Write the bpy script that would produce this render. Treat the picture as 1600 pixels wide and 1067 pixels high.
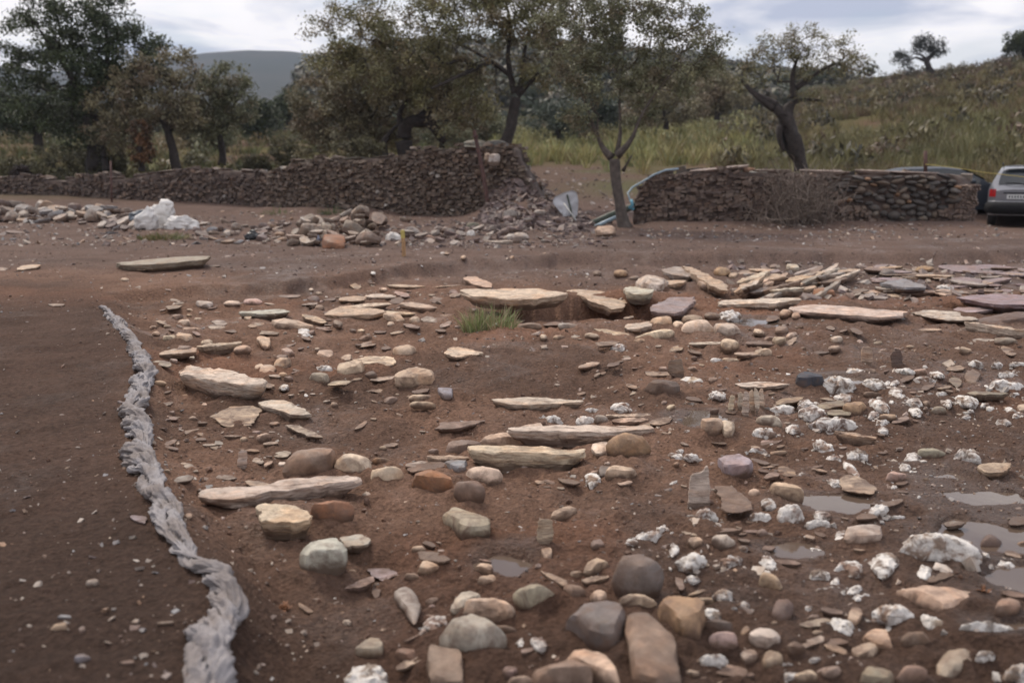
import bpy, math, time
import numpy as np
from mathutils import Vector, Matrix

T0 = time.time()
for _o in list(bpy.data.objects):
    bpy.data.objects.remove(_o)
SC = bpy.context.scene
COL = SC.collection
R = math.radians

# ------------------------------------------------------------------ camera
EYE = 1.6
FPX = 1555.0                      # focal length in pixels of the 1600 px wide photograph (35 mm lens)
HORIZON = 250.0
PITCH = math.atan((533.5 - HORIZON) / FPX)
cam_d = bpy.data.cameras.new('camera')
cam = bpy.data.objects.new('camera', cam_d)
COL.objects.link(cam)
cam.location = (0, 0, EYE)
cam.rotation_euler = (math.pi / 2 - PITCH, 0, 0)
cam_d.sensor_width = 36.0
cam_d.lens = 36.0 * FPX / 1600.0
cam_d.clip_start = 0.05
cam_d.clip_end = 9000.0
cam_d.dof.use_dof = True
cam_d.dof.focus_distance = 6.8
cam_d.dof.aperture_fstop = 1.9
SC.camera = cam

# ------------------------------------------------------------------ view, render
SC.render.engine = 'CYCLES'
SC.view_settings.view_transform = 'Standard'
SC.view_settings.look = 'None'
SC.view_settings.gamma = 1.0
SC.view_settings.exposure = 0.02
SC.view_settings.use_curve_mapping = False
SC.cycles.max_bounces = 6
SC.cycles.diffuse_bounces = 3
SC.cycles.glossy_bounces = 2
SC.cycles.transmission_bounces = 3
SC.cycles.transparent_max_bounces = 6
SC.cycles.volume_bounces = 0
SC.cycles.use_denoising = True

# ------------------------------------------------------------------ sky and sun
SUN_EL, SUN_AZ = R(52), R(-35)       # a veiled sun, high, behind and to the left of the wall
world = bpy.data.worlds.new('World')
SC.world = world
world.use_nodes = True
nt = world.node_tree
nt.nodes.clear()
N = nt.nodes.new
L = nt.links.new
out = N('ShaderNodeOutputWorld')
sky = N('ShaderNodeTexSky')
sky.sky_type = 'NISHITA'
sky.sun_disc = False
sky.sun_elevation = SUN_EL
sky.sun_rotation = SUN_AZ
bg_sky = N('ShaderNodeBackground')
bg_sky.inputs['Strength'].default_value = 0.10
L(sky.outputs[0], bg_sky.inputs['Color'])
tc = N('ShaderNodeTexCoord')
sep = N('ShaderNodeSeparateXYZ')
L(tc.outputs['Generated'], sep.inputs[0])
# project the view direction on a cloud layer overhead, so clouds flatten towards the horizon
zz = N('ShaderNodeMath'); zz.operation = 'MAXIMUM'; L(sep.outputs['Z'], zz.inputs[0]); zz.inputs[1].default_value = 0.0
za = N('ShaderNodeMath'); za.operation = 'ADD'; L(zz.outputs[0], za.inputs[0]); za.inputs[1].default_value = 0.13
dx = N('ShaderNodeMath'); dx.operation = 'DIVIDE'; L(sep.outputs['X'], dx.inputs[0]); L(za.outputs[0], dx.inputs[1])
dy = N('ShaderNodeMath'); dy.operation = 'DIVIDE'; L(sep.outputs['Y'], dy.inputs[0]); L(za.outputs[0], dy.inputs[1])
cmb = N('ShaderNodeCombineXYZ'); L(dx.outputs[0], cmb.inputs[0]); L(dy.outputs[0], cmb.inputs[1])
cmb.inputs[2].default_value = 3.7
n1 = N('ShaderNodeTexNoise'); n1.inputs['Scale'].default_value = 1.25; n1.inputs['Detail'].default_value = 7; n1.inputs['Roughness'].default_value = 0.52; n1.inputs['Distortion'].default_value = 0.35
L(cmb.outputs[0], n1.inputs['Vector'])
n2 = N('ShaderNodeTexNoise'); n2.inputs['Scale'].default_value = 1.9; n2.inputs['Detail'].default_value = 6; n2.inputs['Roughness'].default_value = 0.5
cm2 = N('ShaderNodeVectorMath'); cm2.operation = 'ADD'; L(cmb.outputs[0], cm2.inputs[0]); cm2.inputs[1].default_value = (5.3, 2.1, 8.0)
L(cm2.outputs[0], n2.inputs['Vector'])
shade = N('ShaderNodeValToRGB')
shade.color_ramp.elements[0].position = 0.40; shade.color_ramp.elements[0].color = (0.42, 0.46, 0.58, 1)
shade.color_ramp.elements[1].position = 0.56; shade.color_ramp.elements[1].color = (0.95, 0.92, 0.925, 1)
L(n1.outputs['Fac'], shade.inputs[0])
bg_cl = N('ShaderNodeBackground'); bg_cl.inputs['Strength'].default_value = 0.86
L(shade.outputs[0], bg_cl.inputs['Color'])
# an overcast sky is brighter overhead than at the horizon
zen = N('ShaderNodeMapRange'); zen.inputs['From Min'].default_value = 0.12; zen.inputs['From Max'].default_value = 1.0
zen.inputs['To Min'].default_value = 1.20; zen.inputs['To Max'].default_value = 1.8
L(sep.outputs['Z'], zen.inputs['Value']); L(zen.outputs[0], bg_cl.inputs['Strength'])
cov = N('ShaderNodeMapRange'); cov.inputs['From Min'].default_value = 0.36; cov.inputs['From Max'].default_value = 0.56
cov.inputs['To Min'].default_value = 0.62; cov.inputs['To Max'].default_value = 1.0
L(n2.outputs['Fac'], cov.inputs['Value'])
mix = N('ShaderNodeMixShader')
L(cov.outputs[0], mix.inputs[0]); L(bg_sky.outputs[0], mix.inputs[1]); L(bg_cl.outputs[0], mix.inputs[2])
L(mix.outputs[0], out.inputs['Surface'])

sun_d = bpy.data.lights.new('sun', 'SUN')
sun_d.energy = 2.7
sun_d.angle = R(14)
sun_d.color = (1.0, 0.89, 0.76)
sun = bpy.data.objects.new('sun', sun_d)
COL.objects.link(sun)
sd = Vector((math.sin(SUN_AZ) * math.cos(SUN_EL), math.cos(SUN_AZ) * math.cos(SUN_EL), math.sin(SUN_EL)))
sun.rotation_euler = sd.to_track_quat('Z', 'Y').to_euler()

# ------------------------------------------------------------------ noise in numpy
def _h(ix, iy, iz):
    n = (ix * 374761393 + iy * 668265263 + iz * 2147483647 + 12345) & 0xFFFFFFFF
    n = ((n ^ (n >> 13)) * 1274126177) & 0xFFFFFFFF
    n = ((n ^ (n >> 16)) * 2246822519) & 0xFFFFFFFF
    return ((n ^ (n >> 15)) & 0xFFFFFF) / float(0xFFFFFF)

def noise3(x, y, z):
    """value noise, -1..1"""
    x = np.asarray(x, float); y = np.asarray(y, float); z = np.asarray(z, float) + 0 * x
    xi = np.floor(x).astype(np.int64); yi = np.floor(y).astype(np.int64); zi = np.floor(z).astype(np.int64)
    fx = x - xi; fy = y - yi; fz = z - zi
    fx = fx * fx * fx * (fx * (fx * 6 - 15) + 10); fy = fy * fy * fy * (fy * (fy * 6 - 15) + 10); fz = fz * fz * fz * (fz * (fz * 6 - 15) + 10)
    r = 0
    for a in (0, 1):
        for b in (0, 1):
            for c in (0, 1):
                w = (fx if a else 1 - fx) * (fy if b else 1 - fy) * (fz if c else 1 - fz)
                r = r + w * _h(xi + a, yi + b, zi + c)
    return r * 2 - 1

def noise2(x, y, s=0):
    x = np.asarray(x, float); y = np.asarray(y, float)
    xi = np.floor(x).astype(np.int64); yi = np.floor(y).astype(np.int64)
    fx = x - xi; fy = y - yi
    fx = fx * fx * fx * (fx * (fx * 6 - 15) + 10); fy = fy * fy * fy * (fy * (fy * 6 - 15) + 10)
    r = 0
    for a in (0, 1):
        for b in (0, 1):
            w = (fx if a else 1 - fx) * (fy if b else 1 - fy)
            r = r + w * _h(xi + a, yi + b, s)
    return r * 2 - 1

def fbm2(x, y, octs=4, s=0, gain=0.5):
    r = 0; a = 1.0; t = 0
    c, sn = math.cos(0.6), math.sin(0.6)
    for i in range(octs):
        r = r + a * noise2(x, y, s + i * 7); t += a; a *= gain
        x, y = (c * x - sn * y) * 2.03 + 11.3, (sn * x + c * y) * 2.03 - 4.1
    return r / t

def fbm3(x, y, z, octs=3, gain=0.5):
    r = 0; a = 1.0; t = 0
    for i in range(octs):
        r = r + a * noise3(x, y, z); t += a; a *= gain
        x = x * 2.03 + 5.1; y = y * 2.03 + 1.7; z = z * 2.03 + 9.2
    return r / t

def sm(a, b, v):
    t = np.clip((np.asarray(v, float) - a) / (b - a), 0, 1)
    return t * t * (3 - 2 * t)

# ------------------------------------------------------------------ rays of the photograph
CP, SP = math.cos(PITCH), math.sin(PITCH)
def ray(u, v):
    a = (u - 800.0) / FPX; b = (533.5 - v) / FPX
    return np.array([a, CP + b * SP, -SP + b * CP])

def at_z(u, v, z=0.0):
    d = ray(u, v)
    t = (z - EYE) / d[2]
    return np.array([d[0] * t, d[1] * t, z])

def at_y(u, v, y):
    d = ray(u, v); t = y / d[1]
    return np.array([d[0] * t, y, EYE + d[2] * t])

# ------------------------------------------------------------------ terrain height
BACK = [(-400, 478), (60, 476), (160, 472), (240, 463), (330, 458), (450, 450), (560, 434), (640, 424), (750, 414), (870, 407), (1000, 402), (1200, 401), (1400, 404), (1600, 398), (2100, 396)]
BX, BY = np.array([at_z(u, v, 0.06)[:2] for u, v in BACK]).T
LEFT = [(162, 470), (176, 495), (205, 540), (232, 575), (235, 600), (205, 640), (205, 700), (225, 745), (262, 805), (290, 860), (345, 915), (340, 955), (310, 1000), (318, 1066)]
LP = np.array([at_z(u, v, 0.03)[:2] for u, v in LEFT])
LY, LX = LP[::-1, 1], LP[::-1, 0]

def box_px(u0, v0, u1, v1):
    a = at_z(u0, v1); b = at_z(u1, v0)
    return a, b

PIT = [(800, 504), (860, 500), (930, 497), (1000, 500), (1035, 497)]
PX, PY = np.array([at_z(u, v - 20, 0)[:2] for u, v in PIT]).T
PUDDLES = [  # u, v, half width m, half depth m, seed
    (790, 878, 0.10, 0.10, 1), (1232, 858, 0.10, 0.07, 2), (1302, 783, 0.17, 0.10, 3), (1512, 752, 0.14, 0.22, 4),
    (1550, 790, 0.28, 0.18, 5), (1580, 842, 0.32, 0.19, 6), (1575, 900, 0.22, 0.11, 7), (1092, 652, 0.15, 0.17, 8), (1195, 505, 0.26, 0.26, 9),
    (1318, 592, 0.16, 0.16, 10), (1590, 975, 0.12, 0.06, 11)]

def H_base(x, y):
    x = np.asarray(x, float); y = np.asarray(y, float)
    yc = np.maximum(y, 0.5)
    u = x / yc
    yb = np.interp(x, BX, BY) + 0.35 * noise2(x * 0.9, x * 0 + 3.3, 5) + 0.12 * noise2(x * 4, y * 0.0 + 1.3, 6)
    xl = np.interp(y, LY, LX)
    inside = sm(-0.15, 0.17, yb - y) * sm(-0.02, 0.30, x - xl)
    z = 0.14 * (1 - inside)
    z = z - 0.03 * (1 - sm(-0.02, 0.3, x - xl)) * sm(9, 5, y)
    # deeper corner beside the cloth and in front
    z = z - 0.15 * inside * sm(4.6, 3.2, y) * sm(0.5, -0.6, x) - 0.06 * sm(3.6, 2.6, y) * sm(0.0, 1.5, x)
    # low swell in the middle, hollow in front of the back edge
    z = z + 0.06 * np.exp(-((x - 0.35) / 1.3) ** 2 - ((y - 8.0) / 1.1) ** 2)
    z = z - 0.05 * np.exp(-((yb - y - 0.5) / 0.35) ** 2) * sm(-2.6, -1, x)
    # pit cut under the big slabs
    yp = np.interp(x, PX, PY)
    gate = sm(-0.15, 0.1, x - PX[0]) * sm(0.15, -0.1, x - PX[-1])
    cut = gate * sm(0.03, -0.03, y - yp + 0.09 * noise2(x * 2.7, y * 1.5, 3) + 0.03 * noise2(x * 14, y * 9, 4))
    ramp = np.exp(-np.clip(yp - y, 0, 9) / 0.55)
    z = z + gate * 0.10 * np.exp(-((y - yp - 0.3) / 0.5) ** 2) - 0.30 * cut * ramp
    # hollow right of the standing slabs at the far side
    z = z - 0.16 * np.exp(-((x - 2.85) / 0.5) ** 2 - ((y - 12.0) / 0.35) ** 2)
    # ledge below the purple slabs at the right
    q = sm(4.6, 4.9, x) * sm(0.04, -0.04, y - 10.95)
    z = z + 0.0 - 0.16 * q * np.exp(-np.clip(10.95 - y, 0, 9) / 0.4)
    # general undulation
    rough = 0.35 + 0.65 * inside
    near = sm(60, 14, y)
    z = z + near * rough * (0.040 * fbm2(x * 1.1, y * 1.1, 3, 11) + 0.060 * fbm2(x * 3.4, y * 3.4, 4, 21, 0.58))
    rdg = 1 - np.abs(fbm2(x * 7.0, y * 7.0, 3, 31)) * 2.2
    z = z + near * rough * sm(20, 9, y) * 0.015 * np.clip(rdg, -1, 1)
    cl = np.clip(noise2(x * 19, y * 19, 41), 0.1, 1) - 0.1
    z = z + near * (0.45 + 0.55 * inside) * sm(13, 8, y) * 0.020 * cl
    z = z + near * (0.3 + 0.7 * inside) * sm(9, 5, y) * 0.006 * noise2(x * 41, y * 41, 43)
    # rubble banks along the walls
    z = z + 0.22 * np.exp(-((y - (27.6 + 0.10 * (-4 - x))) / 0.9) ** 2) * sm(-2.8, -3.4, x) * (0.75 + 0.5 * fbm2(x * 0.9, y * 0.9, 3, 51))
    z = z + 0.30 * np.exp(-((x + 4.05) / 1.6) ** 2 - ((y - 21.6) / 0.6) ** 2) * 0.6
    hx = x - 0.15
    z = z + 0.95 * np.exp(-np.abs(hx / 0.80) ** 2.0 - ((y - 25.9) / 1.1) ** 2) * (1 + 0.25 * noise2(x * 2.2, y * 2.2, 57)) + 0.42 * np.exp(-((x - 0.55) / 1.25) ** 2 - ((y - 24.0) / 1.3) ** 2)
    z = z + 0.13 * np.exp(-((y - 22.0) / 0.5) ** 2) * sm(2.6, 3.2, x) * sm(10.6, 10.2, x)
    # vehicle track at the right
    z = z - 0.28 * sm(10.3, 11.3, x) * sm(15, 20, y) * sm(29.6, 27.4, y)
    # field behind the walls
    zf = np.interp(yc, [0, 29, 33, 40, 50, 60, 90, 140, 250, 330, 700, 1500, 6000], [0, 0, 0.32, 0.85, 1.35, 2.0, 3.5, 5.6, 8, 6, 5, 0, 0])
    z = z + zf + sm(28, 60, y) * 0.35 * fbm2(x * 0.05, y * 0.05, 4, 61) * sm(3000, 200, y)
    # grassy slope at the right
    wr = sm(0.10, 0.50, u)
    zr = np.interp(yc, [0, 34, 60, 95, 120, 145, 220, 400, 6000], [0, 0, 2.5, 5.1, 6.5, 6.6, 2.0, -2, 0])
    z = z + wr * zr + sm(0.44, 0.56, u) * np.interp(yc, [0, 45, 80, 110, 200, 6000], [0, 0, 1.8, 3.0, 0, 0])
    # wooded hill in the middle distance
    sky_t = np.interp(u, [-0.60, -0.235, -0.20, -0.12, 0.0, 0.10, 0.20, 0.26, 0.32, 0.45], [0, 0.0, 0.085, 0.100, 0.104, 0.100, 0.085, 0.072, 0.070, 0.066])
    zm = np.interp(yc, [0, 110, 250, 300, 420, 600, 6000], [0, 0.0, 1.0, 0.92, 0.3, 0.0, 0.0])
    z = z + zm * np.maximum(sky_t * 250 - 6.5, 0) * (1 + 0.10 * fbm2(x * 0.02, y * 0.02, 3, 71))
    # far ridge
    far_t = np.interp(u, [-1.5, -0.60, -0.515, -0.45, -0.38, -0.335, -0.30, -0.255, -0.215, -0.18, 0.3, 1.5], [0.07, 0.085, 0.091, 0.085, 0.087, 0.097, 0.102, 0.106, 0.105, 0.10, 0.06, 0.05])
    zv = np.interp(yc, [0, 700, 1500, 1700, 2600, 6000], [0, 0, 1.0, 1.0, 0.2, 0.0])
    z = z + zv * (far_t * 1500 + 2) * (1 + 0.02 * fbm2(x * 0.006, y * 0.006, 4, 81))
    return z

PUD = []
for (pu, pv, a, b, s) in PUDDLES:
    p = at_z(pu, pv, 0)
    for _ in range(4):
        p = at_z(pu, pv, float(H_base(p[0], p[1])))
    g = np.linspace(-0.7, 0.7, 5)
    gx, gy = np.meshgrid(p[0] + g * a, p[1] + g * b)
    PUD.append((p[0], p[1], a, b, s, float(np.mean(H_base(gx, gy))) - 0.004))

def H(x, y):
    x = np.asarray(x, float); y = np.asarray(y, float)
    z = H_base(x, y)
    for (cx, cy, a, b, s, lv) in PUD:
        if x.size > 1 or (abs(float(x) - cx) < 3 * a and abs(float(y) - cy) < 3 * b):
            w = 0.55 * noise2(x * 4 + s, y * 4, s) + 0.25 * noise2(x * 13 + s, y * 13, s + 50)
            r = np.sqrt(((x - cx) / a) ** 2 + ((y - cy) / b) ** 2) + w
            m2 = sm(2.7, 2.0, r)
            z = z * (1 - m2) + np.maximum(z, lv + 0.008) * m2
            m = sm(1.05, 0.75, r)
            z = z * (1 - m) + (lv - 0.025) * m
    return z

def h1(x, y):
    return float(H(np.array(float(x)), np.array(float(y))))

TS = np.concatenate([np.linspace(1.2, 14, 90), np.linspace(14.1, 45, 170)])
def ground(u, v, it=5):
    if v < 470:                      # march the ray, the terrain is steep there
        d = ray(u, v); d = d / d[1]
        P = np.stack([d[0] * TS, TS, EYE + d[2] * TS], 1); dz = P[:, 2] - H(P[:, 0], P[:, 1])
        k = int(np.argmax(dz < 0))
        if k > 0:
            f = dz[k - 1] / (dz[k - 1] - dz[k]); q = P[k - 1] * (1 - f) + P[k] * f
            return np.array([q[0], q[1], h1(q[0], q[1])])
    p = at_z(u, v, 0)
    for _ in range(it):
        p = at_z(u, v, h1(p[0], p[1]))
    return p

# ------------------------------------------------------------------ meshes
def npmesh(name, verts, faces, cols=None, smooth=False, attrs=None):
    """verts (n,3); faces: one (m,k) array or a list of such arrays"""
    if isinstance(faces, np.ndarray):
        faces = [faces]
    faces = [f for f in faces if len(f)]
    verts = np.asarray(verts, np.float32)
    me = bpy.data.meshes.new(name)
    me.vertices.add(len(verts))
    me.vertices.foreach_set('co', verts.ravel())
    loops = np.concatenate([f.ravel() for f in faces]).astype(np.int32)
    tot = np.concatenate([np.full(len(f), f.shape[1]) for f in faces]).astype(np.int32)
    start = (np.cumsum(tot) - tot).astype(np.int32)
    me.loops.add(len(loops)); me.loops.foreach_set('vertex_index', loops)
    me.polygons.add(len(tot)); me.polygons.foreach_set('loop_start', start); me.polygons.foreach_set('loop_total', tot)
    if smooth:
        me.polygons.foreach_set('use_smooth', np.ones(len(tot), bool))
    else:
        me.polygons.foreach_set('use_smooth', np.zeros(len(tot), bool))
    me.update(calc_edges=True)
    if cols is not None:
        a = me.color_attributes.new('Col', 'FLOAT_COLOR', 'POINT')
        c = np.ones((len(verts), 4), np.float32); c[:, :3] = cols
        a.data.foreach_set('color', c.ravel())
    for k, vv in (attrs or {}).items():
        a = me.attributes.new(k, 'FLOAT', 'POINT')
        a.data.foreach_set('value', np.asarray(vv, np.float32).ravel())
    return me

def link(name, me, mat=None, parent=None, loc=None, color=None, **props):
    o = bpy.data.objects.new(name, me)
    COL.objects.link(o)
    if mat is not None and me is not None and len(me.materials) == 0:
        me.materials.append(mat)
    if parent is not None:
        o.parent = parent
    if loc is not None:
        o.location = loc
    if color is not None:
        o.color = (color[0], color[1], color[2], 1)
    for k, v in props.items():
        if v is not None:
            o[k] = v
    return o

def empty(name, loc, label, category, group=None, rz=0):
    o = bpy.data.objects.new(name, None)
    COL.objects.link(o)
    o.location = loc
    o.rotation_euler = (0, 0, rz)
    o.empty_display_size = 0.1
    o['label'] = label; o['category'] = category
    if group: o['group'] = group
    return o

class MB:
    """collects simple shapes into one mesh"""
    def __init__(s): s.v = []; s.f = {}; s.c = []; s.n = 0
    def add(s, v, f, c=None):
        v = np.asarray(v, float); f = np.asarray(f, int)
        s.v.append(v); s.f.setdefault(f.shape[1], []).append(f + s.n); s.n += len(v)
        s.c.append(np.tile(np.array(c if c is not None else (1, 1, 1), float), (len(v), 1)) if (c is None or np.ndim(c) == 1) else np.asarray(c))
    def box(s, c, sz, rot=None, col=None):
        v = np.array([[x, y, z] for x in (-.5, .5) for y in (-.5, .5) for z in (-.5, .5)]) * np.array(sz)
        if rot is not None: v = v @ np.array(rot).T
        f = [[0, 1, 3, 2], [4, 6, 7, 5], [0, 4, 5, 1], [2, 3, 7, 6], [0, 2, 6, 4], [1, 5, 7, 3]]
        s.add(v + np.array(c), f, col)
    def tube(s, pts, rad, n=8, col=None, cap=True, wob=0, seed=0, flat=1.0):
        pts = np.asarray(pts, float); rad = np.asarray(rad, float) * np.ones(len(pts))
        t = np.gradient(pts, axis=0); t /= np.linalg.norm(t, axis=1)[:, None] + 1e-9
        ref = np.array([0, 0, 1.0]) if abs(t[:, 2]).mean() < 0.8 else np.array([0, 1.0, 0])
        a = np.cross(t, ref); a /= np.linalg.norm(a, axis=1)[:, None] + 1e-9
        b = np.cross(a, t)
        th = np.arange(n) / n * 2 * math.pi
        rr = rad[:, None] * np.ones(n)
        if wob:
            k = np.arange(len(pts))[:, None]
            rr = rr * (1 + wob * noise3(np.cos(th) * 1.5 + seed, np.sin(th) * 1.5, k * 0.35 + seed * 3.1))
        v = pts[:, None, :] + rr[:, :, None] * (np.cos(th)[None, :, None] * a[:, None, :] + flat * np.sin(th)[None, :, None] * b[:, None, :])
        m = len(pts)
        i = np.arange(m - 1)[:, None] * n; j = np.arange(n)[None, :]; j2 = (j + 1) % n
        f = np.stack([i + j, i + j2, i + n + j2, i + n + j], -1).reshape(-1, 4)
        s.add(v.reshape(-1, 3), f, col)
        if cap:
            base = s.n - m * n
            s.f.setdefault(n, []).append(np.array([list(range(n))[::-1], [(m - 1) * n + q for q in range(n)]]) + base)
    def mesh(s, name, smooth=False, angle=None):
        me = npmesh(name, np.concatenate(s.v), [np.concatenate(a) for a in s.f.values()], np.concatenate(s.c), smooth or angle is not None)
        if angle is not None:
            me.set_sharp_from_angle(angle=R(angle))
        return me

# ------------------------------------------------------------------ materials
def mat_new(name):
    m = bpy.data.materials.new(name); m.use_nodes = True
    t = m.node_tree; b = t.nodes['Principled BSDF']
    return m, t, b

def nd(t, typ, **k):
    n = t.nodes.new(typ)
    for a, b in k.items():
        if a in n.inputs.keys(): n.inputs[a].default_value = b
        else: setattr(n, a, b)
    return n

def stone_material(name, base='object', rough=0.62, bump=0.45, grain=26.0, stretch=1.0, dirt=0.55, white=0.0, foot=True):
    m, t, b = mat_new(name)
    lk = t.links.new
    if base == 'object':
        ci = nd(t, 'ShaderNodeObjectInfo'); col = ci.outputs['Color']; rnd = ci.outputs['Random']
        tcn = nd(t, 'ShaderNodeTexCoord'); vec = tcn.outputs['Object']
        off = nd(t, 'ShaderNodeVectorMath', operation='ADD'); lk(vec, off.inputs[0])
        sc = nd(t, 'ShaderNodeMath', operation='MULTIPLY'); lk(rnd, sc.inputs[0]); sc.inputs[1].default_value = 97.0
        lk(sc.outputs[0], off.inputs[1]); vec = off.outputs[0]
    else:
        ci = nd(t, 'ShaderNodeAttribute', attribute_name='Col'); col = ci.outputs['Color']
        tcn = nd(t, 'ShaderNodeTexCoord'); vec = tcn.outputs['Object']
    mp = nd(t, 'ShaderNodeMapping'); lk(vec, mp.inputs['Vector']); mp.inputs['Scale'].default_value = (1, 1, stretch)
    vec = mp.outputs[0]
    na = nd(t, 'ShaderNodeTexNoise', Scale=7.0, Detail=6.0, Roughness=0.62); lk(vec, na.inputs['Vector'])
    nb = nd(t, 'ShaderNodeTexNoise', Scale=grain, Detail=8.0, Roughness=0.7); lk(vec, nb.inputs['Vector'])
    # broad tone change
    r1 = nd(t, 'ShaderNodeMapRange'); lk(na.outputs['Fac'], r1.inputs['Value'])
    for k, v in (('From Min', .3), ('From Max', .7), ('To Min', .62), ('To Max', 1.25)): r1.inputs[k].default_value = v
    r2 = nd(t, 'ShaderNodeMapRange'); lk(nb.outputs['Fac'], r2.inputs['Value'])
    for k, v in (('From Min', .3), ('From Max', .7), ('To Min', .75), ('To Max', 1.18)): r2.inputs[k].default_value = v
    mm = nd(t, 'ShaderNodeMath', operation='MULTIPLY'); lk(r1.outputs[0], mm.inputs[0]); lk(r2.outputs[0], mm.inputs[1])
    vm = nd(t, 'ShaderNodeVectorMath', operation='SCALE'); lk(col, vm.inputs[0]); lk(mm.outputs[0], vm.inputs['Scale'])
    # iron stains
    ne = nd(t, 'ShaderNodeTexNoise', Scale=4.0, Detail=5.0, Roughness=0.6, Distortion=0.8); o3 = nd(t, 'ShaderNodeVectorMath', operation='ADD'); lk(vec, o3.inputs[0]); o3.inputs[1].default_value = (11, 17, 23); lk(o3.outputs[0], ne.inputs['Vector'])
    re_ = nd(t, 'ShaderNodeMapRange'); lk(ne.outputs['Fac'], re_.inputs['Value'])
    for k, v in (('From Min', .48), ('From Max', .62), ('To Min', 0.0), ('To Max', 0.45)): re_.inputs[k].default_value = v
    mi = nd(t, 'ShaderNodeMix', data_type='RGBA', blend_type='MULTIPLY'); lk(re_.outputs[0], mi.inputs['Factor']); lk(vm.outputs[0], mi.inputs['A']); mi.inputs['B'].default_value = (0.88, 0.62, 0.42, 1)
    vm_out = mi.outputs['Result']
    # smears of dried mud
    nc = nd(t, 'ShaderNodeTexNoise', Scale=11.0, Detail=7.0, Roughness=0.68, Distortion=0.6)
    o2 = nd(t, 'ShaderNodeVectorMath', operation='ADD'); lk(vec, o2.inputs[0]); o2.inputs[1].default_value = (31, 7, 3); lk(o2.outputs[0], nc.inputs['Vector'])
    r3 = nd(t, 'ShaderNodeMapRange'); lk(nc.outputs['Fac'], r3.inputs['Value'])
    for k, v in (('From Min', .47), ('From Max', .66), ('To Min', 0.0), ('To Max', dirt)): r3.inputs[k].default_value = v
    mx = nd(t, 'ShaderNodeMix', data_type='RGBA'); lk(r3.outputs[0], mx.inputs['Factor'])
    lk(vm_out, mx.inputs['A']); mx.inputs['B'].default_value = (0.125, 0.076, 0.053, 1)
    colour = mx.outputs['Result']
    if base == 'object':      # soil that clings to the foot of a stone
        sz = nd(t, 'ShaderNodeSeparateXYZ'); lk(tcn.outputs['Object'], sz.inputs[0])
        za_ = nd(t, 'ShaderNodeMath', operation='MULTIPLY_ADD'); lk(nc.outputs['Fac'], za_.inputs[0]); za_.inputs[1].default_value = -0.10; lk(sz.outputs['Z'], za_.inputs[2])
        rz_ = nd(t, 'ShaderNodeMapRange'); lk(za_.outputs[0], rz_.inputs['Value'])
        for k, v in (('From Min', -.045), ('From Max', -.015), ('To Min', 0.85 if foot else 0.0), ('To Max', 0.0)): rz_.inputs[k].default_value = v
        mf = nd(t, 'ShaderNodeMix', data_type='RGBA'); lk(rz_.outputs[0], mf.inputs['Factor']); lk(colour, mf.inputs['A']); mf.inputs['B'].default_value = (0.11, 0.068, 0.048, 1)
        colour = mf.outputs['Result']
    if white:
        nw = nd(t, 'ShaderNodeTexNoise', Scale=13.0, Detail=7.0, Roughness=0.65, Distortion=0.5); lk(vec, nw.inputs['Vector'])
        r4 = nd(t, 'ShaderNodeMapRange'); lk(nw.outputs['Fac'], r4.inputs['Value'])
        for k, v in (('From Min', .46 - white), ('From Max', .58 - white), ('To Min', 0.0), ('To Max', 1.0)): r4.inputs[k].default_value = v
        m2 = nd(t, 'ShaderNodeMix', data_type='RGBA'); lk(r4.outputs[0], m2.inputs['Factor'])
        lk(colour, m2.inputs['A']); 
        wv = nd(t, 'ShaderNodeVectorMath', operation='SCALE'); wv.inputs[0].default_value = (0.66, 0.615, 0.565); lk(r2.outputs[0], wv.inputs['Scale'])
        lk(wv.outputs[0], m2.inputs['B']); colour = m2.outputs['Result']
    lk(colour, b.inputs['Base Color'])
    rr = nd(t, 'ShaderNodeMapRange'); lk(na.outputs['Fac'], rr.inputs['Value'])
    for k, v in (('From Min', .35), ('From Max', .65), ('To Min', rough - .12), ('To Max', rough + .18)): rr.inputs[k].default_value = v
    lk(rr.outputs[0], b.inputs['Roughness'])
    b.inputs['Specular IOR Level'].default_value = 0.30
    ad = nd(t, 'ShaderNodeMath', operation='ADD'); lk(na.outputs['Fac'], ad.inputs[0])
    hb = nd(t, 'ShaderNodeMath', operation='MULTIPLY'); lk(nb.outputs['Fac'], hb.inputs[0]); hb.inputs[1].default_value = 0.5; lk(hb.outputs[0], ad.inputs[1])
    bp = nd(t, 'ShaderNodeBump', Strength=bump, Distance=0.02); lk(ad.outputs[0], bp.inputs['Height']); lk(bp.outputs[0], b.inputs['Normal'])
    return m

M = {}
M['stone'] = stone_material('weathered_stone', dirt=0.75, rough=0.62)
M['shale'] = stone_material('layered_shale', stretch=5.5, grain=34, bump=0.9, dirt=0.65, rough=0.6)
M['crust'] = stone_material('lime_crusted_stone', bump=0.9, white=0.035, dirt=0.5, rough=0.75, grain=40)
M['wallstone'] = stone_material('wall_stone', foot=False, dirt=0.4, bump=0.6, grain=22, rough=0.7)
M['gravel'] = stone_material('gravel_mix', base='attr', dirt=0.35, bump=0.4, rough=0.6)

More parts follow.
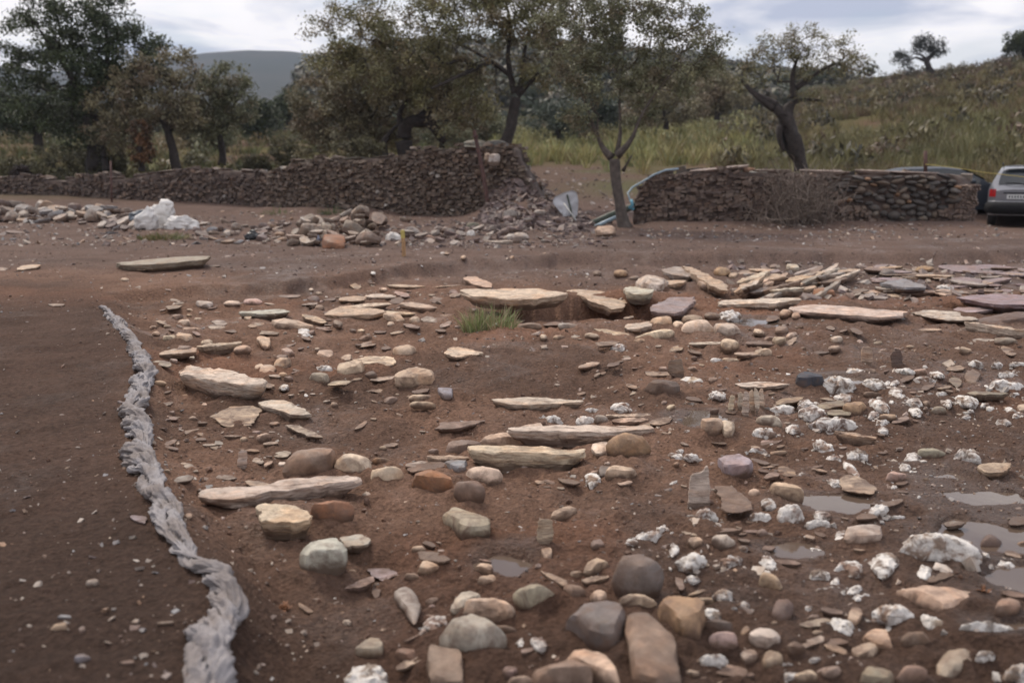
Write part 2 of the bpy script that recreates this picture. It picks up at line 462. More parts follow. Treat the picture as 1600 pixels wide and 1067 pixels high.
def simple(name, col, rough=0.6, metal=0.0, spec=0.5, noise=0.25, scale=12.0, bump=0.0, coat=0.0, trans=0.0, vcol=False):
    m, t, b = mat_new(name); lk = t.links.new
    tcn = nd(t, 'ShaderNodeTexCoord')
    n = nd(t, 'ShaderNodeTexNoise', Scale=scale, Detail=5.0, Roughness=0.6); lk(tcn.outputs['Object'], n.inputs['Vector'])
    r = nd(t, 'ShaderNodeMapRange'); lk(n.outputs['Fac'], r.inputs['Value'])
    for k, v in (('From Min', .3), ('From Max', .7), ('To Min', 1 - noise), ('To Max', 1 + noise)): r.inputs[k].default_value = v
    vm = nd(t, 'ShaderNodeVectorMath', operation='SCALE'); lk(r.outputs[0], vm.inputs['Scale'])
    if vcol:
        a = nd(t, 'ShaderNodeAttribute', attribute_name='Col'); lk(a.outputs['Color'], vm.inputs[0])
    else:
        vm.inputs[0].default_value = col
    lk(vm.outputs[0], b.inputs['Base Color'])
    b.inputs['Roughness'].default_value = rough; b.inputs['Metallic'].default_value = metal
    b.inputs['Specular IOR Level'].default_value = spec
    if coat: b.inputs['Coat Weight'].default_value = coat
    if trans: b.inputs['Transmission Weight'].default_value = trans
    if bump:
        bp = nd(t, 'ShaderNodeBump', Strength=bump, Distance=0.02); lk(n.outputs['Fac'], bp.inputs['Height']); lk(bp.outputs[0], b.inputs['Normal'])
    return m

def leaf_material(name):
    m, t, b = mat_new(name); lk = t.links.new
    a = nd(t, 'ShaderNodeAttribute', attribute_name='Col')
    lk(a.outputs['Color'], b.inputs['Base Color'])
    b.inputs['Roughness'].default_value = 0.55
    b.inputs['Specular IOR Level'].default_value = 0.35
    tr = nd(t, 'ShaderNodeBsdfTranslucent'); lk(a.outputs['Color'], tr.inputs['Color'])
    mxs = nd(t, 'ShaderNodeMixShader'); mxs.inputs[0].default_value = 0.12
    lk(b.outputs[0], mxs.inputs[1]); lk(tr.outputs[0], mxs.inputs[2])
    lk(mxs.outputs[0], t.nodes['Material Output'].inputs['Surface'])
    return m

M['leaf'] = leaf_material('leaves')
M['bark'] = simple('bark', (0.036, 0.028, 0.024), 0.9, noise=0.5, scale=9, bump=0.8)
M['bark_pale'] = simple('pale_bark', (0.085, 0.068, 0.057), 0.9, noise=0.45, scale=9, bump=0.8)
M['mortar'] = simple('earth_core', (0.075, 0.052, 0.042), 0.95, noise=0.4, scale=5, bump=0.8)
M['vcol'] = simple('tinted', (1, 1, 1), 0.8, noise=0.15, vcol=True)
# ------------------------------------------------------------------ ground sheet
def graded(a, b, step, ext, ratio):
    core = list(np.arange(a, b + 1e-6, step))
    lo = []; x = a; s = step
    while x > -ext: s *= ratio; x -= s; lo.append(x)
    hi = []; x = b; s = step
    while x < ext: s *= ratio; x += s; hi.append(x)
    return np.array(lo[::-1] + core + hi)

xs = graded(-3.2, 4.4, 0.022, 2600, 1.033)
ys = list(np.arange(-6, 2.2, 0.2)); y = 2.2
while y < 2600:
    y += 0.0062 * y if y < 13 else (0.008 * y if y < 40 else 0.022 * y)
    ys.append(y)
ys = np.array(ys)
gx, gy = np.meshgrid(xs, ys)
gz = H(gx, gy)
nx, ny = len(xs), len(ys)
X, Y, Z = gx.ravel(), gy.ravel(), gz.ravel()
U = X / np.maximum(Y, 0.5)
def mixc(c, c2, f):
    f = np.asarray(f)[:, None]
    return c * (1 - f) + np.array(c2) * f
col = np.tile(np.array((0.185, 0.108, 0.074)), (len(X), 1))
n_a = fbm2(X * 0.7, Y * 0.7, 4, 101); n_b = fbm2(X * 3.1, Y * 3.1, 4, 111)
col = mixc(col, (0.110, 0.066, 0.047), sm(-0.25, 0.35, n_a + 0.5 * n_b))
# redder patches in the dug floor
col = mixc(col, (0.190, 0.098, 0.062), sm(0.05, 0.4, fbm2(X * 0.8 + 9, Y * 0.8, 3, 121)) * sm(14, 11, Y) * 0.8)
# greyer trampled strip of shale chips towards the walls
strip = sm(11, 14.5, Y + 1.0 * n_a)
col = mixc(col, (0.125, 0.088, 0.074), strip * 0.75)
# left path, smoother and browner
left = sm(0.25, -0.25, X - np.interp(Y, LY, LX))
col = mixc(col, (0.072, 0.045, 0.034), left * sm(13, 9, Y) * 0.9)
col = col * (1 + 0.28 * n_b + 0.16 * fbm2(X * 14, Y * 14, 3, 131))[:, None]
wet = np.clip(0.40 + 0.65 * fbm2(X * 1.7 + 3, Y * 1.7, 3, 141) - 0.3 * left, 0, 1)
for (cx, cy, a, b, s, lv) in PUD:
    r = np.sqrt(((X - cx) / a) ** 2 + ((Y - cy) / b) ** 2) + 0.3 * noise2(X * 5 + s, Y * 5, s)
    k = sm(2.6, 1.1, r)
    wet = np.maximum(wet, k); col = mixc(col, (0.085, 0.053, 0.039), k * 0.6)
# right side wetter and darker
wr_ = sm(0.8, 3.2, X) * sm(10.5, 8.5, Y)
wet = np.clip(wet + 0.18 * wr_, 0, 1); col = mixc(col, (0.098, 0.062, 0.046), wr_ * 0.55)
# front soil coloured darker to stand in for the lens's edge shading
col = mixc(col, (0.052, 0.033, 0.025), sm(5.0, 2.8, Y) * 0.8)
# field
f1 = sm(30, 36, Y)
fcol = np.tile(np.array((0.118, 0.080, 0.060)), (len(X), 1))
gmix = fbm2(X * 0.10, Y * 0.10, 4, 151)
fcol = mixc(fcol, (0.120, 0.098, 0.052), sm(-0.25, 0.3, gmix))
fcol = mixc(fcol, (0.090, 0.090, 0.042), sm(0.05, 0.42, fbm2(X * 0.16 + 4, Y * 0.16, 3, 161)) * 0.8)
slope = sm(0.08, 0.25, U) * sm(34, 44, Y)
fcol = mixc(fcol, (0.095, 0.080, 0.042), slope * 0.7)
fcol = mixc(fcol, (0.145, 0.085, 0.065), sm(0.18, 0.45, fbm2(X * 0.22, Y * 0.12 + 8, 3, 171)) * slope * 0.8)
col = mixc(col, (0, 0, 0), f1) + fcol * f1[:, None]
wood = sm(105, 140, Y) * sm(0.50, 0.40, U + 0 * Y)
wood = np.maximum(wood, sm(190, 230, Y))
col = mixc(col, (0.052, 0.052, 0.034), wood)
farc = sm(600, 800, Y)
fn = fbm2(X * 0.012, Y * 0.012, 5, 181)
col = mixc(col, (0.040, 0.048, 0.040), farc)
col = mixc(col, (0.062, 0.060, 0.050), farc * sm(-0.2, 0.5, fn))
wet = wet * (1 - f1) * sm(24, 18, Y)
col = np.clip(col, 0.008, 0.6)
i = np.arange(ny - 1)[:, None] * nx; j = np.arange(nx - 1)[None, :]
faces = np.stack([i + j, i + j + 1, i + nx + j + 1, i + nx + j], -1).reshape(-1, 4)
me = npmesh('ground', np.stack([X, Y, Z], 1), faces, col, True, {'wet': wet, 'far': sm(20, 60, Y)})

m, t, b = mat_new('damp_soil'); lk = t.links.new
a = nd(t, 'ShaderNodeAttribute', attribute_name='Col'); aw = nd(t, 'ShaderNodeAttribute', attribute_name='wet'); af = nd(t, 'ShaderNodeAttribute', attribute_name='far')
tcn = nd(t, 'ShaderNodeTexCoord')
na = nd(t, 'ShaderNodeTexNoise', Scale=34.0, Detail=9.0, Roughness=0.72); lk(tcn.outputs['Object'], na.inputs['Vector'])
nb = nd(t, 'ShaderNodeTexNoise', Scale=6.0, Detail=7.0, Roughness=0.65); lk(tcn.outputs['Object'], nb.inputs['Vector'])
nv = nd(t, 'ShaderNodeTexVoronoi', Scale=55.0); lk(tcn.outputs['Object'], nv.inputs['Vector'])
r1 = nd(t, 'ShaderNodeMapRange'); lk(na.outputs['Fac'], r1.inputs['Value'])
for k, v in (('From Min', .3), ('From Max', .7), ('To Min', .50), ('To Max', 1.45)): r1.inputs[k].default_value = v
vm = nd(t, 'ShaderNodeVectorMath', operation='SCALE'); lk(a.outputs['Color'], vm.inputs[0]); lk(r1.outputs[0], vm.inputs['Scale'])
lk(vm.outputs[0], b.inputs['Base Color'])
# roughness from wetness and fine noise
wn = nd(t, 'ShaderNodeMath', operation='MULTIPLY_ADD'); lk(nb.outputs['Fac'], wn.inputs[0]); wn.inputs[1].default_value = 1.5; wn.inputs[2].default_value = -0.75
ws = nd(t, 'ShaderNodeMath', operation='ADD'); lk(aw.outputs['Fac'], ws.inputs[0]); lk(wn.outputs[0], ws.inputs[1])
rr = nd(t, 'ShaderNodeMapRange'); lk(ws.outputs[0], rr.inputs['Value'])
for k, v in (('From Min', .25), ('From Max', 1.25), ('To Min', .92), ('To Max', .28)): rr.inputs[k].default_value = v
lk(rr.outputs[0], b.inputs['Roughness'])
sp_ = nd(t, 'ShaderNodeMapRange'); lk(af.outputs['Fac'], sp_.inputs['Value']); sp_.inputs['To Min'].default_value = 1.0; sp_.inputs['To Max'].default_value = 0.03
sw_ = nd(t, 'ShaderNodeMapRange'); lk(ws.outputs[0], sw_.inputs['Value']); sw_.inputs['From Min'].default_value = 0.6; sw_.inputs['From Max'].default_value = 1.25; sw_.inputs['To Min'].default_value = 0.10; sw_.inputs['To Max'].default_value = 0.34
sm_ = nd(t, 'ShaderNodeMath', operation='MULTIPLY'); lk(sp_.outputs[0], sm_.inputs[0]); lk(sw_.outputs[0], sm_.inputs[1]); lk(sm_.outputs[0], b.inputs['Specular IOR Level'])
hs = nd(t, 'ShaderNodeMath', operation='MULTIPLY_ADD'); lk(nv.outputs['Distance'], hs.inputs[0]); hs.inputs[1].default_value = 0.5; lk(na.outputs['Fac'], hs.inputs[2])
bp = nd(t, 'ShaderNodeBump', Strength=0.9, Distance=0.03); lk(hs.outputs[0], bp.inputs['Height']); lk(bp.outputs[0], b.inputs['Normal'])
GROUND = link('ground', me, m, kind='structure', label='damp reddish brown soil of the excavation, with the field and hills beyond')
GX, GY, GZ = X, Y, Z; del U, gx, gy, col

H_exact = H; gz = GZ.reshape(ny, nx)
def H(x, y):                      # heights read off the finished sheet from here on
    x = np.asarray(x, float); y = np.asarray(y, float)
    i = np.clip(np.searchsorted(xs, x) - 1, 0, nx - 2); j = np.clip(np.searchsorted(ys, y) - 1, 0, ny - 2)
    fx = np.clip((x - xs[i]) / (xs[i + 1] - xs[i]), 0, 1); fy = np.clip((y - ys[j]) / (ys[j + 1] - ys[j]), 0, 1)
    return (gz[j, i] * (1 - fx) + gz[j, i + 1] * fx) * (1 - fy) + (gz[j + 1, i] * (1 - fx) + gz[j + 1, i + 1] * fx) * fy

# ------------------------------------------------------------------ puddles
mw, t, b = mat_new('muddy_water')
b.inputs['Base Color'].default_value = (0.10, 0.070, 0.052, 1); b.inputs['Roughness'].default_value = 0.03
b.inputs['IOR'].default_value = 1.33; b.inputs['Specular IOR Level'].default_value = 0.75
tcn = nd(t, 'ShaderNodeTexCoord'); nw = nd(t, 'ShaderNodeTexNoise', Scale=9.0, Detail=3.0); t.links.new(tcn.outputs['Object'], nw.inputs['Vector'])
bp = nd(t, 'ShaderNodeBump', Strength=0.04, Distance=0.01); t.links.new(nw.outputs['Fac'], bp.inputs['Height']); t.links.new(bp.outputs[0], b.inputs['Normal'])
for (cx, cy, a_, b_, s, lv) in PUD:
    th = np.linspace(0, 2 * math.pi, 33)[:-1]
    rings = [np.array([[0, 0, 0]])]
    v = [[0, 0, 0]]
    for rr_ in (0.8, 1.5):
        v += [[a_ * rr_ * math.cos(q), b_ * rr_ * math.sin(q), 0] for q in th]
    f3 = np.array([[0, 1 + k, 1 + (k + 1) % 32] for k in range(32)])
    f4 = np.array([[1 + k, 33 + k, 33 + (k + 1) % 32, 1 + (k + 1) % 32] for k in range(32)])
    link('water', npmesh('water', v, [f3, f4]), mw, loc=(cx, cy, lv), kind='structure', label='shallow puddle of muddy rain water in the soil')

# ------------------------------------------------------------------ chips and crumbs lying everywhere (nobody could count them)
rs = np.random.RandomState(7)
ICO = None
def icov():
    p = (1 + 5 ** .5) / 2
    v = np.array([(-1, p, 0), (1, p, 0), (-1, -p, 0), (1, -p, 0), (0, -1, p), (0, 1, p), (0, -1, -p), (0, 1, -p), (p, 0, -1), (p, 0, 1), (-p, 0, -1), (-p, 0, 1)], float)
    v /= np.linalg.norm(v[0])
    f = np.array([(0, 11, 5), (0, 5, 1), (0, 1, 7), (0, 7, 10), (0, 10, 11), (1, 5, 9), (5, 11, 4), (11, 10, 2), (10, 7, 6), (7, 1, 8), (3, 9, 4), (3, 4, 2), (3, 2, 6), (3, 6, 8), (3, 8, 9), (4, 9, 5), (2, 4, 11), (6, 2, 10), (8, 6, 7), (9, 8, 1)])
    return v, f
IV, IF = icov()
BV = np.array([[x, y, z] for x in (-1, 1) for y in (-1, 1) for z in (-1, 1)], float)
BF = np.array([[0, 1, 3, 2], [4, 6, 7, 5], [0, 4, 5, 1], [2, 3, 7, 6], [0, 2, 6, 4], [1, 5, 7, 3]])

def scatter_mesh(name, px, py, size, colr, flat, chunky, seed, sink=0.35, tilt=0.35, z=None):
    """many small chips (8-corner shards) and lumps in one mesh"""
    r = np.random.RandomState(seed)
    n = len(px)
    if z is None: z = H(px, py)
    VV, FF, CC = [], [], []
    for mask, bv, bf in ((~chunky, BV, BF), (chunky, IV, IF)):
        k = mask.sum()
        if not k: continue
        v = np.tile(bv, (k, 1, 1)) * (1 + r.uniform(-0.38, 0.38, (k, len(bv), 3)))
        s = size[mask][:, None]
        fl = flat[mask][:, None]
        sc = np.concatenate([s * r.uniform(.6, 1.1, (k, 1)), s * r.uniform(.4, 0.9, (k, 1)), s * fl], 1) * 0.5
        v = v * sc[:, None, :]
        ax, ay, az = r.normal(0, tilt, k), r.normal(0, tilt, k), r.uniform(0, 6.283, k)
        c, s_ = np.cos(ax)[:, None], np.sin(ax)[:, None]
        v[..., 1], v[..., 2] = v[..., 1] * c - v[..., 2] * s_, v[..., 1] * s_ + v[..., 2] * c
        c, s_ = np.cos(ay)[:, None], np.sin(ay)[:, None]
        v[..., 0], v[..., 2] = v[..., 0] * c - v[..., 2] * s_, v[..., 0] * s_ + v[..., 2] * c
        c, s_ = np.cos(az)[:, None], np.sin(az)[:, None]
        v[..., 0], v[..., 1] = v[..., 0] * c - v[..., 1] * s_, v[..., 0] * s_ + v[..., 1] * c
        up = (z[mask] + size[mask] * flat[mask] * (0.5 - sink))
        v += np.stack([px[mask], py[mask], up], 1)[:, None, :]
        VV.append(v.reshape(-1, 3)); FF.append((bf[None] + (np.arange(k) * len(bv))[:, None, None]).reshape(-1, bf.shape[1]))
        CC.append(np.repeat(colr[mask], len(bv), 0))
    off = 0; fs = []
    for v, f in zip(VV, FF):
        fs.append(f + off); off += len(v)
    return npmesh(name, np.concatenate(VV), fs, np.concatenate(CC))

STONE_COLS = np.array([(0.42, 0.34, 0.27), (0.36, 0.28, 0.22), (0.30, 0.23, 0.19), (0.46, 0.40, 0.34), (0.34, 0.24, 0.17), (0.28, 0.26, 0.25), (0.24, 0.18, 0.15), (0.40, 0.30, 0.25)])
# near and middle: sampled over the picture so that density falls off with distance as the eye sees it
n = 30000
uu = rs.uniform(-250, 1850, n); vv = 385 + 690 * rs.beta(0.9, 1.35, n)
bb = (533.5 - vv) / FPX; tt = EYE / (SP - bb * CP)
px = (uu - 800) / FPX * tt; py = tt * (CP + bb * SP)
dens = 0.42 + 0.75 * fbm2(px * 0.9, py * 0.9, 3, 201) + 0.25 * sm(400, 1200, uu) - 0.40 * sm(0.2, -0.3, px - np.interp(py, LY, LX)) * sm(11, 8, py)
dens = dens - 0.25 * np.exp(-((uu - 820) / 170) ** 2 - ((vv - 600) / 70) ** 2) - 0.2 * np.exp(-((uu - 950) / 200) ** 2 - ((vv - 790) / 60) ** 2)
keep = rs.uniform(0, 1, n) < np.clip(dens, 0.06, 0.9)
px, py, uu, vv = px[keep], py[keep], uu[keep], vv[keep]; n = len(px)
size = np.clip(rs.lognormal(math.log(0.0058), 0.62, n) * (py / 4.0) ** 0.55 * 1.25, 0.004, 0.05)
cc = STONE_COLS[rs.randint(0, len(STONE_COLS), n)] * rs.uniform(0.55, 1.1, (n, 1))
whiteish = rs.uniform(0, 1, n) < 0.05 + 0.16 * sm(1000, 1300, uu) * sm(540, 620, vv)
cc[whiteish] = np.array((0.62, 0.58, 0.54)) * rs.uniform(0.75, 1.1, (whiteish.sum(), 1))
soily = rs.uniform(0, 1, n) < 0.55
cc[soily] = np.array((0.13, 0.078, 0.055)) * rs.uniform(0.7, 1.25, (soily.sum(), 1))
chunky = (rs.uniform(0, 1, n) < 0.35) | soily
flat = np.where(chunky, rs.uniform(.45, .9, n), rs.uniform(.10, .35, n))
link('gravel', scatter_mesh('gravel', px, py, size, cc, flat, chunky, 8), M['gravel'], kind='stuff', label='small stone chips and crumbs of soil scattered over the dig')
# pale shards, the larger ones between the stones
n = 8500
uu = rs.uniform(150, 1800, n); vv = 425 + 640 * rs.beta(0.9, 1.5, n)
bb = (533.5 - vv) / FPX; tt = EYE / (SP - bb * CP); px = (uu - 800) / FPX * tt; py = tt * (CP + bb * SP)
dens = 0.30 + 0.9 * fbm2(px * 1.1 + 5, py * 1.1, 3, 221) + 0.2 * sm(700, 1200, uu)
dens = dens - 0.3 * np.exp(-((uu - 820) / 170) ** 2 - ((vv - 590) / 60) ** 2) - 0.2 * np.exp(-((uu - 950) / 200) ** 2 - ((vv - 790) / 60) ** 2)
keep = (rs.uniform(0, 1, n) < np.clip(dens, 0.03, 0.9)) & (px > np.interp(py, LY, LX) + .15)
px, py, vv = px[keep], py[keep], vv[keep]; n = len(px)
size = np.clip(rs.lognormal(math.log(0.020), 0.45, n) * (py / 5.0) ** 0.5, 0.010, 0.075)
cc = STONE_COLS[rs.randint(0, len(STONE_COLS), n)] * rs.uniform(0.55, 1.12, (n, 1))
chunky = rs.uniform(0, 1, n) < 0.3
link('gravel', scatter_mesh('gravel', px, py, size, cc, np.where(chunky, rs.uniform(.35, .7, n), rs.uniform(.12, .3, n)), chunky, 28, sink=.45), M['gravel'], kind='stuff', label='pale stone shards lying between the larger stones of the dig')
# far strip of shale chips between the dig and the walls
n = 13000
px = rs.uniform(-15, 12, n); py = 12.5 + 15 * rs.beta(1.0, 1.15, n)
keep = rs.uniform(0, 1, n) < np.clip(0.5 + 0.9 * fbm2(px * 0.7, py * 0.7, 3, 211), 0.05, 1)
px, py = px[keep], py[keep]; n = len(px)
size = np.clip(rs.lognormal(math.log(0.026), 0.5, n), 0.012, 0.10)
cc = np.where((rs.uniform(0, 1, n) < 0.6)[:, None], np.array((0.15, 0.105, 0.092)), STONE_COLS[rs.randint(0, 8, n)]) * rs.uniform(0.6, 1.15, (n, 1))
w_ = rs.uniform(0, 1, n) < 0.06; cc[w_] = (0.55, 0.52, 0.50)
link('shale_gravel', scatter_mesh('shale_gravel', px, py, size, cc, rs.uniform(.15, .4, n), rs.uniform(0, 1, n) < 0.25, 9), M['gravel'], kind='stuff', label='dark purple shale chips trodden into the strip before the walls')
# ------------------------------------------------------------------ stones
C = dict(tan=(0.50, 0.365, 0.26), cream=(0.62, 0.48, 0.35), pale=(0.57, 0.47, 0.375), grey=(0.345, 0.295, 0.25), dkgrey=(0.175, 0.142, 0.125),
         brown=(0.235, 0.165, 0.125), dkbrown=(0.15, 0.105, 0.085), rust=(0.27, 0.135, 0.075), ochre=(0.36, 0.235, 0.135), pink=(0.44, 0.315, 0.26),
         purple=(0.285, 0.215, 0.215), lilac=(0.36, 0.295, 0.305), bluegrey=(0.24, 0.225, 0.235), green=(0.49, 0.46, 0.375), olive=(0.31, 0.26, 0.19), white=(0.27, 0.20, 0.16), black=(0.05, 0.052, 0.065))
CN = dict(tan='tan', cream='cream', pale='pale', grey='grey', dkgrey='dark grey', brown='brown', dkbrown='dark brown', rust='rust brown', ochre='ochre', pink='pinkish',
          purple='purple grey', lilac='lilac', bluegrey='blue grey', green='greenish white', olive='olive grey', white='white', black='blue black')
# kind: (object name, noun, height share, material, category)
K = dict(s=('flat_slab', 'flat slab', 0.13, 'shale', 'slab'), p=('stone_plate', 'stone plate', 0.07, 'shale', 'stone'), r=('cobble', 'rounded cobble', 0.56, 'stone', 'cobble'),
         b=('stone_block', 'angular stone', 0.44, 'stone', 'stone'), w=('crusted_stone', 'crusted stone', 0.34, 'crust', 'stone'), u=('upright_slate', 'upright stone', 0.4, 'shale', 'stone'),
         d=('plank_slab', 'splintered slab', 0.16, 'shale', 'slab'))
PROF = dict(  # rings from the base up to the crown: (scale, height)
    r=[(0.66, -0.35), (0.84, -0.12), (0.97, 0.16), (0.985, 0.42), (0.91, 0.64), (0.78, 0.81), (0.58, 0.925), (0.32, 0.985)],
    b=[(0.84, -0.35), (0.93, -0.10), (0.99, 0.15), (1.0, 0.40), (0.985, 0.66), (0.94, 0.88), (0.86, 0.99), (0.58, 1.0), (0.28, 1.0)],
    s=[(0.76, -0.45), (0.83, -0.12), (0.90, 0.12), (0.95, 0.34), (0.985, 0.56), (1.0, 0.80), (0.995, 0.955), (0.97, 1.0), (0.80, 1.0), (0.58, 1.0), (0.30, 1.0)],
    w=[(0.80, -0.35), (0.95, -0.12), (1.0, 0.10), (0.98, 0.28), (0.93, 0.46), (0.86, 0.62), (0.77, 0.76), (0.66, 0.87), (0.52, 0.95), (0.36, 1.0), (0.18, 1.0)])
PROF['p'] = PROF['s']; PROF['d'] = PROF['s']; PROF['u'] = PROF['s']

def resample(poly, n, rnd):
    poly = np.asarray(poly, float)
    d = np.linalg.norm(np.roll(poly, -1, 0) - poly, axis=1)
    t = np.concatenate([[0], np.cumsum(d)]); P = np.vstack([poly, poly[:1]])
    q = np.arange(n) / n * t[-1]
    o = np.stack([np.interp(q, t, P[:, 0]), np.interp(q, t, P[:, 1])], 1)
    for _ in range(rnd):
        o = 0.5 * o + 0.25 * (np.roll(o, 1, 0) + np.roll(o, -1, 0))
    return o

def stone_mesh(name, poly, Hh, kind, seed, n=40):
    rs = np.random.RandomState(seed)
    prof = PROF[kind]
    o = resample(poly, n, dict(r=3, w=2, b=1, s=1, p=1, d=1, u=1)[kind])
    size = np.sqrt(abs(np.dot(o[:, 0], np.roll(o[:, 1], -1)) - np.dot(o[:, 1], np.roll(o[:, 0], -1))) / 2)
    rx = o[:, 0].max() - o[:, 0].min()
    th = np.arange(n) / n * 6.283
    if kind in 'spdu':          # broken edge
        jit = 0.035 * size * noise3(th * 6, th * 0 + seed, 0) + 0.02 * size * noise3(th * 15, th * 0 + seed, 3)
        nrm = np.roll(o, -1, 0) - np.roll(o, 1, 0); nrm = np.stack([nrm[:, 1], -nrm[:, 0]], 1); nrm /= np.linalg.norm(nrm, axis=1)[:, None] + 1e-9
        o = o + nrm * jit[:, None]
    ca = o.mean(0)
    V = []
    for k, (s, z) in enumerate(prof):
        ss = s * np.ones(n)
        if kind in 'spdu' and z < 0.95:    # ledges of the layered rock
            ss = ss + 0.032 * noise3(th * 2.2, np.full(n, round(z * 5) * 2.7 + seed), seed) * (1 if kind != 'd' else 1.6)
        p = ca + (o - ca) * ss[:, None]
        V.append(np.concatenate([p, np.full((n, 1), z * Hh)], 1))
    V.append(np.array([[ca[0], ca[1], prof[-1][1] * Hh]]))
    v = np.concatenate(V)
    m = len(prof)
    sc = max(size, 1e-4)
    c = np.array([ca[0], ca[1], 0.4 * Hh])
    if kind in 'br':
        q = (v - c); q[:, 2] *= 0.5 * sc / max(Hh * 0.6, 1e-4)
        for _ in range(12 if kind == 'b' else 10):
            nn = rs.normal(size=3); nn[2] = abs(nn[2]) * (1.7 if kind == 'b' else 1.0) + (0.25 if kind == 'b' else 0); nn /= np.linalg.norm(nn)
            sup = (q @ nn).max()
            lim = sup * rs.uniform(0.78, 0.93) if kind == 'b' else sup * rs.uniform(0.80, 0.95)
            ex = np.clip(q @ nn - lim, 0, None)
            q = q - nn * ex[:, None] * 0.9
        q[:, 2] /= 0.5 * sc / max(Hh * 0.6, 1e-4)
        v = c + q
    amp = dict(r=0.055, b=0.060, w=0.16, s=0.020, p=0.015, d=0.030, u=0.03)[kind]
    fr = dict(r=2.2, b=3.2, w=4.6, s=3.0, p=3, d=3, u=3)[kind] / sc
    zs = 1.0 if kind in 'rbw' else 3.0
    dirv = v - c; dirv /= np.linalg.norm(dirv, axis=1)[:, None] + 1e-9
    dn = fbm3(v[:, 0] * fr + seed * 1.3, v[:, 1] * fr, v[:, 2] * fr * zs, 3, 0.6)
    if kind == 'w':
        dn = dn + 0.7 * (0.4 - np.abs(noise3(v[:, 0] * fr * 1.6, v[:, 1] * fr * 1.6 + seed, v[:, 2] * fr * 1.6)))
    v = v + dirv * (dn * amp * sc)[:, None] * np.array([1, 1, 0.6 if kind in 'spdu' else 1.0])
    if kind in 'sd':   # flaked steps on the upper face
        top = v[:, 2] > 0.9 * Hh
        st = np.floor(2.2 * (noise3(v[:, 0] * 1.5 / sc + seed, v[:, 1] * 3.5 / sc, seed) + 1)) / 4.4
        v[top, 2] -= st[top] * 0.26 * Hh
        v[:, 2] += 0.06 * Hh * noise3(v[:, 0] * 9 / sc, v[:, 1] * 9 / sc, seed)
    for ax_ in (0, 1):       # keep the size that was asked for
        lo, hi = v[:, ax_].min(), v[:, ax_].max(); a0, b0 = o[:, ax_].min(), o[:, ax_].max()
        v[:, ax_] = a0 + (v[:, ax_] - lo) * (b0 - a0) / max(hi - lo, 1e-6)
    v[:, 2] = np.where(v[:, 2] > 0, v[:, 2] * Hh / max(v[:, 2].max(), 1e-6), v[:, 2])
    i = np.arange(m - 1)[:, None] * n; j = np.arange(n)[None, :]; j2 = (j + 1) % n
    f4 = np.stack([i + j, i + j2, i + n + j2, i + n + j], -1).reshape(-1, 4)
    a = (m - 1) * n
    f3 = np.array([[a + q, a + (q + 1) % n, m * n] for q in range(n)])
    fb = np.array([list(range(n))[::-1]])
    # orientation of the outline
    ar = np.dot(o[:, 0], np.roll(o[:, 1], -1)) - np.dot(o[:, 1], np.roll(o[:, 0], -1))
    if ar < 0: f4 = f4[:, ::-1]; f3 = f3[:, ::-1]; fb = fb[:, ::-1]
    me = npmesh(name, v, [f4, f3, fb], None, True)
    me.set_sharp_from_angle(angle=R(dict(r=42, b=30, w=50, s=32, p=32, d=30, u=34)[kind]))
    return me

def blob(cx, cy, w, h, rot, kind, seed):
    rs = np.random.RandomState(seed)
    n = dict(r=10, w=14, b=6, s=7, p=6, d=8, u=7)[kind]
    e = dict(r=1.0, w=0.95, b=0.8, s=0.85, p=0.8, d=0.7, u=0.6)[kind]
    j = dict(r=0.12, w=0.36, b=0.20, s=0.20, p=0.22, d=0.12, u=0.1)[kind]
    th = (np.arange(n) + rs.uniform(-.28, .28, n)) / n * 6.283
    rr = 1 + rs.uniform(-j, j, n)
    x = np.sign(np.cos(th)) * np.abs(np.cos(th)) ** e * w / 2 * rr
    y = np.sign(np.sin(th)) * np.abs(np.sin(th)) ** e * h / 2 * rr
    c, s = math.cos(R(rot)), math.sin(R(rot))
    return [(cx + c * a - s * b, cy + s * a + c * b) for a, b in zip(x, y)]

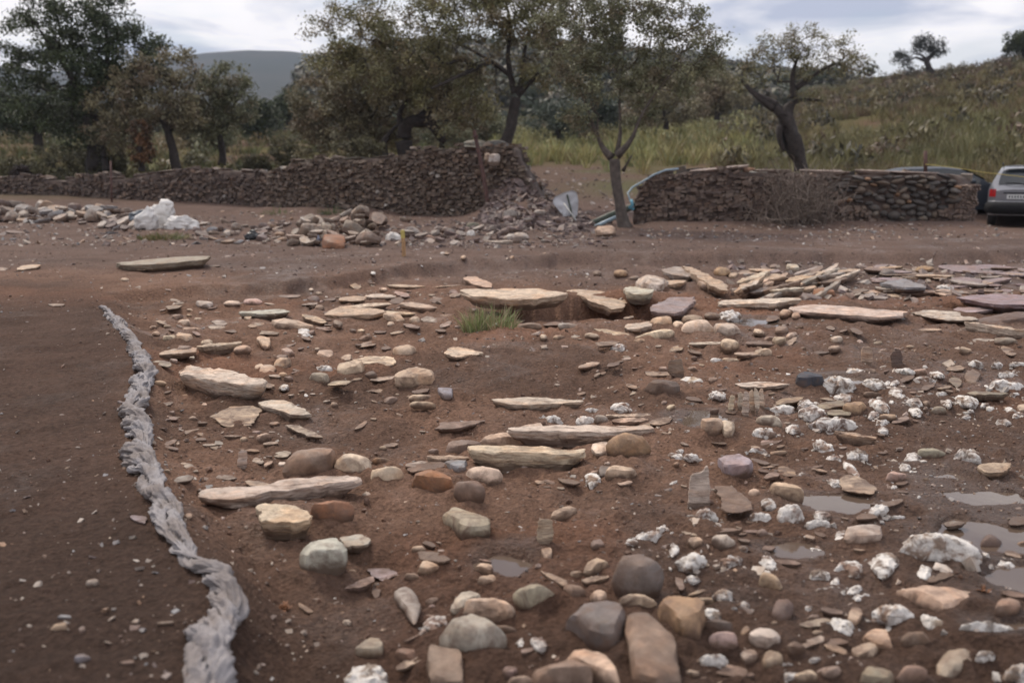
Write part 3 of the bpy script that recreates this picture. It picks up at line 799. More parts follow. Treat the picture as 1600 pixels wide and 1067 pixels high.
STONES = []   # every placed stone: dict for labels
def put_stone(kind, colour, pts, hf=None, lift=0.0, seed=None, tilt=None, rough_col=0.10):
    """pts: outline in photograph pixels. The stone's footprint is that outline laid on the ground, less what its height hides."""
    seed = seed if seed is not None else int(pts[0][0] * 7 + pts[0][1] * 13) % 9973
    rs = np.random.RandomState(seed)
    pts = np.array(pts, float); pts = pts.mean(0) + (pts - pts.mean(0)) * (1.13 if np.ptp(pts[:, 1]) < 36 else 1.05)
    u0, v0 = pts.min(0); u1, v1 = pts.max(0)
    uc = (u0 + u1) / 2
    g = ground(uc, v1)
    dist = math.hypot(g[1], EYE - g[2])
    k = FPX / dist
    nm, noun, hf0, mk, cat = K[kind]
    hf = hf or hf0
    w = (u1 - u0) / k
    hpx = v1 - v0
    dep = math.atan2(EYE - g[2], g[1])
    colv = np.array(C[colour]) * rs.uniform(1 - rough_col, 1 + rough_col) * (1 + rs.uniform(-.03, .03, 3))
    if kind == 'u':
        wpts = np.array([at_y(a, b, g[1]) for a, b in pts])
        zb = wpts[:, 2].min()
        loc = Vector((wpts[:, 0].mean(), g[1], g[2]))
        T = max(0.28 * w, 0.012)
        poly = np.stack([wpts[:, 0] - loc.x, wpts[:, 2] - zb - 0.0], 1)
        poly[:, 1] = np.where(poly[:, 1] < 0.1 * poly[:, 1].max(), -0.12 * poly[:, 1].max(), poly[:, 1])
        me = stone_mesh(nm, poly, T, kind, seed, 36)
        co = np.empty(len(me.vertices) * 3, np.float32); me.vertices.foreach_get('co', co); co = co.reshape(-1, 3)
        co = np.stack([co[:, 0], -co[:, 2] + T * 0.5, co[:, 1]], 1)       # laid face turned upright, facing the camera
        me.vertices.foreach_set('co', co.ravel()); me.update()
    else:
        if kind in 'spd':
            Hh = min(max(hf * min(w, 0.75), 0.012), 0.50 * hpx / k / math.cos(dep))
            if kind == 'd': Hh = min(max(hf * min(w, 0.6), 0.02), 0.6 * hpx / k / math.cos(dep))
        else:
            Hh = min(hf * w, 0.72 * hpx / k / math.cos(dep))
        cf = 1 - Hh * math.cos(dep) * k / hpx
        q = pts.copy(); q[:, 1] = v1 - (v1 - pts[:, 1]) * cf
        gm = ground(uc, v1 - hpx * cf * 0.5)
        zb = gm[2] + lift
        if kind in 'sd' and hpx > 14:      # a broad slab rests on the highest ground below it
            q0 = np.array([at_z(a, b, zb) for a, b in q]); zb = max(zb, float(np.percentile(H(q0[:, 0], q0[:, 1]), 70 if hpx < 28 or v1 > 520 else 96)))
        wpts = np.array([at_z(a, b, zb) for a, b in q])
        c = wpts.mean(0)
        zs = H(wpts[:, 0], wpts[:, 1])
        loc = Vector((c[0], c[1], zb))
        poly = wpts[:, :2] - c[:2]
        me = stone_mesh(nm, poly, Hh, kind, seed, 44 if w * k > 60 else (32 if w * k > 22 else 22))
    o = link(nm, me, M[mk], loc=loc, color=colv)
    if kind == 'u': o.rotation_euler = (R(-16), R(rs.normal(0, 4)), 0)
    if kind != 'u':
        tl = tilt if tilt is not None else (rs.normal(0, 2.0 if kind in 'spd' else 4.0), rs.normal(0, 2.0 if kind in 'spd' else 4.0))
        o.rotation_euler = (R(tl[0]), R(tl[1]), 0)
    o['category'] = cat
    if kind not in 'upds': o.location.z += 0.05 * (Hh if kind != 'u' else 0)
    STONES.append(dict(o=o, Hh=Hh if kind != 'u' else 0.05, poly=(poly + np.array([loc.x, loc.y])) if kind != 'u' else None, kind=kind, colour=colour, u=uc, v=(v0 + v1) / 2, w=u1 - u0, h=hpx, x=loc.x, y=loc.y, label=None, hint=None))
    return STONES[-1]

STONE_TABLE = """
#landmarks: kind|colour|points|opts|label
s|pale|282,580 300,565 333,575 364,583 397,599 418,614 409,624 392,624 361,620 324,609 293,595|hf=.2|thick pale wedge-shaped slab close to the cloth, its lower edge broken and shadowed
s|tan|333,652 364,638 397,637 406,642 392,662 372,667 350,663|hf=.05|leaf-shaped tan flat slab just in front of the thick pale wedge slab
s|pale|406,633 423,624 448,626 465,637 485,656 454,656 442,647 420,641||pale pointed slab with pitted grey end in front of the thick wedge slab
p|pale|448,665 465,665 487,675 504,686 482,683 459,672||narrow pale plate sticking out of a soil hump below the pitted pointed slab
s|green|378,485 386,484 434,483 449,491 445,496 426,498 395,493 379,491||smooth greenish white slab lying alone with a dark gap beneath it
r|pink|381,469 388,466 400,466 409,470 407,475 395,477 383,476||pinkish oval cobble behind the greenish white slab
s|cream|555,564 577,555 611,558 617,568 608,575 569,571|hf=.1|cream curved slab with a dark notch at its left shoulder
b|tan|530,586 532,569 552,561 569,575 563,586 541,589||tan squarish stone tucked against the cream curved slab
b|tan|620,591 625,580 656,574 677,584 672,600 648,605 621,601||big blunt tan block behind the little blue stone
b|bluegrey|685,605 693,602 706,605 706,622 696,623 685,614||small blue grey stone standing alone on brown soil
s|cream|696,557 704,545 718,543 753,550 729,558 712,562||pair-edged cream slab alone in front of the grass tuft
s|pale|771,630 814,621 853,622 906,625 853,635 830,642 802,639||long pale pointed slab lying alone in the middle of the floor
p|brown|682,674 693,661 755,657 735,666 712,674||brown slab half buried in the soil, white flecks on its left rim
s|cream|728,456 797,453 842,452 880,462 875,467 839,475 797,479 780,474 749,469|hf=.16|largest pale slab, bridging the pit edge right behind the grass tuft
s|tan|884,457 898,452 932,454 969,456 978,470 974,481 960,488 938,480 907,466|hf=.14|broad tan slab with rounded nose overhanging the pit
s|green|976,447 988,444 1022,464 1008,473 980,466|hf=.25|greenish white angular slab right of the broad overhanging slab
b|pale|994,433 1002,426 1030,428 1042,439 1033,452 1020,458 1000,446||pale topped block with dark shaded underside at the back of the pit
s|grey|1036,425 1053,417 1067,418 1084,433 1077,439 1053,436|hf=.3|grey stone with a brown triangular face on top of the rear heap
s|tan|1033,450 1039,440 1071,436 1067,445 1047,452|hf=.2|tan slanted stone below the grey triangular faced one
d|tan|1067,416 1081,419 1109,433 1137,450 1134,459 1104,445 1081,430||long tan shale plank sloping down to the layered plates
s|purple|1021,492 1024,481 1049,464 1080,467 1084,473 1071,487 1057,498 1041,497 1026,495|hf=.2|broad purple grey slab leaning right of the pit
r|pale|1004,478 1010,468 1025,466 1035,473 1024,486 1008,484||rounded pale cobble left of the broad purple grey slab
r|tan|1016,504 1022,495 1040,493 1051,502 1048,510 1030,512||tan cobble at the foot of the purple grey slab
r|cream|1063,518 1074,506 1091,498 1108,506 1117,520 1108,525 1080,523||large cream dome-shaped cobble in front of the purple grey slab
b|cream|994,523 1007,515 1035,515 1053,522 1038,535 1024,534 1001,528||cream wedge stone with dark underside left of the dome-shaped cobble
s|pale|977,515 984,506 1012,501 1018,509 998,522 982,522|hf=.2|pale faceted slab at the right lip of the pit
d|pale|1125,476 1131,467 1181,467 1232,466 1246,473 1204,483 1170,480||long whitish ragged slab behind the small grey puddle
s|pale|1238,483 1251,475 1284,474 1357,483 1408,490 1402,502 1369,505 1326,499 1270,491 1245,487|hf=.09|longest pale slab, lying crosswise towards the cars, two cobbles at its left end
s|pale|1430,488 1453,484 1487,488 1509,495 1523,504 1481,504 1447,495|hf=.05|pale flat slab beside the end of the longest crosswise slab
s|lilac|1487,488 1501,478 1551,484 1554,490 1518,492|hf=.1|lilac slab resting on the purple ledge
d|pale|1509,501 1526,504 1594,523 1604,529 1537,512||thin pale edge slab sloping down below the purple ledge
s|purple|1495,467 1515,462 1551,459 1640,464 1640,484 1551,484 1535,477|hf=.1|wide purple paving slab at the rim of the dark hollow
b|dkbrown|1515,490 1640,490 1640,509 1540,506||dark brown thick stone filling the ledge under the purple slab
s|bluegrey|1391,436 1414,431 1433,447 1445,461 1408,459 1380,447|hf=.15|blue grey tilted slab among the brown plates behind the longest slab
b|rust|1271,462 1280,449 1300,454 1303,464 1284,466||rust brown block behind the longest crosswise slab
b|dkgrey|1250,462 1262,458 1281,462 1280,472 1258,473|hf=.4|grooved dark grey stone beside the rust brown block
s|pale|1150,597 1187,594 1212,602 1230,609 1195,611 1170,606|hf=.08|pale lozenge slab above the row of upright slates
b|black|1240,604 1244,588 1262,580 1285,586 1284,602 1262,612|hf=.6|blue black rough lump beside the biggest white crusted stone
w|white|1282,602 1293,588 1312,587 1335,599 1338,611 1321,613 1298,611||big flaky white crusted stone beside the blue black lump
b|ochre|1318,642 1320,630 1335,625 1353,633 1341,650 1325,648||clean peach tan block among the white crusted stones
w|white|1265,661 1293,653 1326,650 1339,658 1338,672 1307,674 1284,670||broad white and grey crusted stone in front of the peach block
d|tan|1304,674 1326,677 1366,689 1360,692 1321,684||tan plank under the broad white and grey crusted stone
r|pale|1181,650 1198,648 1223,667 1209,669 1187,661||pale rounded slab capping a white crusted lump
b|tan|1095,668 1108,652 1126,650 1128,676 1104,680|hf=.7|mossy tan lump standing at the edge of the middle puddle
b|pale|1126,664 1134,654 1147,662 1143,684 1131,684|hf=.9|pale upright half of the mossy pair by the middle puddle
w|white|954,642 957,628 972,624 986,632 984,645 966,646||round white brain-like lump behind the two thin planks
d|cream|949,650 982,646 1015,646 1010,653 975,656||thinner of two narrow planks by the yellowish boulder
b|dkbrown|1007,606 1012,600 1040,593 1060,600 1054,612 1024,617|hf=.4|dark brown crusty rock with undercut shadow near the dig's middle
w|pale|1062,585 1080,587 1100,602 1094,606 1063,606||whitish faceted rock just right of the dark brown crusty rock
d|cream|729,712 757,704 825,697 912,693 916,698 909,708 895,721 802,729 774,732 735,724|hf=.2|long cream plank slab with grooved side and square right end
d|pale|797,680 842,673 898,667 960,663 1000,662 1012,672 960,684 937,690 853,691 819,690|hf=.12|longer grey layered slab lying right behind the cream plank slab
s|pale|794,674 819,666 842,663 847,669 814,681||small pale slab at the left tip of the grey layered slab
b|tan|746,704 757,693 780,677 797,676 819,691 802,697 769,704||tan angular block wedged behind the cream plank slab
b|brown|698,707 707,690 735,687 755,694 743,705 712,710||brown block with blue corner left of the tan angular block
r|ochre|945,700 956,686 993,674 1015,684 1017,699 987,717 959,717|hf=.45|large smooth yellowish boulder at the right end of the planks
b|pale|925,700 930,691 950,690 950,712 932,713||pale stone half hidden by the large yellowish boulder
b|bluegrey|697,724 698,712 712,711 729,726 728,746 712,746|hf=.5|small blue grey block leaning on the cream cobble
r|cream|728,743 735,731 757,728 777,734 784,754 769,757 752,754 735,752||smooth cream cobble between blue grey block and cream plank
b|rust|643,746 651,735 673,731 704,746 708,763 696,774 676,771 651,757|hf=.5|rust red boulder touching the blue grey block
r|brown|710,757 721,750 757,766 755,776 724,783 712,769||brown oval cobble in front of the cream cobble
b|olive|691,800 707,778 724,783 752,808 766,825 762,845 741,852 724,847 712,828|hf=.34|tall olive grey stone lying diagonally with broken ochre end
d|pale|312,785 331,769 381,768 426,761 460,747 499,737 555,737 558,752 533,761 477,775 421,786 398,793 359,800 325,793|hf=.12|long club-shaped pale slab reaching from the cloth to the cream cobbles
s|cream|401,793 412,785 437,789 449,786 482,806 487,820 463,834 421,831 404,824 412,811 405,803|hf=.28|ragged cream slab with grey stain below the club-shaped slab
b|rust|487,797 494,783 519,782 550,797 553,806 539,814 510,809||orange brown stone beside the ragged cream slab
b|brown|442,748 460,719 477,702 505,692 525,707 519,727 494,737 463,745|hf=.4|big brown boulder behind the club-shaped slab
r|cream|522,733 525,714 544,707 572,713 581,727 575,748 564,748 555,737||pinkish cream cobble resting against the club-shaped slab tip
r|cream|578,752 584,737 600,727 626,734 631,747 612,757 581,759||cream cobble left of the rust red boulder
b|green|467,865 477,854 519,837 530,845 544,873 536,885 505,892 485,889 471,876|hf=.45|large greenish white boulder alone on dark sloping soil
s|green|533,842 564,835 579,847 572,858 541,861|hf=.2|smaller greenish white stone touching the large greenish boulder
p|lilac|573,878 585,865 610,856 625,860 643,878 640,890 620,900 598,910 585,900 575,888||lilac flat slab sunk in the mud
d|pink|541,924 560,910 583,900 583,910 563,923||pinkish strip of stone pointing at the lilac slab
r|grey|613,923 628,906 643,915 659,943 650,983 633,955|hf=.35|long grey wedge stone in front of the lilac slab
w|white|662,975 668,962 685,957 703,960 697,972 682,992||white streaked lump touching the biggest grey cobble
r|grey|686,985 695,965 725,956 745,960 775,988 795,1008 785,1028 760,1035 732,1025 700,1003|hf=.45|biggest smooth blue grey oval cobble at the front
b|pale|703,960 712,935 725,922 745,920 752,930 735,945 715,962||pale stone pinned behind the biggest grey cobble
b|cream|727,948 737,935 782,941 803,950 800,965 785,968 750,960||cream knobbly stone lying over the biggest grey cobble
r|olive|799,930 805,912 825,910 857,917 873,932 855,945 830,955 810,950|hf=.5|olive grey cobble with pale band beyond the biggest grey cobble
p|dkgrey|780,895 797,880 815,876 826,888 808,900 790,904||grey slate lying wet in the puddle
p|tan|845,893 862,898 886,910 880,917 860,905||thin tan plate pointing into the front heap
b|brown|880,922 895,912 914,930 893,937||brown wedge stone at the end of the thin tan plate
b|tan|912,897 925,875 942,869 950,880 925,900||tan upright stone behind the dark boulders of the front heap
s|tan|909,910 925,902 950,898 947,905 917,916|hf=.2|tan slab in front of the tan upright stone
r|dkgrey|954,900 963,875 983,860 1000,862 1012,888 1037,908 1035,920 1018,932 975,928 957,915|hf=.6|dark grey boulder with a blue patch near the peak
b|dkgrey|885,953 893,942 925,938 962,942 982,960 975,990 967,1027 950,1025 925,1000 907,972|hf=.5|largest dark grey pointed boulder of the front heap
r|cream|967,942 977,930 992,928 1025,944 1017,951 980,950||cream tongue-shaped stone between dark boulder and ochre block
b|brown|975,972 982,950 1012,950 1037,970 1055,1000 1066,1080 1040,1082 990,1070|hf=.42|large brown tapering slab sloping towards the camera
b|tan|886,1017 900,1005 930,1005 942,1025 970,1085 925,1060 895,1030|hf=.3|tan ribbed slab in front of the largest dark boulder
b|brown|832,1050 840,1033 865,1032 900,1052 925,1085 840,1085||brown slab cut by the bottom edge beside the tan ribbed slab
b|olive|555,1025 572,993 595,997 600,1012 598,1030||olive stub standing behind the front white crusted heap
w|white|530,1075 545,1040 575,1028 597,1040 612,1080 570,1090||white crusted lumpy stone at the very front left of the cobbles
b|brown|667,1040 670,1012 690,995 722,1025 725,1085 675,1085|hf=.5|brown rounded boulder below the biggest grey cobble
b|ochre|1028,950 1045,928 1057,925 1090,942 1102,965 1090,1005 1067,1000 1045,972|hf=.55|large ochre cube-like boulder in the front heap
r|pink|1107,1005 1112,992 1140,988 1152,998 1145,1012 1120,1012||small pink tan cobble in front of the ochre boulder
r|tan|1182,897 1195,889 1212,910 1227,930 1215,927 1195,910||tan drumstick-shaped stone behind the dark round cobble
r|dkbrown|1205,960 1215,935 1235,932 1242,945 1232,970 1215,975||dark brown round cobble at the thin end of the drumstick stone
w|white|1213,799 1218,786 1249,790 1256,807 1243,820 1215,810|hf=.6|blocky white crusted stone in front of the long puddle
u|pale|1074,785 1080,745 1097,740 1108,727 1111,757 1109,785 1094,788||tall tan slab standing on edge with a split top
w|white|1084,812 1090,796 1104,790 1122,809 1103,807 1094,816||white splayed lump at the foot of the tall standing slab
p|brown|1115,757 1142,757 1170,782 1175,799 1153,807 1130,802 1125,776||brown flat slab sunk beside the tall standing slab
b|lilac|1122,722 1139,706 1161,713 1177,729 1173,743 1133,744|hf=.45|purple grey shiny block above the sunken brown slab
b|tan|1202,757 1212,754 1254,782 1249,785 1209,771||tan spike-shaped stone along the rim of the long puddle
s|tan|1314,751 1321,741 1341,745 1366,762 1363,775 1346,774 1318,769|hf=.1|tan double-lobed slab lying at the long puddle's far end
s|tan|1527,729 1546,723 1579,726 1574,737 1565,745 1540,743|hf=.2|tan slab at the head of the largest puddle
b|pale|1321,850 1324,823 1369,821 1374,827 1374,850 1350,853|hf=.4|brick-shaped pale block stuck to a white crusted lump
w|white|1300,850 1306,826 1322,822 1326,846 1318,858||white lump joined to the brick-shaped pale block
w|white|1402,848 1415,825 1440,838 1470,842 1490,838 1512,848 1537,875 1530,890 1500,878 1470,868 1430,862|hf=.3|widest white and brown crusted mass beside the puddles
w|white|1300,890 1317,870 1345,873 1352,902 1335,905 1322,888||white arched lump in front of the brick-shaped block
w|white|1357,873 1385,853 1405,865 1400,888 1385,907 1367,900||white cracked lump right of the white arched lump
b|tan|1400,917 1415,911 1462,920 1520,922 1540,936 1535,944 1507,948 1490,965 1475,968 1455,950 1425,936|hf=.18|large smooth three-cornered stone below the widest crusted mass
w|white|1360,955 1372,940 1412,939 1427,960 1425,972 1390,977 1370,967||creamy white block left of the three-cornered stone
r|brown|1405,1003 1420,988 1440,986 1455,1002 1440,1015 1415,1014||dim brown cobble below the creamy white block
b|tan|1347,992 1362,976 1390,995 1398,1022 1372,1015||tan fluted stone in the front right corner heap
r|olive|1462,1042 1475,1017 1520,1010 1523,1018 1512,1050 1490,1065 1467,1060|hf=.4|big olive cobble nearest the front right corner
b|olive|1342,1075 1350,1047 1372,1040 1397,1057 1395,1080||olive stone cut by the bottom edge near the right corner
w|grey|1488,992 1515,967 1545,975 1590,988 1588,1004 1550,1006||long grey white crusted ridge near the right edge
r|dkbrown|1531,860 1540,835 1552,832 1564,845 1560,862||dark boulder rising from the largest puddle
s|olive|190,413 205,404 235,401 290,400 318,405 320,413 290,419 250,424 225,421 200,419|hf=.16|big weathered olive slab lying alone on the path before the sacks
p|tan|214,424 222,418 232,418 228,426||tan chip at the near corner of the big weathered slab
b|rust|505,388 507,366 536,366 537,387|hf=.7|square rust brown block at the left end of the rubble pile
b|tan|932,366 938,351 952,354 962,360 958,367 945,369||tan boulder beside the leaning pipe at the wall gap
r|dkgrey|1373,428 1382,420 1396,422 1397,431 1382,433||dark grey cobble on the far brown plates
w|white|1461,452 1467,443 1485,446 1492,455 1475,457||white flaky lump on the far brown plates
"""
for line in STONE_TABLE.strip().splitlines():
    if line.startswith('#'): continue
    kd, colr, pts, opts, label = line.split('|')
    pts = [tuple(map(float, q.split(','))) for q in pts.split()]
    kw = {}
    for q in opts.split():
        a, b_ = q.split('='); kw[a] = float(b_)
    s = put_stone(kd, colr, pts, **kw)
    s['label'] = label
N_LAND = len(STONES)

MORE = """
r cream 362 474 27 9 0;b pale 320 475 26 12 0;p tan 271 480 28 9 -8;r tan 379 546 28 14 0;b tan 508 554 24 18 0;p cream 531 599 42 10 0;r tan 632 548 34 20 0;p pale 600 593 46 10 -6;r tan 659 632 40 10 3;b tan 659 621 34 11 0
p tan 634 449 50 8 3;p tan 690 448 50 4 1;s tan 745 441 42 12 22;s tan 552 468 42 14 -6;s pale 594 465 42 11 5;s cream 570 479 70 8 0;s tan 548 491 92 18 2;s tan 490 499 42 11 22;b tan 452 507 60 17 5;w white 475 518 22 16 0;p cream 421 521 32 8 0;b tan 614 497 32 14 25;r tan 611 507 12 11 0;p cream 620 491 50 7 3;s tan 653 480 54 11 6
p pale 674 500 34 9 0;r tan 648 500 16 12 0;p tan 700 492 26 7 -10
b tan 1101 445 24 13 10;r cream 1059 507 17 16 0;r tan 1081 498 31 12 0;p cream 956 521 56 8 8;r tan 925 525 22 9 0;p tan 948 538 38 10 -10;w white 966 543 20 11 0;p pale 1103 538 56 8 -3;p tan 1056 545 26 9 -12;b pale 1136 517 40 18 25;w white 1141 493 30 16 0;r brown 1112 493 26 11 -8
r tan 1227 490 20 14 -20;r tan 1243 494 14 12 0;s brown 1363 422 28 10 0;s grey 1386 427 22 10 0;s tan 1460 432 60 7 3;s purple 1500 421 70 11 5;s purple 1551 419 60 9 3;s purple 1586 430 60 10 4;b ochre 1443 420 26 9 0;s tan 1359 457 34 10 5;d cream 1395 463 54 6 3;s grey 1385 452 36 9 8
r ochre 1129 424 24 14 10;b tan 1145 430 14 10 0;p tan 1169 427 26 7 0;s tan 1193 423 38 9 0;r ochre 970 427 22 12 0;r brown 934 427 13 9 0;b brown 992 435 14 8 0
w white 1366 600 36 16 20;w white 1317 622 28 17 10;w white 1374 633 38 18 30;w white 1270 644 40 26 10;p tan 1232 627 48 11 -10;w white 1222 641 36 14 -10;w white 1193 676 48 18 5;s olive 1300 633 40 14 -5;b brown 1361 616 26 10 0;s olive 1310 646 44 12 4
w pale 913 657 32 16 0;r grey 938 655 20 14 0;w white 926 641 19 7 0;s tan 982 658 58 10 0;p tan 1034 659 34 10 -12;p tan 1028 585 42 7 3;r tan 1081 576 15 8 0;u brown 1056 575 26 26 0;w white 1122 615 26 15 10;p tan 1016 664 30 6 -20;w white 884 656 16 8 0;w white 862 654 28 14 10
p brown 668 730 52 14 -6;p pale 650 726 32 9 -18;d tan 700 718 60 11 -8;b tan 970 740 40 26 0;b dkgrey 945 736 18 18 0;w white 927 749 26 22 30;b tan 882 805 40 14 -30;u tan 853 830 24 34 15;b tan 854 864 18 28 -18
u pale 379 718 15 24 5;p pale 440 711 28 9 -15;p pale 403 721 18 10 10;p pale 419 725 22 6 -40;b pale 441 726 12 10 0;p tan 390 704 28 6 6;b tan 412 682 24 13 -20;p pale 362 682 28 5 0;r tan 381 687 12 10 0;p tan 336 700 17 8 20;p grey 287 749 34 11 -12;p grey 352 747 30 9 8;p cream 402 757 44 11 6
p pale 252 568 38 9 8;s tan 282 551 60 12 -10;d tan 345 542 66 8 -14;r tan 250 599 22 9 5;b tan 324 536 21 13 10;b brown 290 547 26 12 -20
p dkgrey 589 922 14 30 0;b tan 670 886 34 20 -20;r cream 653 857 22 8 -10;r tan 642 900 24 9 10;r pink 675 948 14 8 0
r tan 935 932 26 24 30;b tan 899 898 21 16 0;w white 817 1003 20 18 20;w white 844 1003 24 20 40;r brown 790 985 38 14 15;p brown 800 1028 26 6 0;b lilac 796 1048 22 24 0;r tan 815 1065 40 16 0
w white 1140 878 36 22 -10;p white 1062 912 12 30 -20;w white 987 847 18 14 0;w white 1198 878 42 18 38;w white 1053 857 14 20 0;b tan 1087 847 22 18 -20;r pale 1130 845 38 20 5;r white 1190 833 20 13 20;w white 1115 960 30 20 10;b tan 1105 940 46 12 -5;b dkgrey 1120 978 44 20 10;r tan 1165 985 14 22 30;b pale 1172 1025 30 26 0;r olive 1207 1032 34 40 30;w white 1115 1030 48 16 5;r tan 968 846 10 6 0;w white 1083 905 22 14 0;p tan 1095 925 40 6 -20
w white 1183 705 26 11 5;r tan 1216 708 32 8 0;s tan 1229 737 28 14 25;r tan 1179 770 20 15 20;w white 1201 786 22 16 30;w white 1190 806 34 16 0;r cream 1057 725 10 7 0;p cream 1040 676 19 7 0;w white 1302 754 24 14 20;w white 1289 700 40 16 35;w white 1331 733 36 14 50;b pink 1398 744 30 16 0;w white 1427 715 25 18 0;r olive 1455 708 44 14 14;w white 1509 710 42 15 28;w white 1278 820 40 14 5;p white 1187 722 26 7 20;p cream 1197 731 24 5 0
w white 1303 911 27 14 -40;w white 1286 922 21 9 10;w white 1444 895 20 26 0;w grey 1311 980 42 34 20;b tan 1335 960 20 30 10;w grey 1458 975 56 16 35;s grey 1490 820 32 13 -5;s dkgrey 1592 815 30 16 0;b tan 1351 1020 40 26 -10;r brown 1425 1056 48 26 0;b tan 1255 1058 36 20 0;b brown 1300 1050 30 20 0;w white 1405 808 24 6 0
w white 1247 848 18 10 0;w white 1270 862 26 20 0;w white 1282 897 26 18 0;w white 1345 935 34 16 -10;r tan 1210 975 14 10 0;w white 1262 950 14 8 0;b brown 1243 1012 26 20 0;w white 1275 1030 18 8 0;w white 1230 1040 22 8 0
b grey 144 911 21 12 -25;b tan 93 981 25 12 -15;b bluegrey 129 984 10 12 0;b bluegrey 129 1029 26 14 5;p lilac 217 812 26 13 15;b cream 296 806 12 12 -20;p grey 258 974 34 6 -10;r brown 35 1010 12 8 0;p brown 200 1036 20 8 -10;r brown 70 869 8 9 0
w white 1524 567 22 9 10;w white 1556 569 18 8 0;w white 1592 568 24 8 0;b pink 1436 581 22 9 0;w white 1464 584 22 16 30;w white 1444 595 27 13 0;s tan 1494 576 26 12 0;s olive 1493 597 24 14 35;b brown 1519 590 22 26 30;w white 1572 604 52 20 0;w white 1574 586 28 12 0;w grey 1399 612 24 18 40;w white 1426 627 26 14 20;w white 1430 641 18 16 20;r tan 1446 630 14 9 0;w white 1476 628 32 16 50;w white 1509 625 32 22 30;s olive 1539 617 58 12 3;r olive 1466 641 24 13 -10;w white 1547 638 17 9 0;w white 1578 640 17 9 45;b tan 1597 637 16 16 0;r tan 1388 651 28 9 4;w grey 1408 580 34 12 0;w pale 1338 581 30 14 0;b brown 1360 581 20 10 0
u tan 1355 556 18 28 0;u dkbrown 1402 561 17 24 0;s dkbrown 1275 552 46 11 -8;b tan 1303 544 20 9 0;b olive 1371 537 14 8 0;r tan 1423 542 16 6 0;b tan 1507 547 18 9 0;p pale 1537 533 30 8 4;b olive 1570 533 34 12 0;p tan 1575 549 26 9 15;p tan 1452 516 34 6 0;r tan 1535 517 20 7 0;s tan 1170 554 42 10 0;b tan 1192 551 28 14 0;s brown 1189 538 42 10 5;w white 1118 563 18 9 0;b tan 1140 565 26 9 10
s tan 921 571 32 11 -22;b brown 827 510 36 13 0;p cream 808 503 28 7 -12;r tan 873 527 18 9 0;r cream 849 526 12 9 0;b grey 887 510 30 11 0;r tan 925 524 22 8 0;p pale 902 528 22 7 10;p brown 862 507 26 8 0;r tan 1000 533 20 8 0
u cream 1143 630 8 26 10;u pale 1158 627 8 26 6;u pale 1165 632 10 36 3;u cream 1176 627 8 32 0;u pale 1184 625 8 32 0;u cream 1191 623 7 28 0
p tan 745 815 3 3 0;r pink 728 820 9 6 0;w white 795 738 8 5 0;p tan 845 754 18 8 5;b tan 637 786 12 10 0;r pale 653 815 8 6 0;r cream 550 895 16 10 -20;p tan 476 951 30 8 38;p tan 565 665 26 6 -35;p tan 583 655 10 5 0;r tan 598 700 12 8 0;p tan 610 697 24 8 -8;r ochre 597 719 28 10 5;p pale 590 723 26 7 0;r tan 488 687 10 6 0;r pale 343 586 4 3 0;r tan 291 620 16 10 -10;r tan 322 635 16 12 20;r tan 302 654 16 8 0;w pale 443 605 14 14 0;s tan 415 603 26 12 10;b tan 406 574 14 12 0;b olive 500 589 32 16 25;w white 508 576 26 10 10;b dkbrown 580 585 22 12 0;b tan 418 580 22 22 30;s tan 440 573 24 8 0;r tan 442 585 14 8 0;b tan 541 560 18 12 -15
p tan 570 620 30 10 -25;s tan 597 610 22 8 -10;p tan 608 617 20 6 0;r tan 621 617 8 5 0;r tan 522 632 12 8 0;w pale 478 617 6 5 0;p tan 520 622 18 4 0;r pale 486 453 8 6 0;p pink 452 464 34 6 3;r cream 462 451 12 8 0;r tan 497 459 12 7 0;b dkbrown 490 468 22 9 0;p tan 400 508 26 8 -18;b tan 387 498 14 10 0;r tan 310 499 14 7 0;r tan 240 512 12 7 0;r tan 262 510 12 6 0;r tan 244 521 14 8 0;p tan 290 514 40 5 5;p pale 340 512 30 7 2;r cream 296 493 8 5 0;p tan 89 477 24 5 0
s tan 43 419 34 8 -12;p tan 5 421 14 6 0;s dkbrown 24 363 28 4 0;r tan 195 437 14 6 0;p brown 335 416 18 5 0;w white 350 431 6 4 0;r cream 724 402 8 7 0;p tan 697 396 10 6 0;w white 583 426 8 4 0;w white 692 395 6 5 0
"""
for tok in MORE.replace('\n', ';').split(';'):
    q = tok.split()
    if len(q) != 7: continue
    kd, colr = q[0], q[1]; cx, cy, w_, h_, ro = map(float, q[2:])
    if w_ < 5 or h_ < 3.5: continue
    put_stone(kd, colr, blob(cx, cy, max(w_, 5), max(h_, 4), ro, kd, int(cx * 3 + cy)), seed=int(cx * 3 + cy * 5))

# layered plates fanned out at the back right of the pit
rsf = np.random.RandomState(5)
for kk in range(44):
    cx = rsf.uniform(1168, 1330); cy = 470 - (cx - 1178) * 0.05 - rsf.uniform(6, 42) + abs(cx - 1245) * 0.04
    s = put_stone('d', ['tan', 'grey', 'brown', 'tan', 'pale'][kk % 5], blob(cx, cy, rsf.uniform(26, 58), rsf.uniform(3.5, 6.5), rsf.uniform(-24, -4), 'd', 900 + kk), lift=rsf.uniform(0.0, 0.06), seed=900 + kk, tilt=(rsf.normal(4, 5), rsf.normal(-5, 5)))
    s['grp'] = ('thin tan and grey shale plate in the fanned bundle between the sloping plank and the longest slab', 'fanned shale plates')
# brown shale pavement at the far right
for kk in range(46):
    cx = rsf.uniform(1330, 1640); cy = rsf.uniform(417, 468)
    s = put_stone('s', ['brown', 'purple', 'grey', 'tan', 'purple', 'brown'][kk % 6], blob(cx, cy, rsf.uniform(22, 64), rsf.uniform(5, 10), rsf.uniform(-6, 10), 's', 950 + kk), hf=.1, seed=950 + kk)
    s['grp'] = ('flat shale piece of the worn brown and purple pavement near the cars', 'shale pavement pieces')
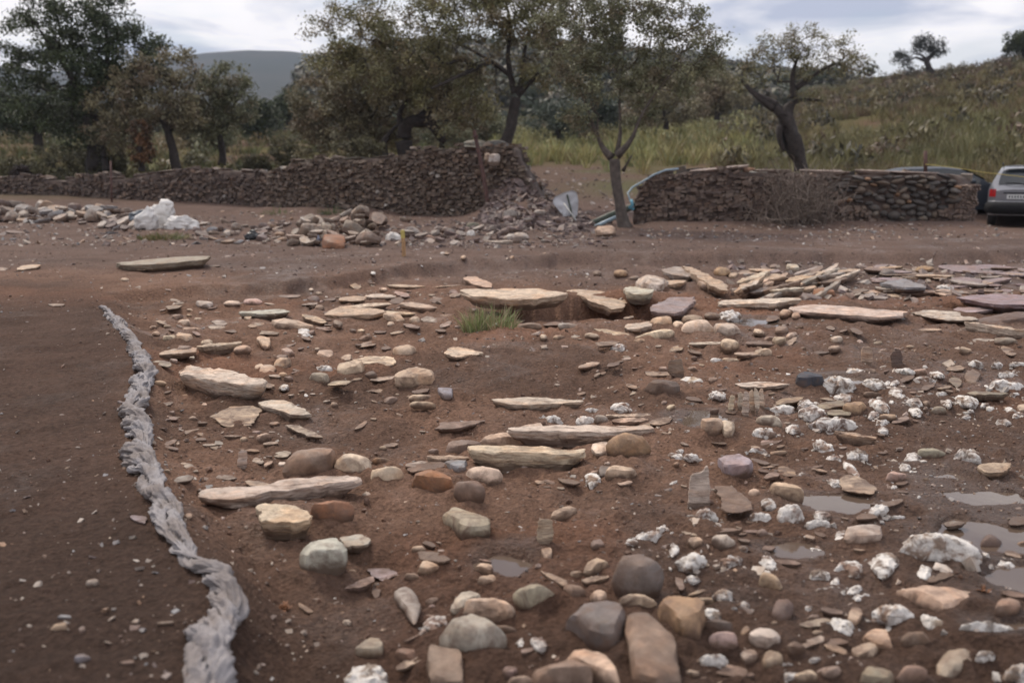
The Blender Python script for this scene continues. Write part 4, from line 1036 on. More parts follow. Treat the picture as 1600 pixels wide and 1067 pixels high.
# small fragments round the far and middle floor
FR = [((250, 470, 640, 540), 87, 'fragment in the stone spread between the cloth end and the grass tuft', 'psbp', 1.3), ((480, 440, 760, 520), 72, 'fragment in the slab spread behind the brown floor', 'psbs', 1.5),
      ((250, 540, 480, 740), 87, 'fragment on the dark floor between the cloth and the wedge slab', 'psbp', 1.1), ((980, 415, 1340, 540), 174, 'fragment in the rubble around the fanned shale plates', 'sbpb', 2.2),
      ((1240, 575, 1600, 660), 123, 'lump in the band of white crusted stones beyond the puddles', 'wwp', 1.1), ((1040, 660, 1420, 860), 130, 'fragment on the wet floor among the puddles', 'wpsw', 1.2),
      ((1000, 820, 1600, 1066), 275, 'stone in the muddy white speckled corner before the puddles', 'wspbw', 1.35), ((600, 850, 1120, 1066), 246, 'stone packed between the big boulders of the front heap', 'bspb', 1.5),
      ((900, 540, 1240, 660), 58, 'fragment on the brown floor below the dome-shaped cobble', 'psb', 1.2), ((640, 670, 980, 770), 49, 'fragment packed along the long plank slabs', 'sbp', 1.1),
      ((400, 540, 680, 640), 52, 'fragment between the wedge slab and the little blue stone', 'bps', 1.3)]
for (x0, y0, x1, y1), cnt, lab, kinds, mul in FR:
    for kk in range(cnt):
        cx, cy = rsf.uniform(x0, x1), rsf.uniform(y0, y1)
        kd = kinds[rsf.randint(len(kinds))]
        w_ = 8 + 17 * rsf.uniform(0, 1) ** 2 if cy < 820 else 10 + 16 * rsf.uniform(0, 1) ** 1.6
        w_ = mul * w_ * (0.7 + 0.55 * (cy - 400) / 400); h_ = w_ * (rsf.uniform(.25, .4) if kd in 'ps' else rsf.uniform(.5, .7))
        if any(abs(q['u'] - cx) < (q['w'] + w_) * (.48 if q['label'] else .33) and abs(q['v'] - cy) < (q['h'] + h_) * (.5 if q['label'] else .28) for q in STONES): continue
        colr = 'white' if kd == 'w' else ['tan', 'pale', 'brown', 'cream', 'pink', 'brown'][rsf.randint(6)]
        s = put_stone(kd, colr, blob(cx, cy, w_, max(h_, 3), rsf.uniform(-30, 30), kd, 2000 + kk), seed=2000 + kk + int(cx))
        s['grp'] = ({'p': 'thin small ', 'b': 'small angular ', 'r': 'small rounded ', 'w': 'small white crusted ', 's': 'small flat '}[kd] + lab, 'loose small stones')

# ------------------------------------------------------------------ labels that single out one stone
ORD = ['', 'second closest ', 'third closest ', 'fourth closest ', 'fifth closest ', 'sixth closest ', 'seventh closest ', 'eighth closest ', 'ninth closest ', 'tenth closest ']
SHORT = {}
land = [s for s in STONES if s['label']]
for s in land:
    wd = s['label'].replace(',', '').split()
    cut = len(wd)
    for kx, w_ in enumerate(wd):
        if kx >= 3 and w_ in ('close', 'just', 'in', 'sticking', 'lying', 'with', 'behind', 'tucked', 'standing', 'alone', 'half', 'bridging', 'overhanging', 'right', 'left', 'below', 'sloping', 'leaning', 'at', 'beside', 'resting', 'among', 'under', 'capping', 'by', 'near', 'wedged', 'between', 'touching', 'on', 'reaching', 'pointing', 'pinned', 'beyond', 'of', 'cut', 'sunk', 'above', 'along', 'stuck', 'joined', 'rising', 'filling'):
            cut = kx; break
    SHORT[id(s)] = ' '.join(wd[:cut][:5])
cnt = {}
for s in land: cnt[SHORT[id(s)]] = cnt.get(SHORT[id(s)], 0) + 1
refs = [s for s in land if cnt[SHORT[id(s)]] == 1 and s['w'] > 26]
rank = {}
todo = [s for s in STONES if not s['label'] and (not s.get('grp') or s['grp'][1] == 'loose small stones')]
for s in todo:
    r = min(refs, key=lambda q: math.hypot(q['u'] - s['u'], (q['v'] - s['v']) * 1.6))
    du, dv = s['u'] - r['u'], (s['v'] - r['v']) * 1.6
    if abs(du) > abs(dv): dr = 'left of' if du < 0 else 'right of'
    else: dr = 'behind' if dv < 0 else 'in front of'
    sz = 'tiny ' if s['w'] < 14 else ('small ' if s['w'] < 26 else ('' if s['w'] < 42 else 'wide '))
    cn = '' if s['kind'] == 'w' and s['colour'] == 'white' else CN[s['colour']] + ' '
    s['key'] = (sz + cn + K[s['kind']][1], dr, SHORT[id(r)]); s['d'] = math.hypot(du, dv)
    rank.setdefault(s['key'], []).append(s)
for k_, lst in rank.items():
    lst.sort(key=lambda q: q['d'])
    for n_, s in enumerate(lst):
        s['label'] = ORD[min(n_, 9)] + k_[0] + ' ' + k_[1] + ' the ' + k_[2]
U1 = ['', 'first', 'second', 'third', 'fourth', 'fifth', 'sixth', 'seventh', 'eighth', 'ninth', 'tenth', 'eleventh', 'twelfth', 'thirteenth', 'fourteenth', 'fifteenth', 'sixteenth', 'seventeenth', 'eighteenth', 'nineteenth']
def ordinal(n):
    if n < 20: return U1[n]
    t_ = ['twenty', 'thirty', 'forty', 'fifty', 'sixty'][n // 10 - 2]
    return t_ + '-' + U1[n % 10] if n % 10 else t_[:-1] + 'ieth'
def rank_left(pairs):
    """pairs of (x across the view, object, noun phrase, place phrase): number equal ones from the left"""
    by = {}
    for p in pairs: by.setdefault(p[2] + p[3], []).append(p)
    for lst in by.values():
        lst.sort(key=lambda p: p[0])
        for n_, p in enumerate(lst): p[1]['label'] = ordinal(n_ + 1) + ' ' + p[2] + ' from the left ' + p[3] if len(lst) > 1 else p[2] + ' ' + p[3]
fan = [s for s in STONES if s.get('grp') and s['grp'][1] == 'fanned shale plates']; pav = [s for s in STONES if s.get('grp') and s['grp'][1] == 'shale pavement pieces']
rank_left([(s['u'], s['o'], CN[s['colour']] + ' thin shale plate', 'in the fanned bundle') for s in fan] + [(s['u'], s['o'], CN[s['colour']] + ' flat shale piece', 'in the worn pavement near the cars') for s in pav])
for s in STONES:
    if s.get('grp'):
        s['o']['group'] = s['grp'][1]
        if s['grp'][1] != 'loose small stones': continue
    s['o']['label'] = s['label']
# ------------------------------------------------------------------ soil banked up against the stones
gz_ = GZ.copy()
for s in STONES:
    if s['poly'] is None or s['y'] > 14: continue
    P = s['poly']; c = P.mean(0); ex = (P.max(0) - P.min(0)) / 2
    R_ = max(ex) + 0.10
    iy0, iy1 = np.searchsorted(ys, [c[1] - R_, c[1] + R_]); ix0, ix1 = np.searchsorted(xs, [c[0] - R_, c[0] + R_])
    if iy1 <= iy0 or ix1 <= ix0: continue
    gy_, gx_ = np.meshgrid(ys[iy0:iy1], xs[ix0:ix1], indexing='ij')
    dx_, dy_ = gx_ - c[0], gy_ - c[1]
    ang = np.arctan2(dy_, dx_); pa = np.arctan2(P[:, 1] - c[1], P[:, 0] - c[0]); pr = np.hypot(P[:, 0] - c[0], P[:, 1] - c[1]); od = np.argsort(pa)
    edge = np.interp(ang, np.concatenate([pa[od] - 2 * math.pi, pa[od], pa[od] + 2 * math.pi]), np.tile(pr[od], 3))
    q = np.hypot(dx_, dy_) - edge
    wd = 0.025 + 0.35 * s['Hh']
    hb = (0.24 if s['kind'] in 'rbw' else 0.08) * min(s['Hh'], 0.10) * (1 + 0.8 * noise2(gx_ * 9, gy_ * 9, 77))
    f = hb * np.where(q > 0, np.exp(-(q / wd) ** 2), 1.0)
    idx = (np.arange(iy0, iy1)[:, None] * nx + np.arange(ix0, ix1)[None, :])
    cur = gz_[idx]; gz_[idx] = np.maximum(cur, GZ[idx] + f)
co = np.stack([GX, GY, gz_], 1).astype(np.float32)
GROUND.data.vertices.foreach_set('co', co.ravel()); GROUND.data.update()
# flakes of lime broken off the crusted stones
rs = np.random.RandomState(17); fx_, fy_, fs_ = [], [], []
for s in STONES:
    if s['kind'] != 'w' or s['poly'] is None: continue
    P = s['poly']; c = P.mean(0); e_ = P.max(0) - P.min(0)
    for _ in range(7):
        a = rs.uniform(0, 6.283); k = rs.uniform(.55, 1.3)
        fx_.append(c[0] + math.cos(a) * e_[0] * .5 * k); fy_.append(c[1] + math.sin(a) * e_[1] * .5 * k); fs_.append(max(e_[0], .03) * rs.uniform(.08, .28))
fx_, fy_, fs_ = np.array(fx_), np.array(fy_), np.array(fs_); n_ = len(fx_)
link('gravel', scatter_mesh('gravel', fx_, fy_, fs_, np.array((0.54, 0.49, 0.44)) * rs.uniform(.5, 1.1, (n_, 1)), rs.uniform(.3, .8, n_), rs.uniform(0, 1, n_) < .6, 18), M['gravel'], kind='stuff', label='crumbs of white lime round the crusted stones')
# ------------------------------------------------------------------ dry stone walls
def unit_stone(name, seed, kind):
    rs = np.random.RandomState(seed)
    v = IV.copy()
    # one subdivision of the icosahedron
    f = IF; mid = {}; V = list(v); F = []
    def md(a, b_):
        k = (min(a, b_), max(a, b_))
        if k not in mid:
            p = (V[a] + V[b_]) / 2; V.append(p / np.linalg.norm(p)); mid[k] = len(V) - 1
        return mid[k]
    for a, b_, c in f:
        x, y, z = md(a, b_), md(b_, c), md(c, a)
        F += [(a, x, z), (b_, y, x), (c, z, y), (x, y, z)]
    v = np.array(V); e = 1.0 if kind == 'r' else 0.55
    v = np.sign(v) * np.abs(v) ** e
    v /= np.abs(v).max(0)
    for _ in range(2 if kind == 'r' else 6):
        nn = rs.normal(size=3); nn /= np.linalg.norm(nn); sup = (v @ nn).max()
        ex = np.clip(v @ nn - sup * rs.uniform(.75, .93), 0, None); v = v - nn * ex[:, None]
    v = v * (1 + (0.03 if kind == 'r' else 0.08) * rs.uniform(-1, 1, (len(v), 1)))
    return npmesh(name, v * 0.5, np.array(F), None, kind == 'r')

def seg_interp(P, n):
    P = np.array(P, float); d = np.concatenate([[0], np.cumsum(np.linalg.norm(np.diff(P[:, :2], axis=0), axis=1))])
    return d, P

def wall(name, label, path, top, thick, course, wid, palette, weights, seed, kind, cap_pal=None, capw=(0.5, 1.0), top_noise=0.05, ztop_abs=True, big=300, lean=0.0, kinds=None):
    """path: [(x,y)...] of the face towards the camera; top: [(s, z)] absolute height along it"""
    rs = np.random.RandomState(seed)
    P = np.array(path, float); D = np.concatenate([[0], np.cumsum(np.linalg.norm(np.diff(P, axis=0), axis=1))]); Ln = D[-1]
    ts, tz = np.array(top, float).T
    base_loc = Vector((float(P[:, 0].mean()), float(P[:, 1].mean()), h1(P[:, 0].mean(), P[:, 1].mean())))
    e = empty(name, base_loc, label, 'wall')
    def pt(s): return np.array([np.interp(s, D, P[:, 0]), np.interp(s, D, P[:, 1])])
    def nrm(s):
        a, b_ = pt(max(s - .1, 0)), pt(min(s + .1, Ln)); t = (b_ - a) / np.linalg.norm(b_ - a); return np.array([t[1], -t[0]]), t
    # earth core
    ns = 90; ss = np.linspace(0.02, Ln - 0.02, ns); V = []
    for s in ss:
        p = pt(s); n_, t_ = nrm(s); zt = np.interp(s, ts, tz) - 0.03 + 0.03 * float(noise2(s * 3, 0, seed)); z0 = h1(p[0], p[1]) - 0.3
        for q in np.linspace(0, 1, 10):
            o = (-0.035 if kind == 'b' or (kinds and kinds(s, z0 + (zt - z0) * q) == 'b') else 0.015) + 0.035 * float(noise2(s * 5, q * 9, seed)) - lean * (1 - q)
            V.append(list(p - n_ * o) + [z0 + (zt - z0) * q])
        for q in np.linspace(1, 0, 10):
            o = thick - 0.03 + lean * (1 - q) + 0.02 * float(noise2(s * 5, q * 9 + 50, seed))
            V.append(list(p - n_ * o) + [z0 + (zt - z0) * q])
    V = np.array(V); i = np.arange(ns - 1)[:, None] * 20; j = np.arange(20)[None, :]; j2 = (j + 1) % 20
    F = np.stack([i + j, i + j2, i + 20 + j2, i + 20 + j], -1).reshape(-1, 4)[:, ::-1]
    caps = np.array([list(range(20)), [(ns - 1) * 20 + q for q in range(20)][::-1]])
    link('core', npmesh('core', V - np.array(base_loc), [F, caps], None, True), M['mortar'], parent=e)
    # stones in courses on the face, the back, the ends
    recs = []
    for side in (0, 1):
        zlo = min(h1(*pt(s)) for s in np.linspace(0, Ln, 12)) - 0.05
        z = zlo
        while z < tz.max():
            ch = course * rs.uniform(.7, 1.35)
            s = rs.uniform(0, wid)
            while s < Ln:
                w_ = wid * rs.uniform(.4, 1.1) * (1 + 1.0 * rs.uniform(0, 1) ** 3) * (1.3 if side else 1)
                sc_ = s + w_ / 2
                if sc_ > Ln: break
                p = pt(sc_); zt = np.interp(sc_, ts, tz) + top_noise * float(noise2(sc_ * 2.3, 1.0, seed))
                if z > h1(p[0], p[1]) - 0.12 and z + ch * .6 < zt:
                    n_, t_ = nrm(sc_)
                    off = (-0.03 - rs.uniform(-.025, .045)) if side == 0 else (thick + rs.uniform(-.03, .02))
                    off -= lean * 0
                    frac = (z - h1(p[0], p[1])) / 1.4
                    c = p - n_ * (off + (-lean * (1 - frac) if side == 0 else 0) + 0.05)
                    recs.append((w_ * ch, c[0], c[1], z + ch / 2 + rs.normal(0, .028), w_ * rs.uniform(.92, 1.05), 0.22 * rs.uniform(.7, 1.2), ch * rs.uniform(.85, 1.15) * (1 if not kinds else rs.uniform(.75, 1.2)), math.atan2(t_[1], t_[0]) + rs.normal(0, .12), rs.normal(0, 0.20), sc_, side))
                s += w_ * 0.97
            z += ch * 0.94
    for (se, sgn) in ((0.03, -1), (Ln - 0.03, 1)):      # the two ends
        p = pt(se); n_, t_ = nrm(se); zt = np.interp(se, ts, tz); z = h1(p[0], p[1]) - .05
        while z + course * .5 < zt:
            o_ = 0.0
            while o_ < thick:
                w_ = wid * rs.uniform(.6, 1.3)
                c = p - n_ * (o_ + w_ / 2) + t_ * sgn * rs.uniform(-.08, .0)
                recs.append((9, c[0], c[1], z + course / 2, w_ * 1.02, .2, course * rs.uniform(.9, 1.2), math.atan2(n_[1], n_[0]), rs.normal(0, .1), 0.0 if kinds else se, 0)); o_ += w_
            z += course * .95
    pal = np.array(palette)
    wts = np.array(weights, float); wts /= wts.sum()
    front = [r for r in recs if r[10] == 0]; back = [r for r in recs if r[10] == 1]
    if kinds:      # the earthy parts are laid with smaller stones than the cobbled part
        f2 = []
        for r in front:
            kk = kinds(r[9], r[3])
            if kk == 'r': f2.append(r + ('r',)); continue
            for a_ in (-.25, .25):
                for b_ in (-.25, .25):
                    ct, st = math.cos(r[7]), math.sin(r[7]); o_ = a_ * r[4] + rs.normal(0, .012)
                    f2.append((r[0] / 4 * rs.uniform(.6, 1.4), r[1] + ct * o_, r[2] + st * o_, r[3] + b_ * r[6] + rs.normal(0, .008), r[4] * rs.uniform(.38, .62), r[5], r[6] * rs.uniform(.38, .6), r[7], r[8] + rs.normal(0, .1), r[9], 0, 'b'))
        front = f2
    front.sort(key=lambda r: -r[0])
    protos = {k: [unit_stone('stone', seed * 10 + q, k) for q in range(6)] for k in 'rb'}
    for pm in protos.values():
        for me in pm: me.materials.append(M['wallstone'])
    rest = []
    for q, r in enumerate(front):
        kk = r[11] if len(r) > 11 else kind
        colr = pal[rs.choice(len(pal), p=wts if not kinds else (wts if kk == 'r' else np.roll(wts, 0)))] * rs.uniform(.75, 1.2)
        if kinds and kk == 'b': colr = np.array([(0.17, 0.125, 0.10), (0.13, 0.095, 0.08), (0.20, 0.15, 0.12)][rs.randint(3)]) * rs.uniform(.8, 1.15)
        if q < big:
            o = link('stone', protos[kk][rs.randint(6)], None, parent=e, loc=Vector((r[1], r[2], r[3])) - base_loc, color=colr)
            o.rotation_euler = (rs.normal(0, .1), r[8], r[7]); o.scale = (r[4], r[5], r[6])
        else:
            rest.append((r, colr))
    for r in back: rest.append((r, pal[rs.choice(len(pal), p=wts)] * rs.uniform(.7, 1.15)))
    if rest:
        VV, CC = [], []
        for r, colr in rest:
            v = BV * (1 + rs.uniform(-.25, .25, BV.shape)) * np.array([r[4], r[5], r[6]]) * 0.5
            c, s_ = math.cos(r[8]), math.sin(r[8]); v = np.stack([v[:, 0] * c + v[:, 2] * s_, v[:, 1], -v[:, 0] * s_ + v[:, 2] * c], 1)
            c, s_ = math.cos(r[7]), math.sin(r[7]); v = np.stack([v[:, 0] * c - v[:, 1] * s_, v[:, 0] * s_ + v[:, 1] * c, v[:, 2]], 1)
            VV.append(v + np.array([r[1], r[2], r[3]]) - np.array(base_loc)); CC.append(np.tile(colr, (8, 1)))
        k = len(VV)
        link('small_stones', npmesh('small_stones', np.concatenate(VV), (BF[None] + (np.arange(k) * 8)[:, None, None]).reshape(-1, 4), np.concatenate(CC)), M['gravel'], parent=e, kind='stuff')
    # coping
    s = 0.05
    while s < Ln - 0.2 and cap_pal is not None:
        w_ = rs.uniform(*capw); p = pt(s + w_ / 2) - nrm(s + w_ / 2)[0] * (thick * 0.42); zt = np.interp(s + w_ / 2, ts, tz)
        if abs(np.interp(min(s + w_, Ln), ts, tz) - np.interp(s, ts, tz)) / w_ > .38 or s + w_ > Ln: s += w_; continue
        n_, t_ = nrm(s + w_ / 2)
        th = rs.uniform(.05, .10)
        me = stone_mesh('coping_slab', blob(0, 0, w_ * 1.04, thick * rs.uniform(.9, 1.25), 0, 's', seed + int(s * 50)), th, 's', seed + int(s * 77), 26)
        o = link('coping_slab', me, M['shale'], parent=e, loc=Vector((p[0], p[1], zt - 0.02)) - base_loc, color=np.array(cap_pal[rs.randint(len(cap_pal))]) * rs.uniform(.85, 1.15))
        sl = (np.interp(min(s + w_, Ln), ts, tz) - np.interp(s, ts, tz)) / w_
        o.rotation_euler = (rs.normal(0, .05), -math.atan(sl) + rs.normal(0, .03), math.atan2(t_[1], t_[0]))
        s += w_ * (rs.uniform(.92, 1.15) if capw[1] > 1.1 else rs.uniform(1.0, 2.2))
    return e

def wpx(u, d): return ((u - 800) / FPX * d / 1.0107, d)
def ztop(v, d): return EYE - (v - HORIZON) / FPX * d
def path_px(lst):
    """[(u, d, vtop)] -> path, top"""
    P = [wpx(u, d) for u, d, v in lst]; D = np.concatenate([[0], np.cumsum(np.linalg.norm(np.diff(np.array(P), axis=0), axis=1))])
    return P, [(s, ztop(v, d)) for s, (u, d, v) in zip(D, lst)]

PURP = [(0.14, 0.108, 0.09), (0.11, 0.083, 0.07), (0.175, 0.135, 0.11), (0.098, 0.077, 0.068), (0.21, 0.155, 0.12), (0.42, 0.38, 0.35)]
p_, t_ = path_px([(-160, 34.5, 284), (0, 33.5, 283), (100, 33, 279), (200, 32, 277), (250, 31.6, 268), (330, 31, 264), (380, 30.5, 267), (432, 29.8, 276)])
wall('stone_wall', 'low dark shale field wall behind the rubble and white sacks', p_, t_, 0.55, 0.070, 0.14, PURP, [5, 5, 4, 3, 1.5, .2], 31, 'b', cap_pal=[(0.21, 0.17, 0.15), (0.16, 0.125, 0.11)], capw=(0.25, 0.6), top_noise=0.20)
p_, t_ = path_px([(418, 29.3, 277), (445, 28.8, 262), (480, 28.4, 256), (560, 27.6, 249), (640, 26.9, 242), (700, 26.5, 234), (730, 26.2, 229), (792, 25.7, 229), (803, 25.6, 240), (826, 25.5, 275), (846, 25.4, 310)])
wall('stone_wall', 'highest dark brown shale wall, rising to the leaning rusty post', p_, t_, 0.65, 0.062, 0.145, [(0.14, 0.107, 0.083), (0.105, 0.08, 0.064), (0.18, 0.14, 0.108), (0.15, 0.11, 0.083), (0.21, 0.165, 0.135), (0.45, 0.40, 0.35)], [5, 5, 4, 3, 1.4, .15], 32, 'b', cap_pal=[(0.14, 0.135, 0.11), (0.17, 0.15, 0.125), (0.12, 0.10, 0.085)], capw=(0.4, 1.0), top_noise=0.20)
p_, t_ = path_px([(990, 22.9, 312), (1003, 22.8, 290), (1022, 22.7, 272), (1045, 22.6, 268), (1120, 22.5, 266), (1200, 22.4, 268), (1270, 22.3, 270), (1300, 22.3, 270), (1400, 22.3, 271), (1480, 22.3, 271), (1491, 22.2, 275), (1499, 22.1, 292)])
def kfun(s, z):
    u = (p_[0][0] + s) / 22.4 * FPX + 800
    lo = np.interp(u, [1283, 1300, 1350, 1395, 1425, 1455, 1500, 1530], [1.2, 0.85, 0.45, 0.1, 0.1, 0.35, 0.7, 0.9])
    return 'r' if u > 1285 and z > lo else 'b'
wall('stone_wall', 'wall beside the cars, earthy on one half and of round dark cobbles on the other', p_, t_, 0.6, 0.125, 0.245, [(0.078, 0.074, 0.070), (0.105, 0.097, 0.09), (0.145, 0.115, 0.09), (0.17, 0.145, 0.12), (0.25, 0.15, 0.09), (0.066, 0.064, 0.064)], [6, 6, 4, 3, .9, 2], 33, 'r', cap_pal=[(0.27, 0.21, 0.18), (0.24, 0.185, 0.155)], capw=(0.7, 1.35), top_noise=0.02, kinds=kfun)

# loose coping stones and the pale stones by the rusty post
def rock_at(name, u, v, d, w, h, dep, kind, colr, label, cat='stone', seed=1, mat='stone', rz=0, sink=0.0, group=None):
    me = stone_mesh(name, blob(0, 0, w, dep, 0, kind, seed), h, kind, seed, 26)
    p = at_y(u, v, d)
    o = link(name, me, M[mat], loc=(p[0], p[1], p[2] - sink), color=colr)
    o.rotation_euler = (0, 0, rz)
    o['label'] = label; o['category'] = cat
    if group: o['group'] = group
    return o
rock_at('boulder', 741, 231, 26.3, 0.70, 0.20, 0.5, 'b', (0.125, 0.12, 0.095), 'greenish grey coping boulder on the wall top, left one beside the rusty post', seed=61)
rock_at('boulder', 778, 234, 26.0, 0.62, 0.24, 0.5, 'b', (0.11, 0.11, 0.10), 'dark lichen grey coping boulder, right one of two on the wall top', seed=62)
rock_at('boulder', 772, 254, 25.45, 0.36, 0.22, 0.16, 'b', (0.50, 0.45, 0.41), 'white stone high in the wall face right of the rusty post', seed=63)
rock_at('stone_block', 762, 252, 25.5, 0.2, 0.2, 0.16, 'b', (0.40, 0.30, 0.22), 'tan stone in the wall face touching the rusty post', seed=64)
rock_at('stone_block', 1168, 268, 22.7, 0.30, 0.09, 0.3, 's', (0.40, 0.24, 0.16), 'orange brown flat stone on the top of the earthy wall half', seed=65)
rock_at('stone_block', 1186, 276, 22.5, 0.5, 0.12, 0.3, 's', (0.28, 0.27, 0.24), 'pale grey arched coping stone on the earthy wall half', seed=66)

# ------------------------------------------------------------------ rubble banks
rub_n = 0
def rubble(u0, u1, vtop, vbot, n, wpx_, pal, label, grp, seed, kinds='ssb', stack=0.18, name='rubble_stone'):
    rs = np.random.RandomState(seed); prs = []
    for q in range(n):
        t = q / max(n - 1, 1)
        u = rs.uniform(u0, u1); f = rs.uniform(0, 1) ** 0.8
        v = np.interp(u, *zip(*vtop)) * (1 - f) + np.interp(u, *zip(*vbot)) * f
        g = ground(u, v)
        k = FPX / math.hypot(g[1], 1.5)
        w_ = rs.uniform(*wpx_) / k
        kd = kinds[rs.randint(len(kinds))]
        h_ = w_ * (rs.uniform(.15, .28) if kd == 's' else rs.uniform(.32, .5))
        me = stone_mesh(name, blob(0, 0, w_, w_ * rs.uniform(.5, .8), 0, kd, seed * 100 + q), h_, kd, seed * 100 + q, 20)
        o = link(name, me, M['shale' if kd == 's' else 'stone'], loc=(g[0], g[1], g[2] + rs.uniform(-0.02, stack * (1 - abs(f - .35)))), color=np.array(pal[rs.randint(len(pal))]) * rs.uniform(.75, 1.15))
        o.rotation_euler = (rs.normal(0, .28), rs.normal(0, .28), rs.uniform(0, 6.28))
        c_ = np.array(o.color[:3]); tone_ = 'pale' if c_.sum() > .85 else ('tan' if c_.sum() > .62 else ('brown' if c_.sum() > .42 else 'dark'))
        prs.append((g[0] / g[1], o, tone_ + {'s': ' flat', 'b': ' blocky'}[kd] + ' stone', label[6:])); o['group'] = grp; o['category'] = 'stone'
    rank_left(prs)
RP = [(0.30, 0.24, 0.20), (0.22, 0.17, 0.15), (0.36, 0.30, 0.25), (0.17, 0.13, 0.12), (0.30, 0.21, 0.15), (0.42, 0.36, 0.31), (0.25, 0.24, 0.24)]
rubble(-60, 215, [(-60, 324), (215, 332)], [(-60, 350), (100, 350), (215, 366)], 120, (12, 34), RP, 'stone in the long rubble bank beside the sacks', 'stones of the long rubble bank', 71, stack=0.18, kinds='sssb')
rubble(300, 450, [(300, 345), (450, 350)], [(300, 372), (380, 386), (450, 384)], 56, (9, 24), RP, 'stone in the thin rubble right of the sacks', 'stones of the thin rubble spread', 72, stack=0.03, kinds='ssb')
rubble(448, 640, [(448, 372), (540, 350), (600, 352), (640, 368)], [(448, 386), (560, 386), (640, 384)], 64, (16, 38), [(0.42, 0.35, 0.28), (0.33, 0.27, 0.22), (0.27, 0.20, 0.16), (0.46, 0.41, 0.36)], 'stone in the pale rubble pile beside the stake', 'stones of the pale rubble pile', 73, kinds='sssb', stack=0.36)
rubble(640, 870, [(640, 368), (760, 352), (830, 330), (870, 345)], [(640, 380), (760, 384), (870, 380)], 56, (8, 26), [(0.26, 0.21, 0.18), (0.16, 0.12, 0.11), (0.38, 0.33, 0.29), (0.20, 0.15, 0.14)], 'stone in the scree below the collapsed wall end', 'stones of the wall end scree', 74, stack=0.05)
def scree(n, samp, srange, cols, label, seed, name='scree'):
    rs = np.random.RandomState(seed); P = []
    for q in range(n):
        P.append(ground(*samp(rs)))
    P = np.array(P); cc = np.array(cols)[rs.randint(0, len(cols), n)] * rs.uniform(.7, 1.2, (n, 1)); sz_ = rs.uniform(0, 1, n) ** 2.2 * (srange[1] - srange[0]) + srange[0]
    link(name, scatter_mesh(name, P[:, 0], P[:, 1], sz_, cc, rs.uniform(.15, .45, n), rs.uniform(0, 1, n) < .2, seed + 1, z=P[:, 2], tilt=.45), M['gravel'], kind='stuff', label=label)
SH = [(0.15, 0.11, 0.105), (0.12, 0.09, 0.085), (0.20, 0.155, 0.14), (0.10, 0.072, 0.066)]
scree(420, lambda rs: (rs.uniform(-200, 330), rs.uniform(430, 1060)), (.006, .035), RP, 'sparse small stones on the trodden left path', 74)
def s1(rs):
    u = rs.uniform(752, 925); return u, rs.uniform(np.interp(u, [752, 780, 800, 830, 870, 925], [330, 290, 250, 265, 310, 350]), 362)
scree(1500, s1, (.05, .26), SH, 'purple shale pieces on the slumped end of the highest wall', 75)
scree(700, lambda rs: (rs.uniform(640, 960), rs.uniform(345, 388)), (.03, .16), SH + [(0.34, 0.29, 0.25)], 'dark scree at the foot of the highest wall', 77)
scree(420, lambda rs: (rs.uniform(850, 1010), rs.uniform(262, 335)), (.03, .18), [(0.20, 0.15, 0.125), (0.13, 0.09, 0.075), (0.36, 0.31, 0.28)], 'stones and clods on the bare soil of the wall gap', 76)
scree(800, lambda rs: (rs.uniform(-60, 640), rs.uniform(330, 385)), (.03, .15), RP, 'small rubble between the larger stones along the low wall', 78)
scree(500, lambda rs: (rs.uniform(1000, 1570), rs.uniform(352, 376)), (.02, .11), RP, 'small stones fallen at the foot of the wall beside the cars', 79)
scree(500, lambda rs: (rs.uniform(1140, 1640), rs.uniform(408, 470)), (.03, .16), [(0.32, 0.26, 0.21), (0.25, 0.19, 0.16), (0.22, 0.17, 0.16), (0.42, 0.36, 0.31)], 'broken shale between the plates of the worn pavement', 80)
rock_at('stone_block', 778, 384, 17.6, 0.50, 0.09, 0.3, 's', (0.33, 0.27, 0.22), 'tan flat stone lying in front of the wall end scree', seed=67)
rock_at('cobble', 739, 357, 21.9, 0.30, 0.13, 0.2, 'r', (0.22, 0.21, 0.16), 'mossy green cobble at the foot of the rusty post', seed=68)
for (u, v, w_, s_, nm_) in ((721, 373, .16, 1, 'left'), (736, 370, .19, 2, 'right')):
    rock_at('crusted_stone', u, v, 19.6, w_, w_ * .7, w_ * .7, 'w', (0.6, 0.57, 0.53), 'white stone, %s one of the pair below the rusty post' % nm_, seed=70 + s_, mat='crust')
rock_at('crusted_stone', 614, 384, 18.5, .34, .26, .22, 'w', (0.6, 0.57, 0.53), 'white spiky stone at the end of the pale rubble pile, behind the stake', seed=75, mat='crust')
rock_at('cobble', 651, 382, 18.6, .16, .07, .12, 'r', (0.62, 0.6, 0.58), 'white cobble just right of the wooden stake', seed=76)
rock_at('cobble', 695, 375, 19.4, .1, .08, .1, 'r', (0.62, 0.6, 0.58), 'small white cobble between the stake and the pair of white stones', seed=77)
rock_at('stone_block', 669, 379, 18.9, .28, .15, .2, 'b', (0.30, 0.19, 0.14), 'reddish brown block right of the wooden stake', seed=78)
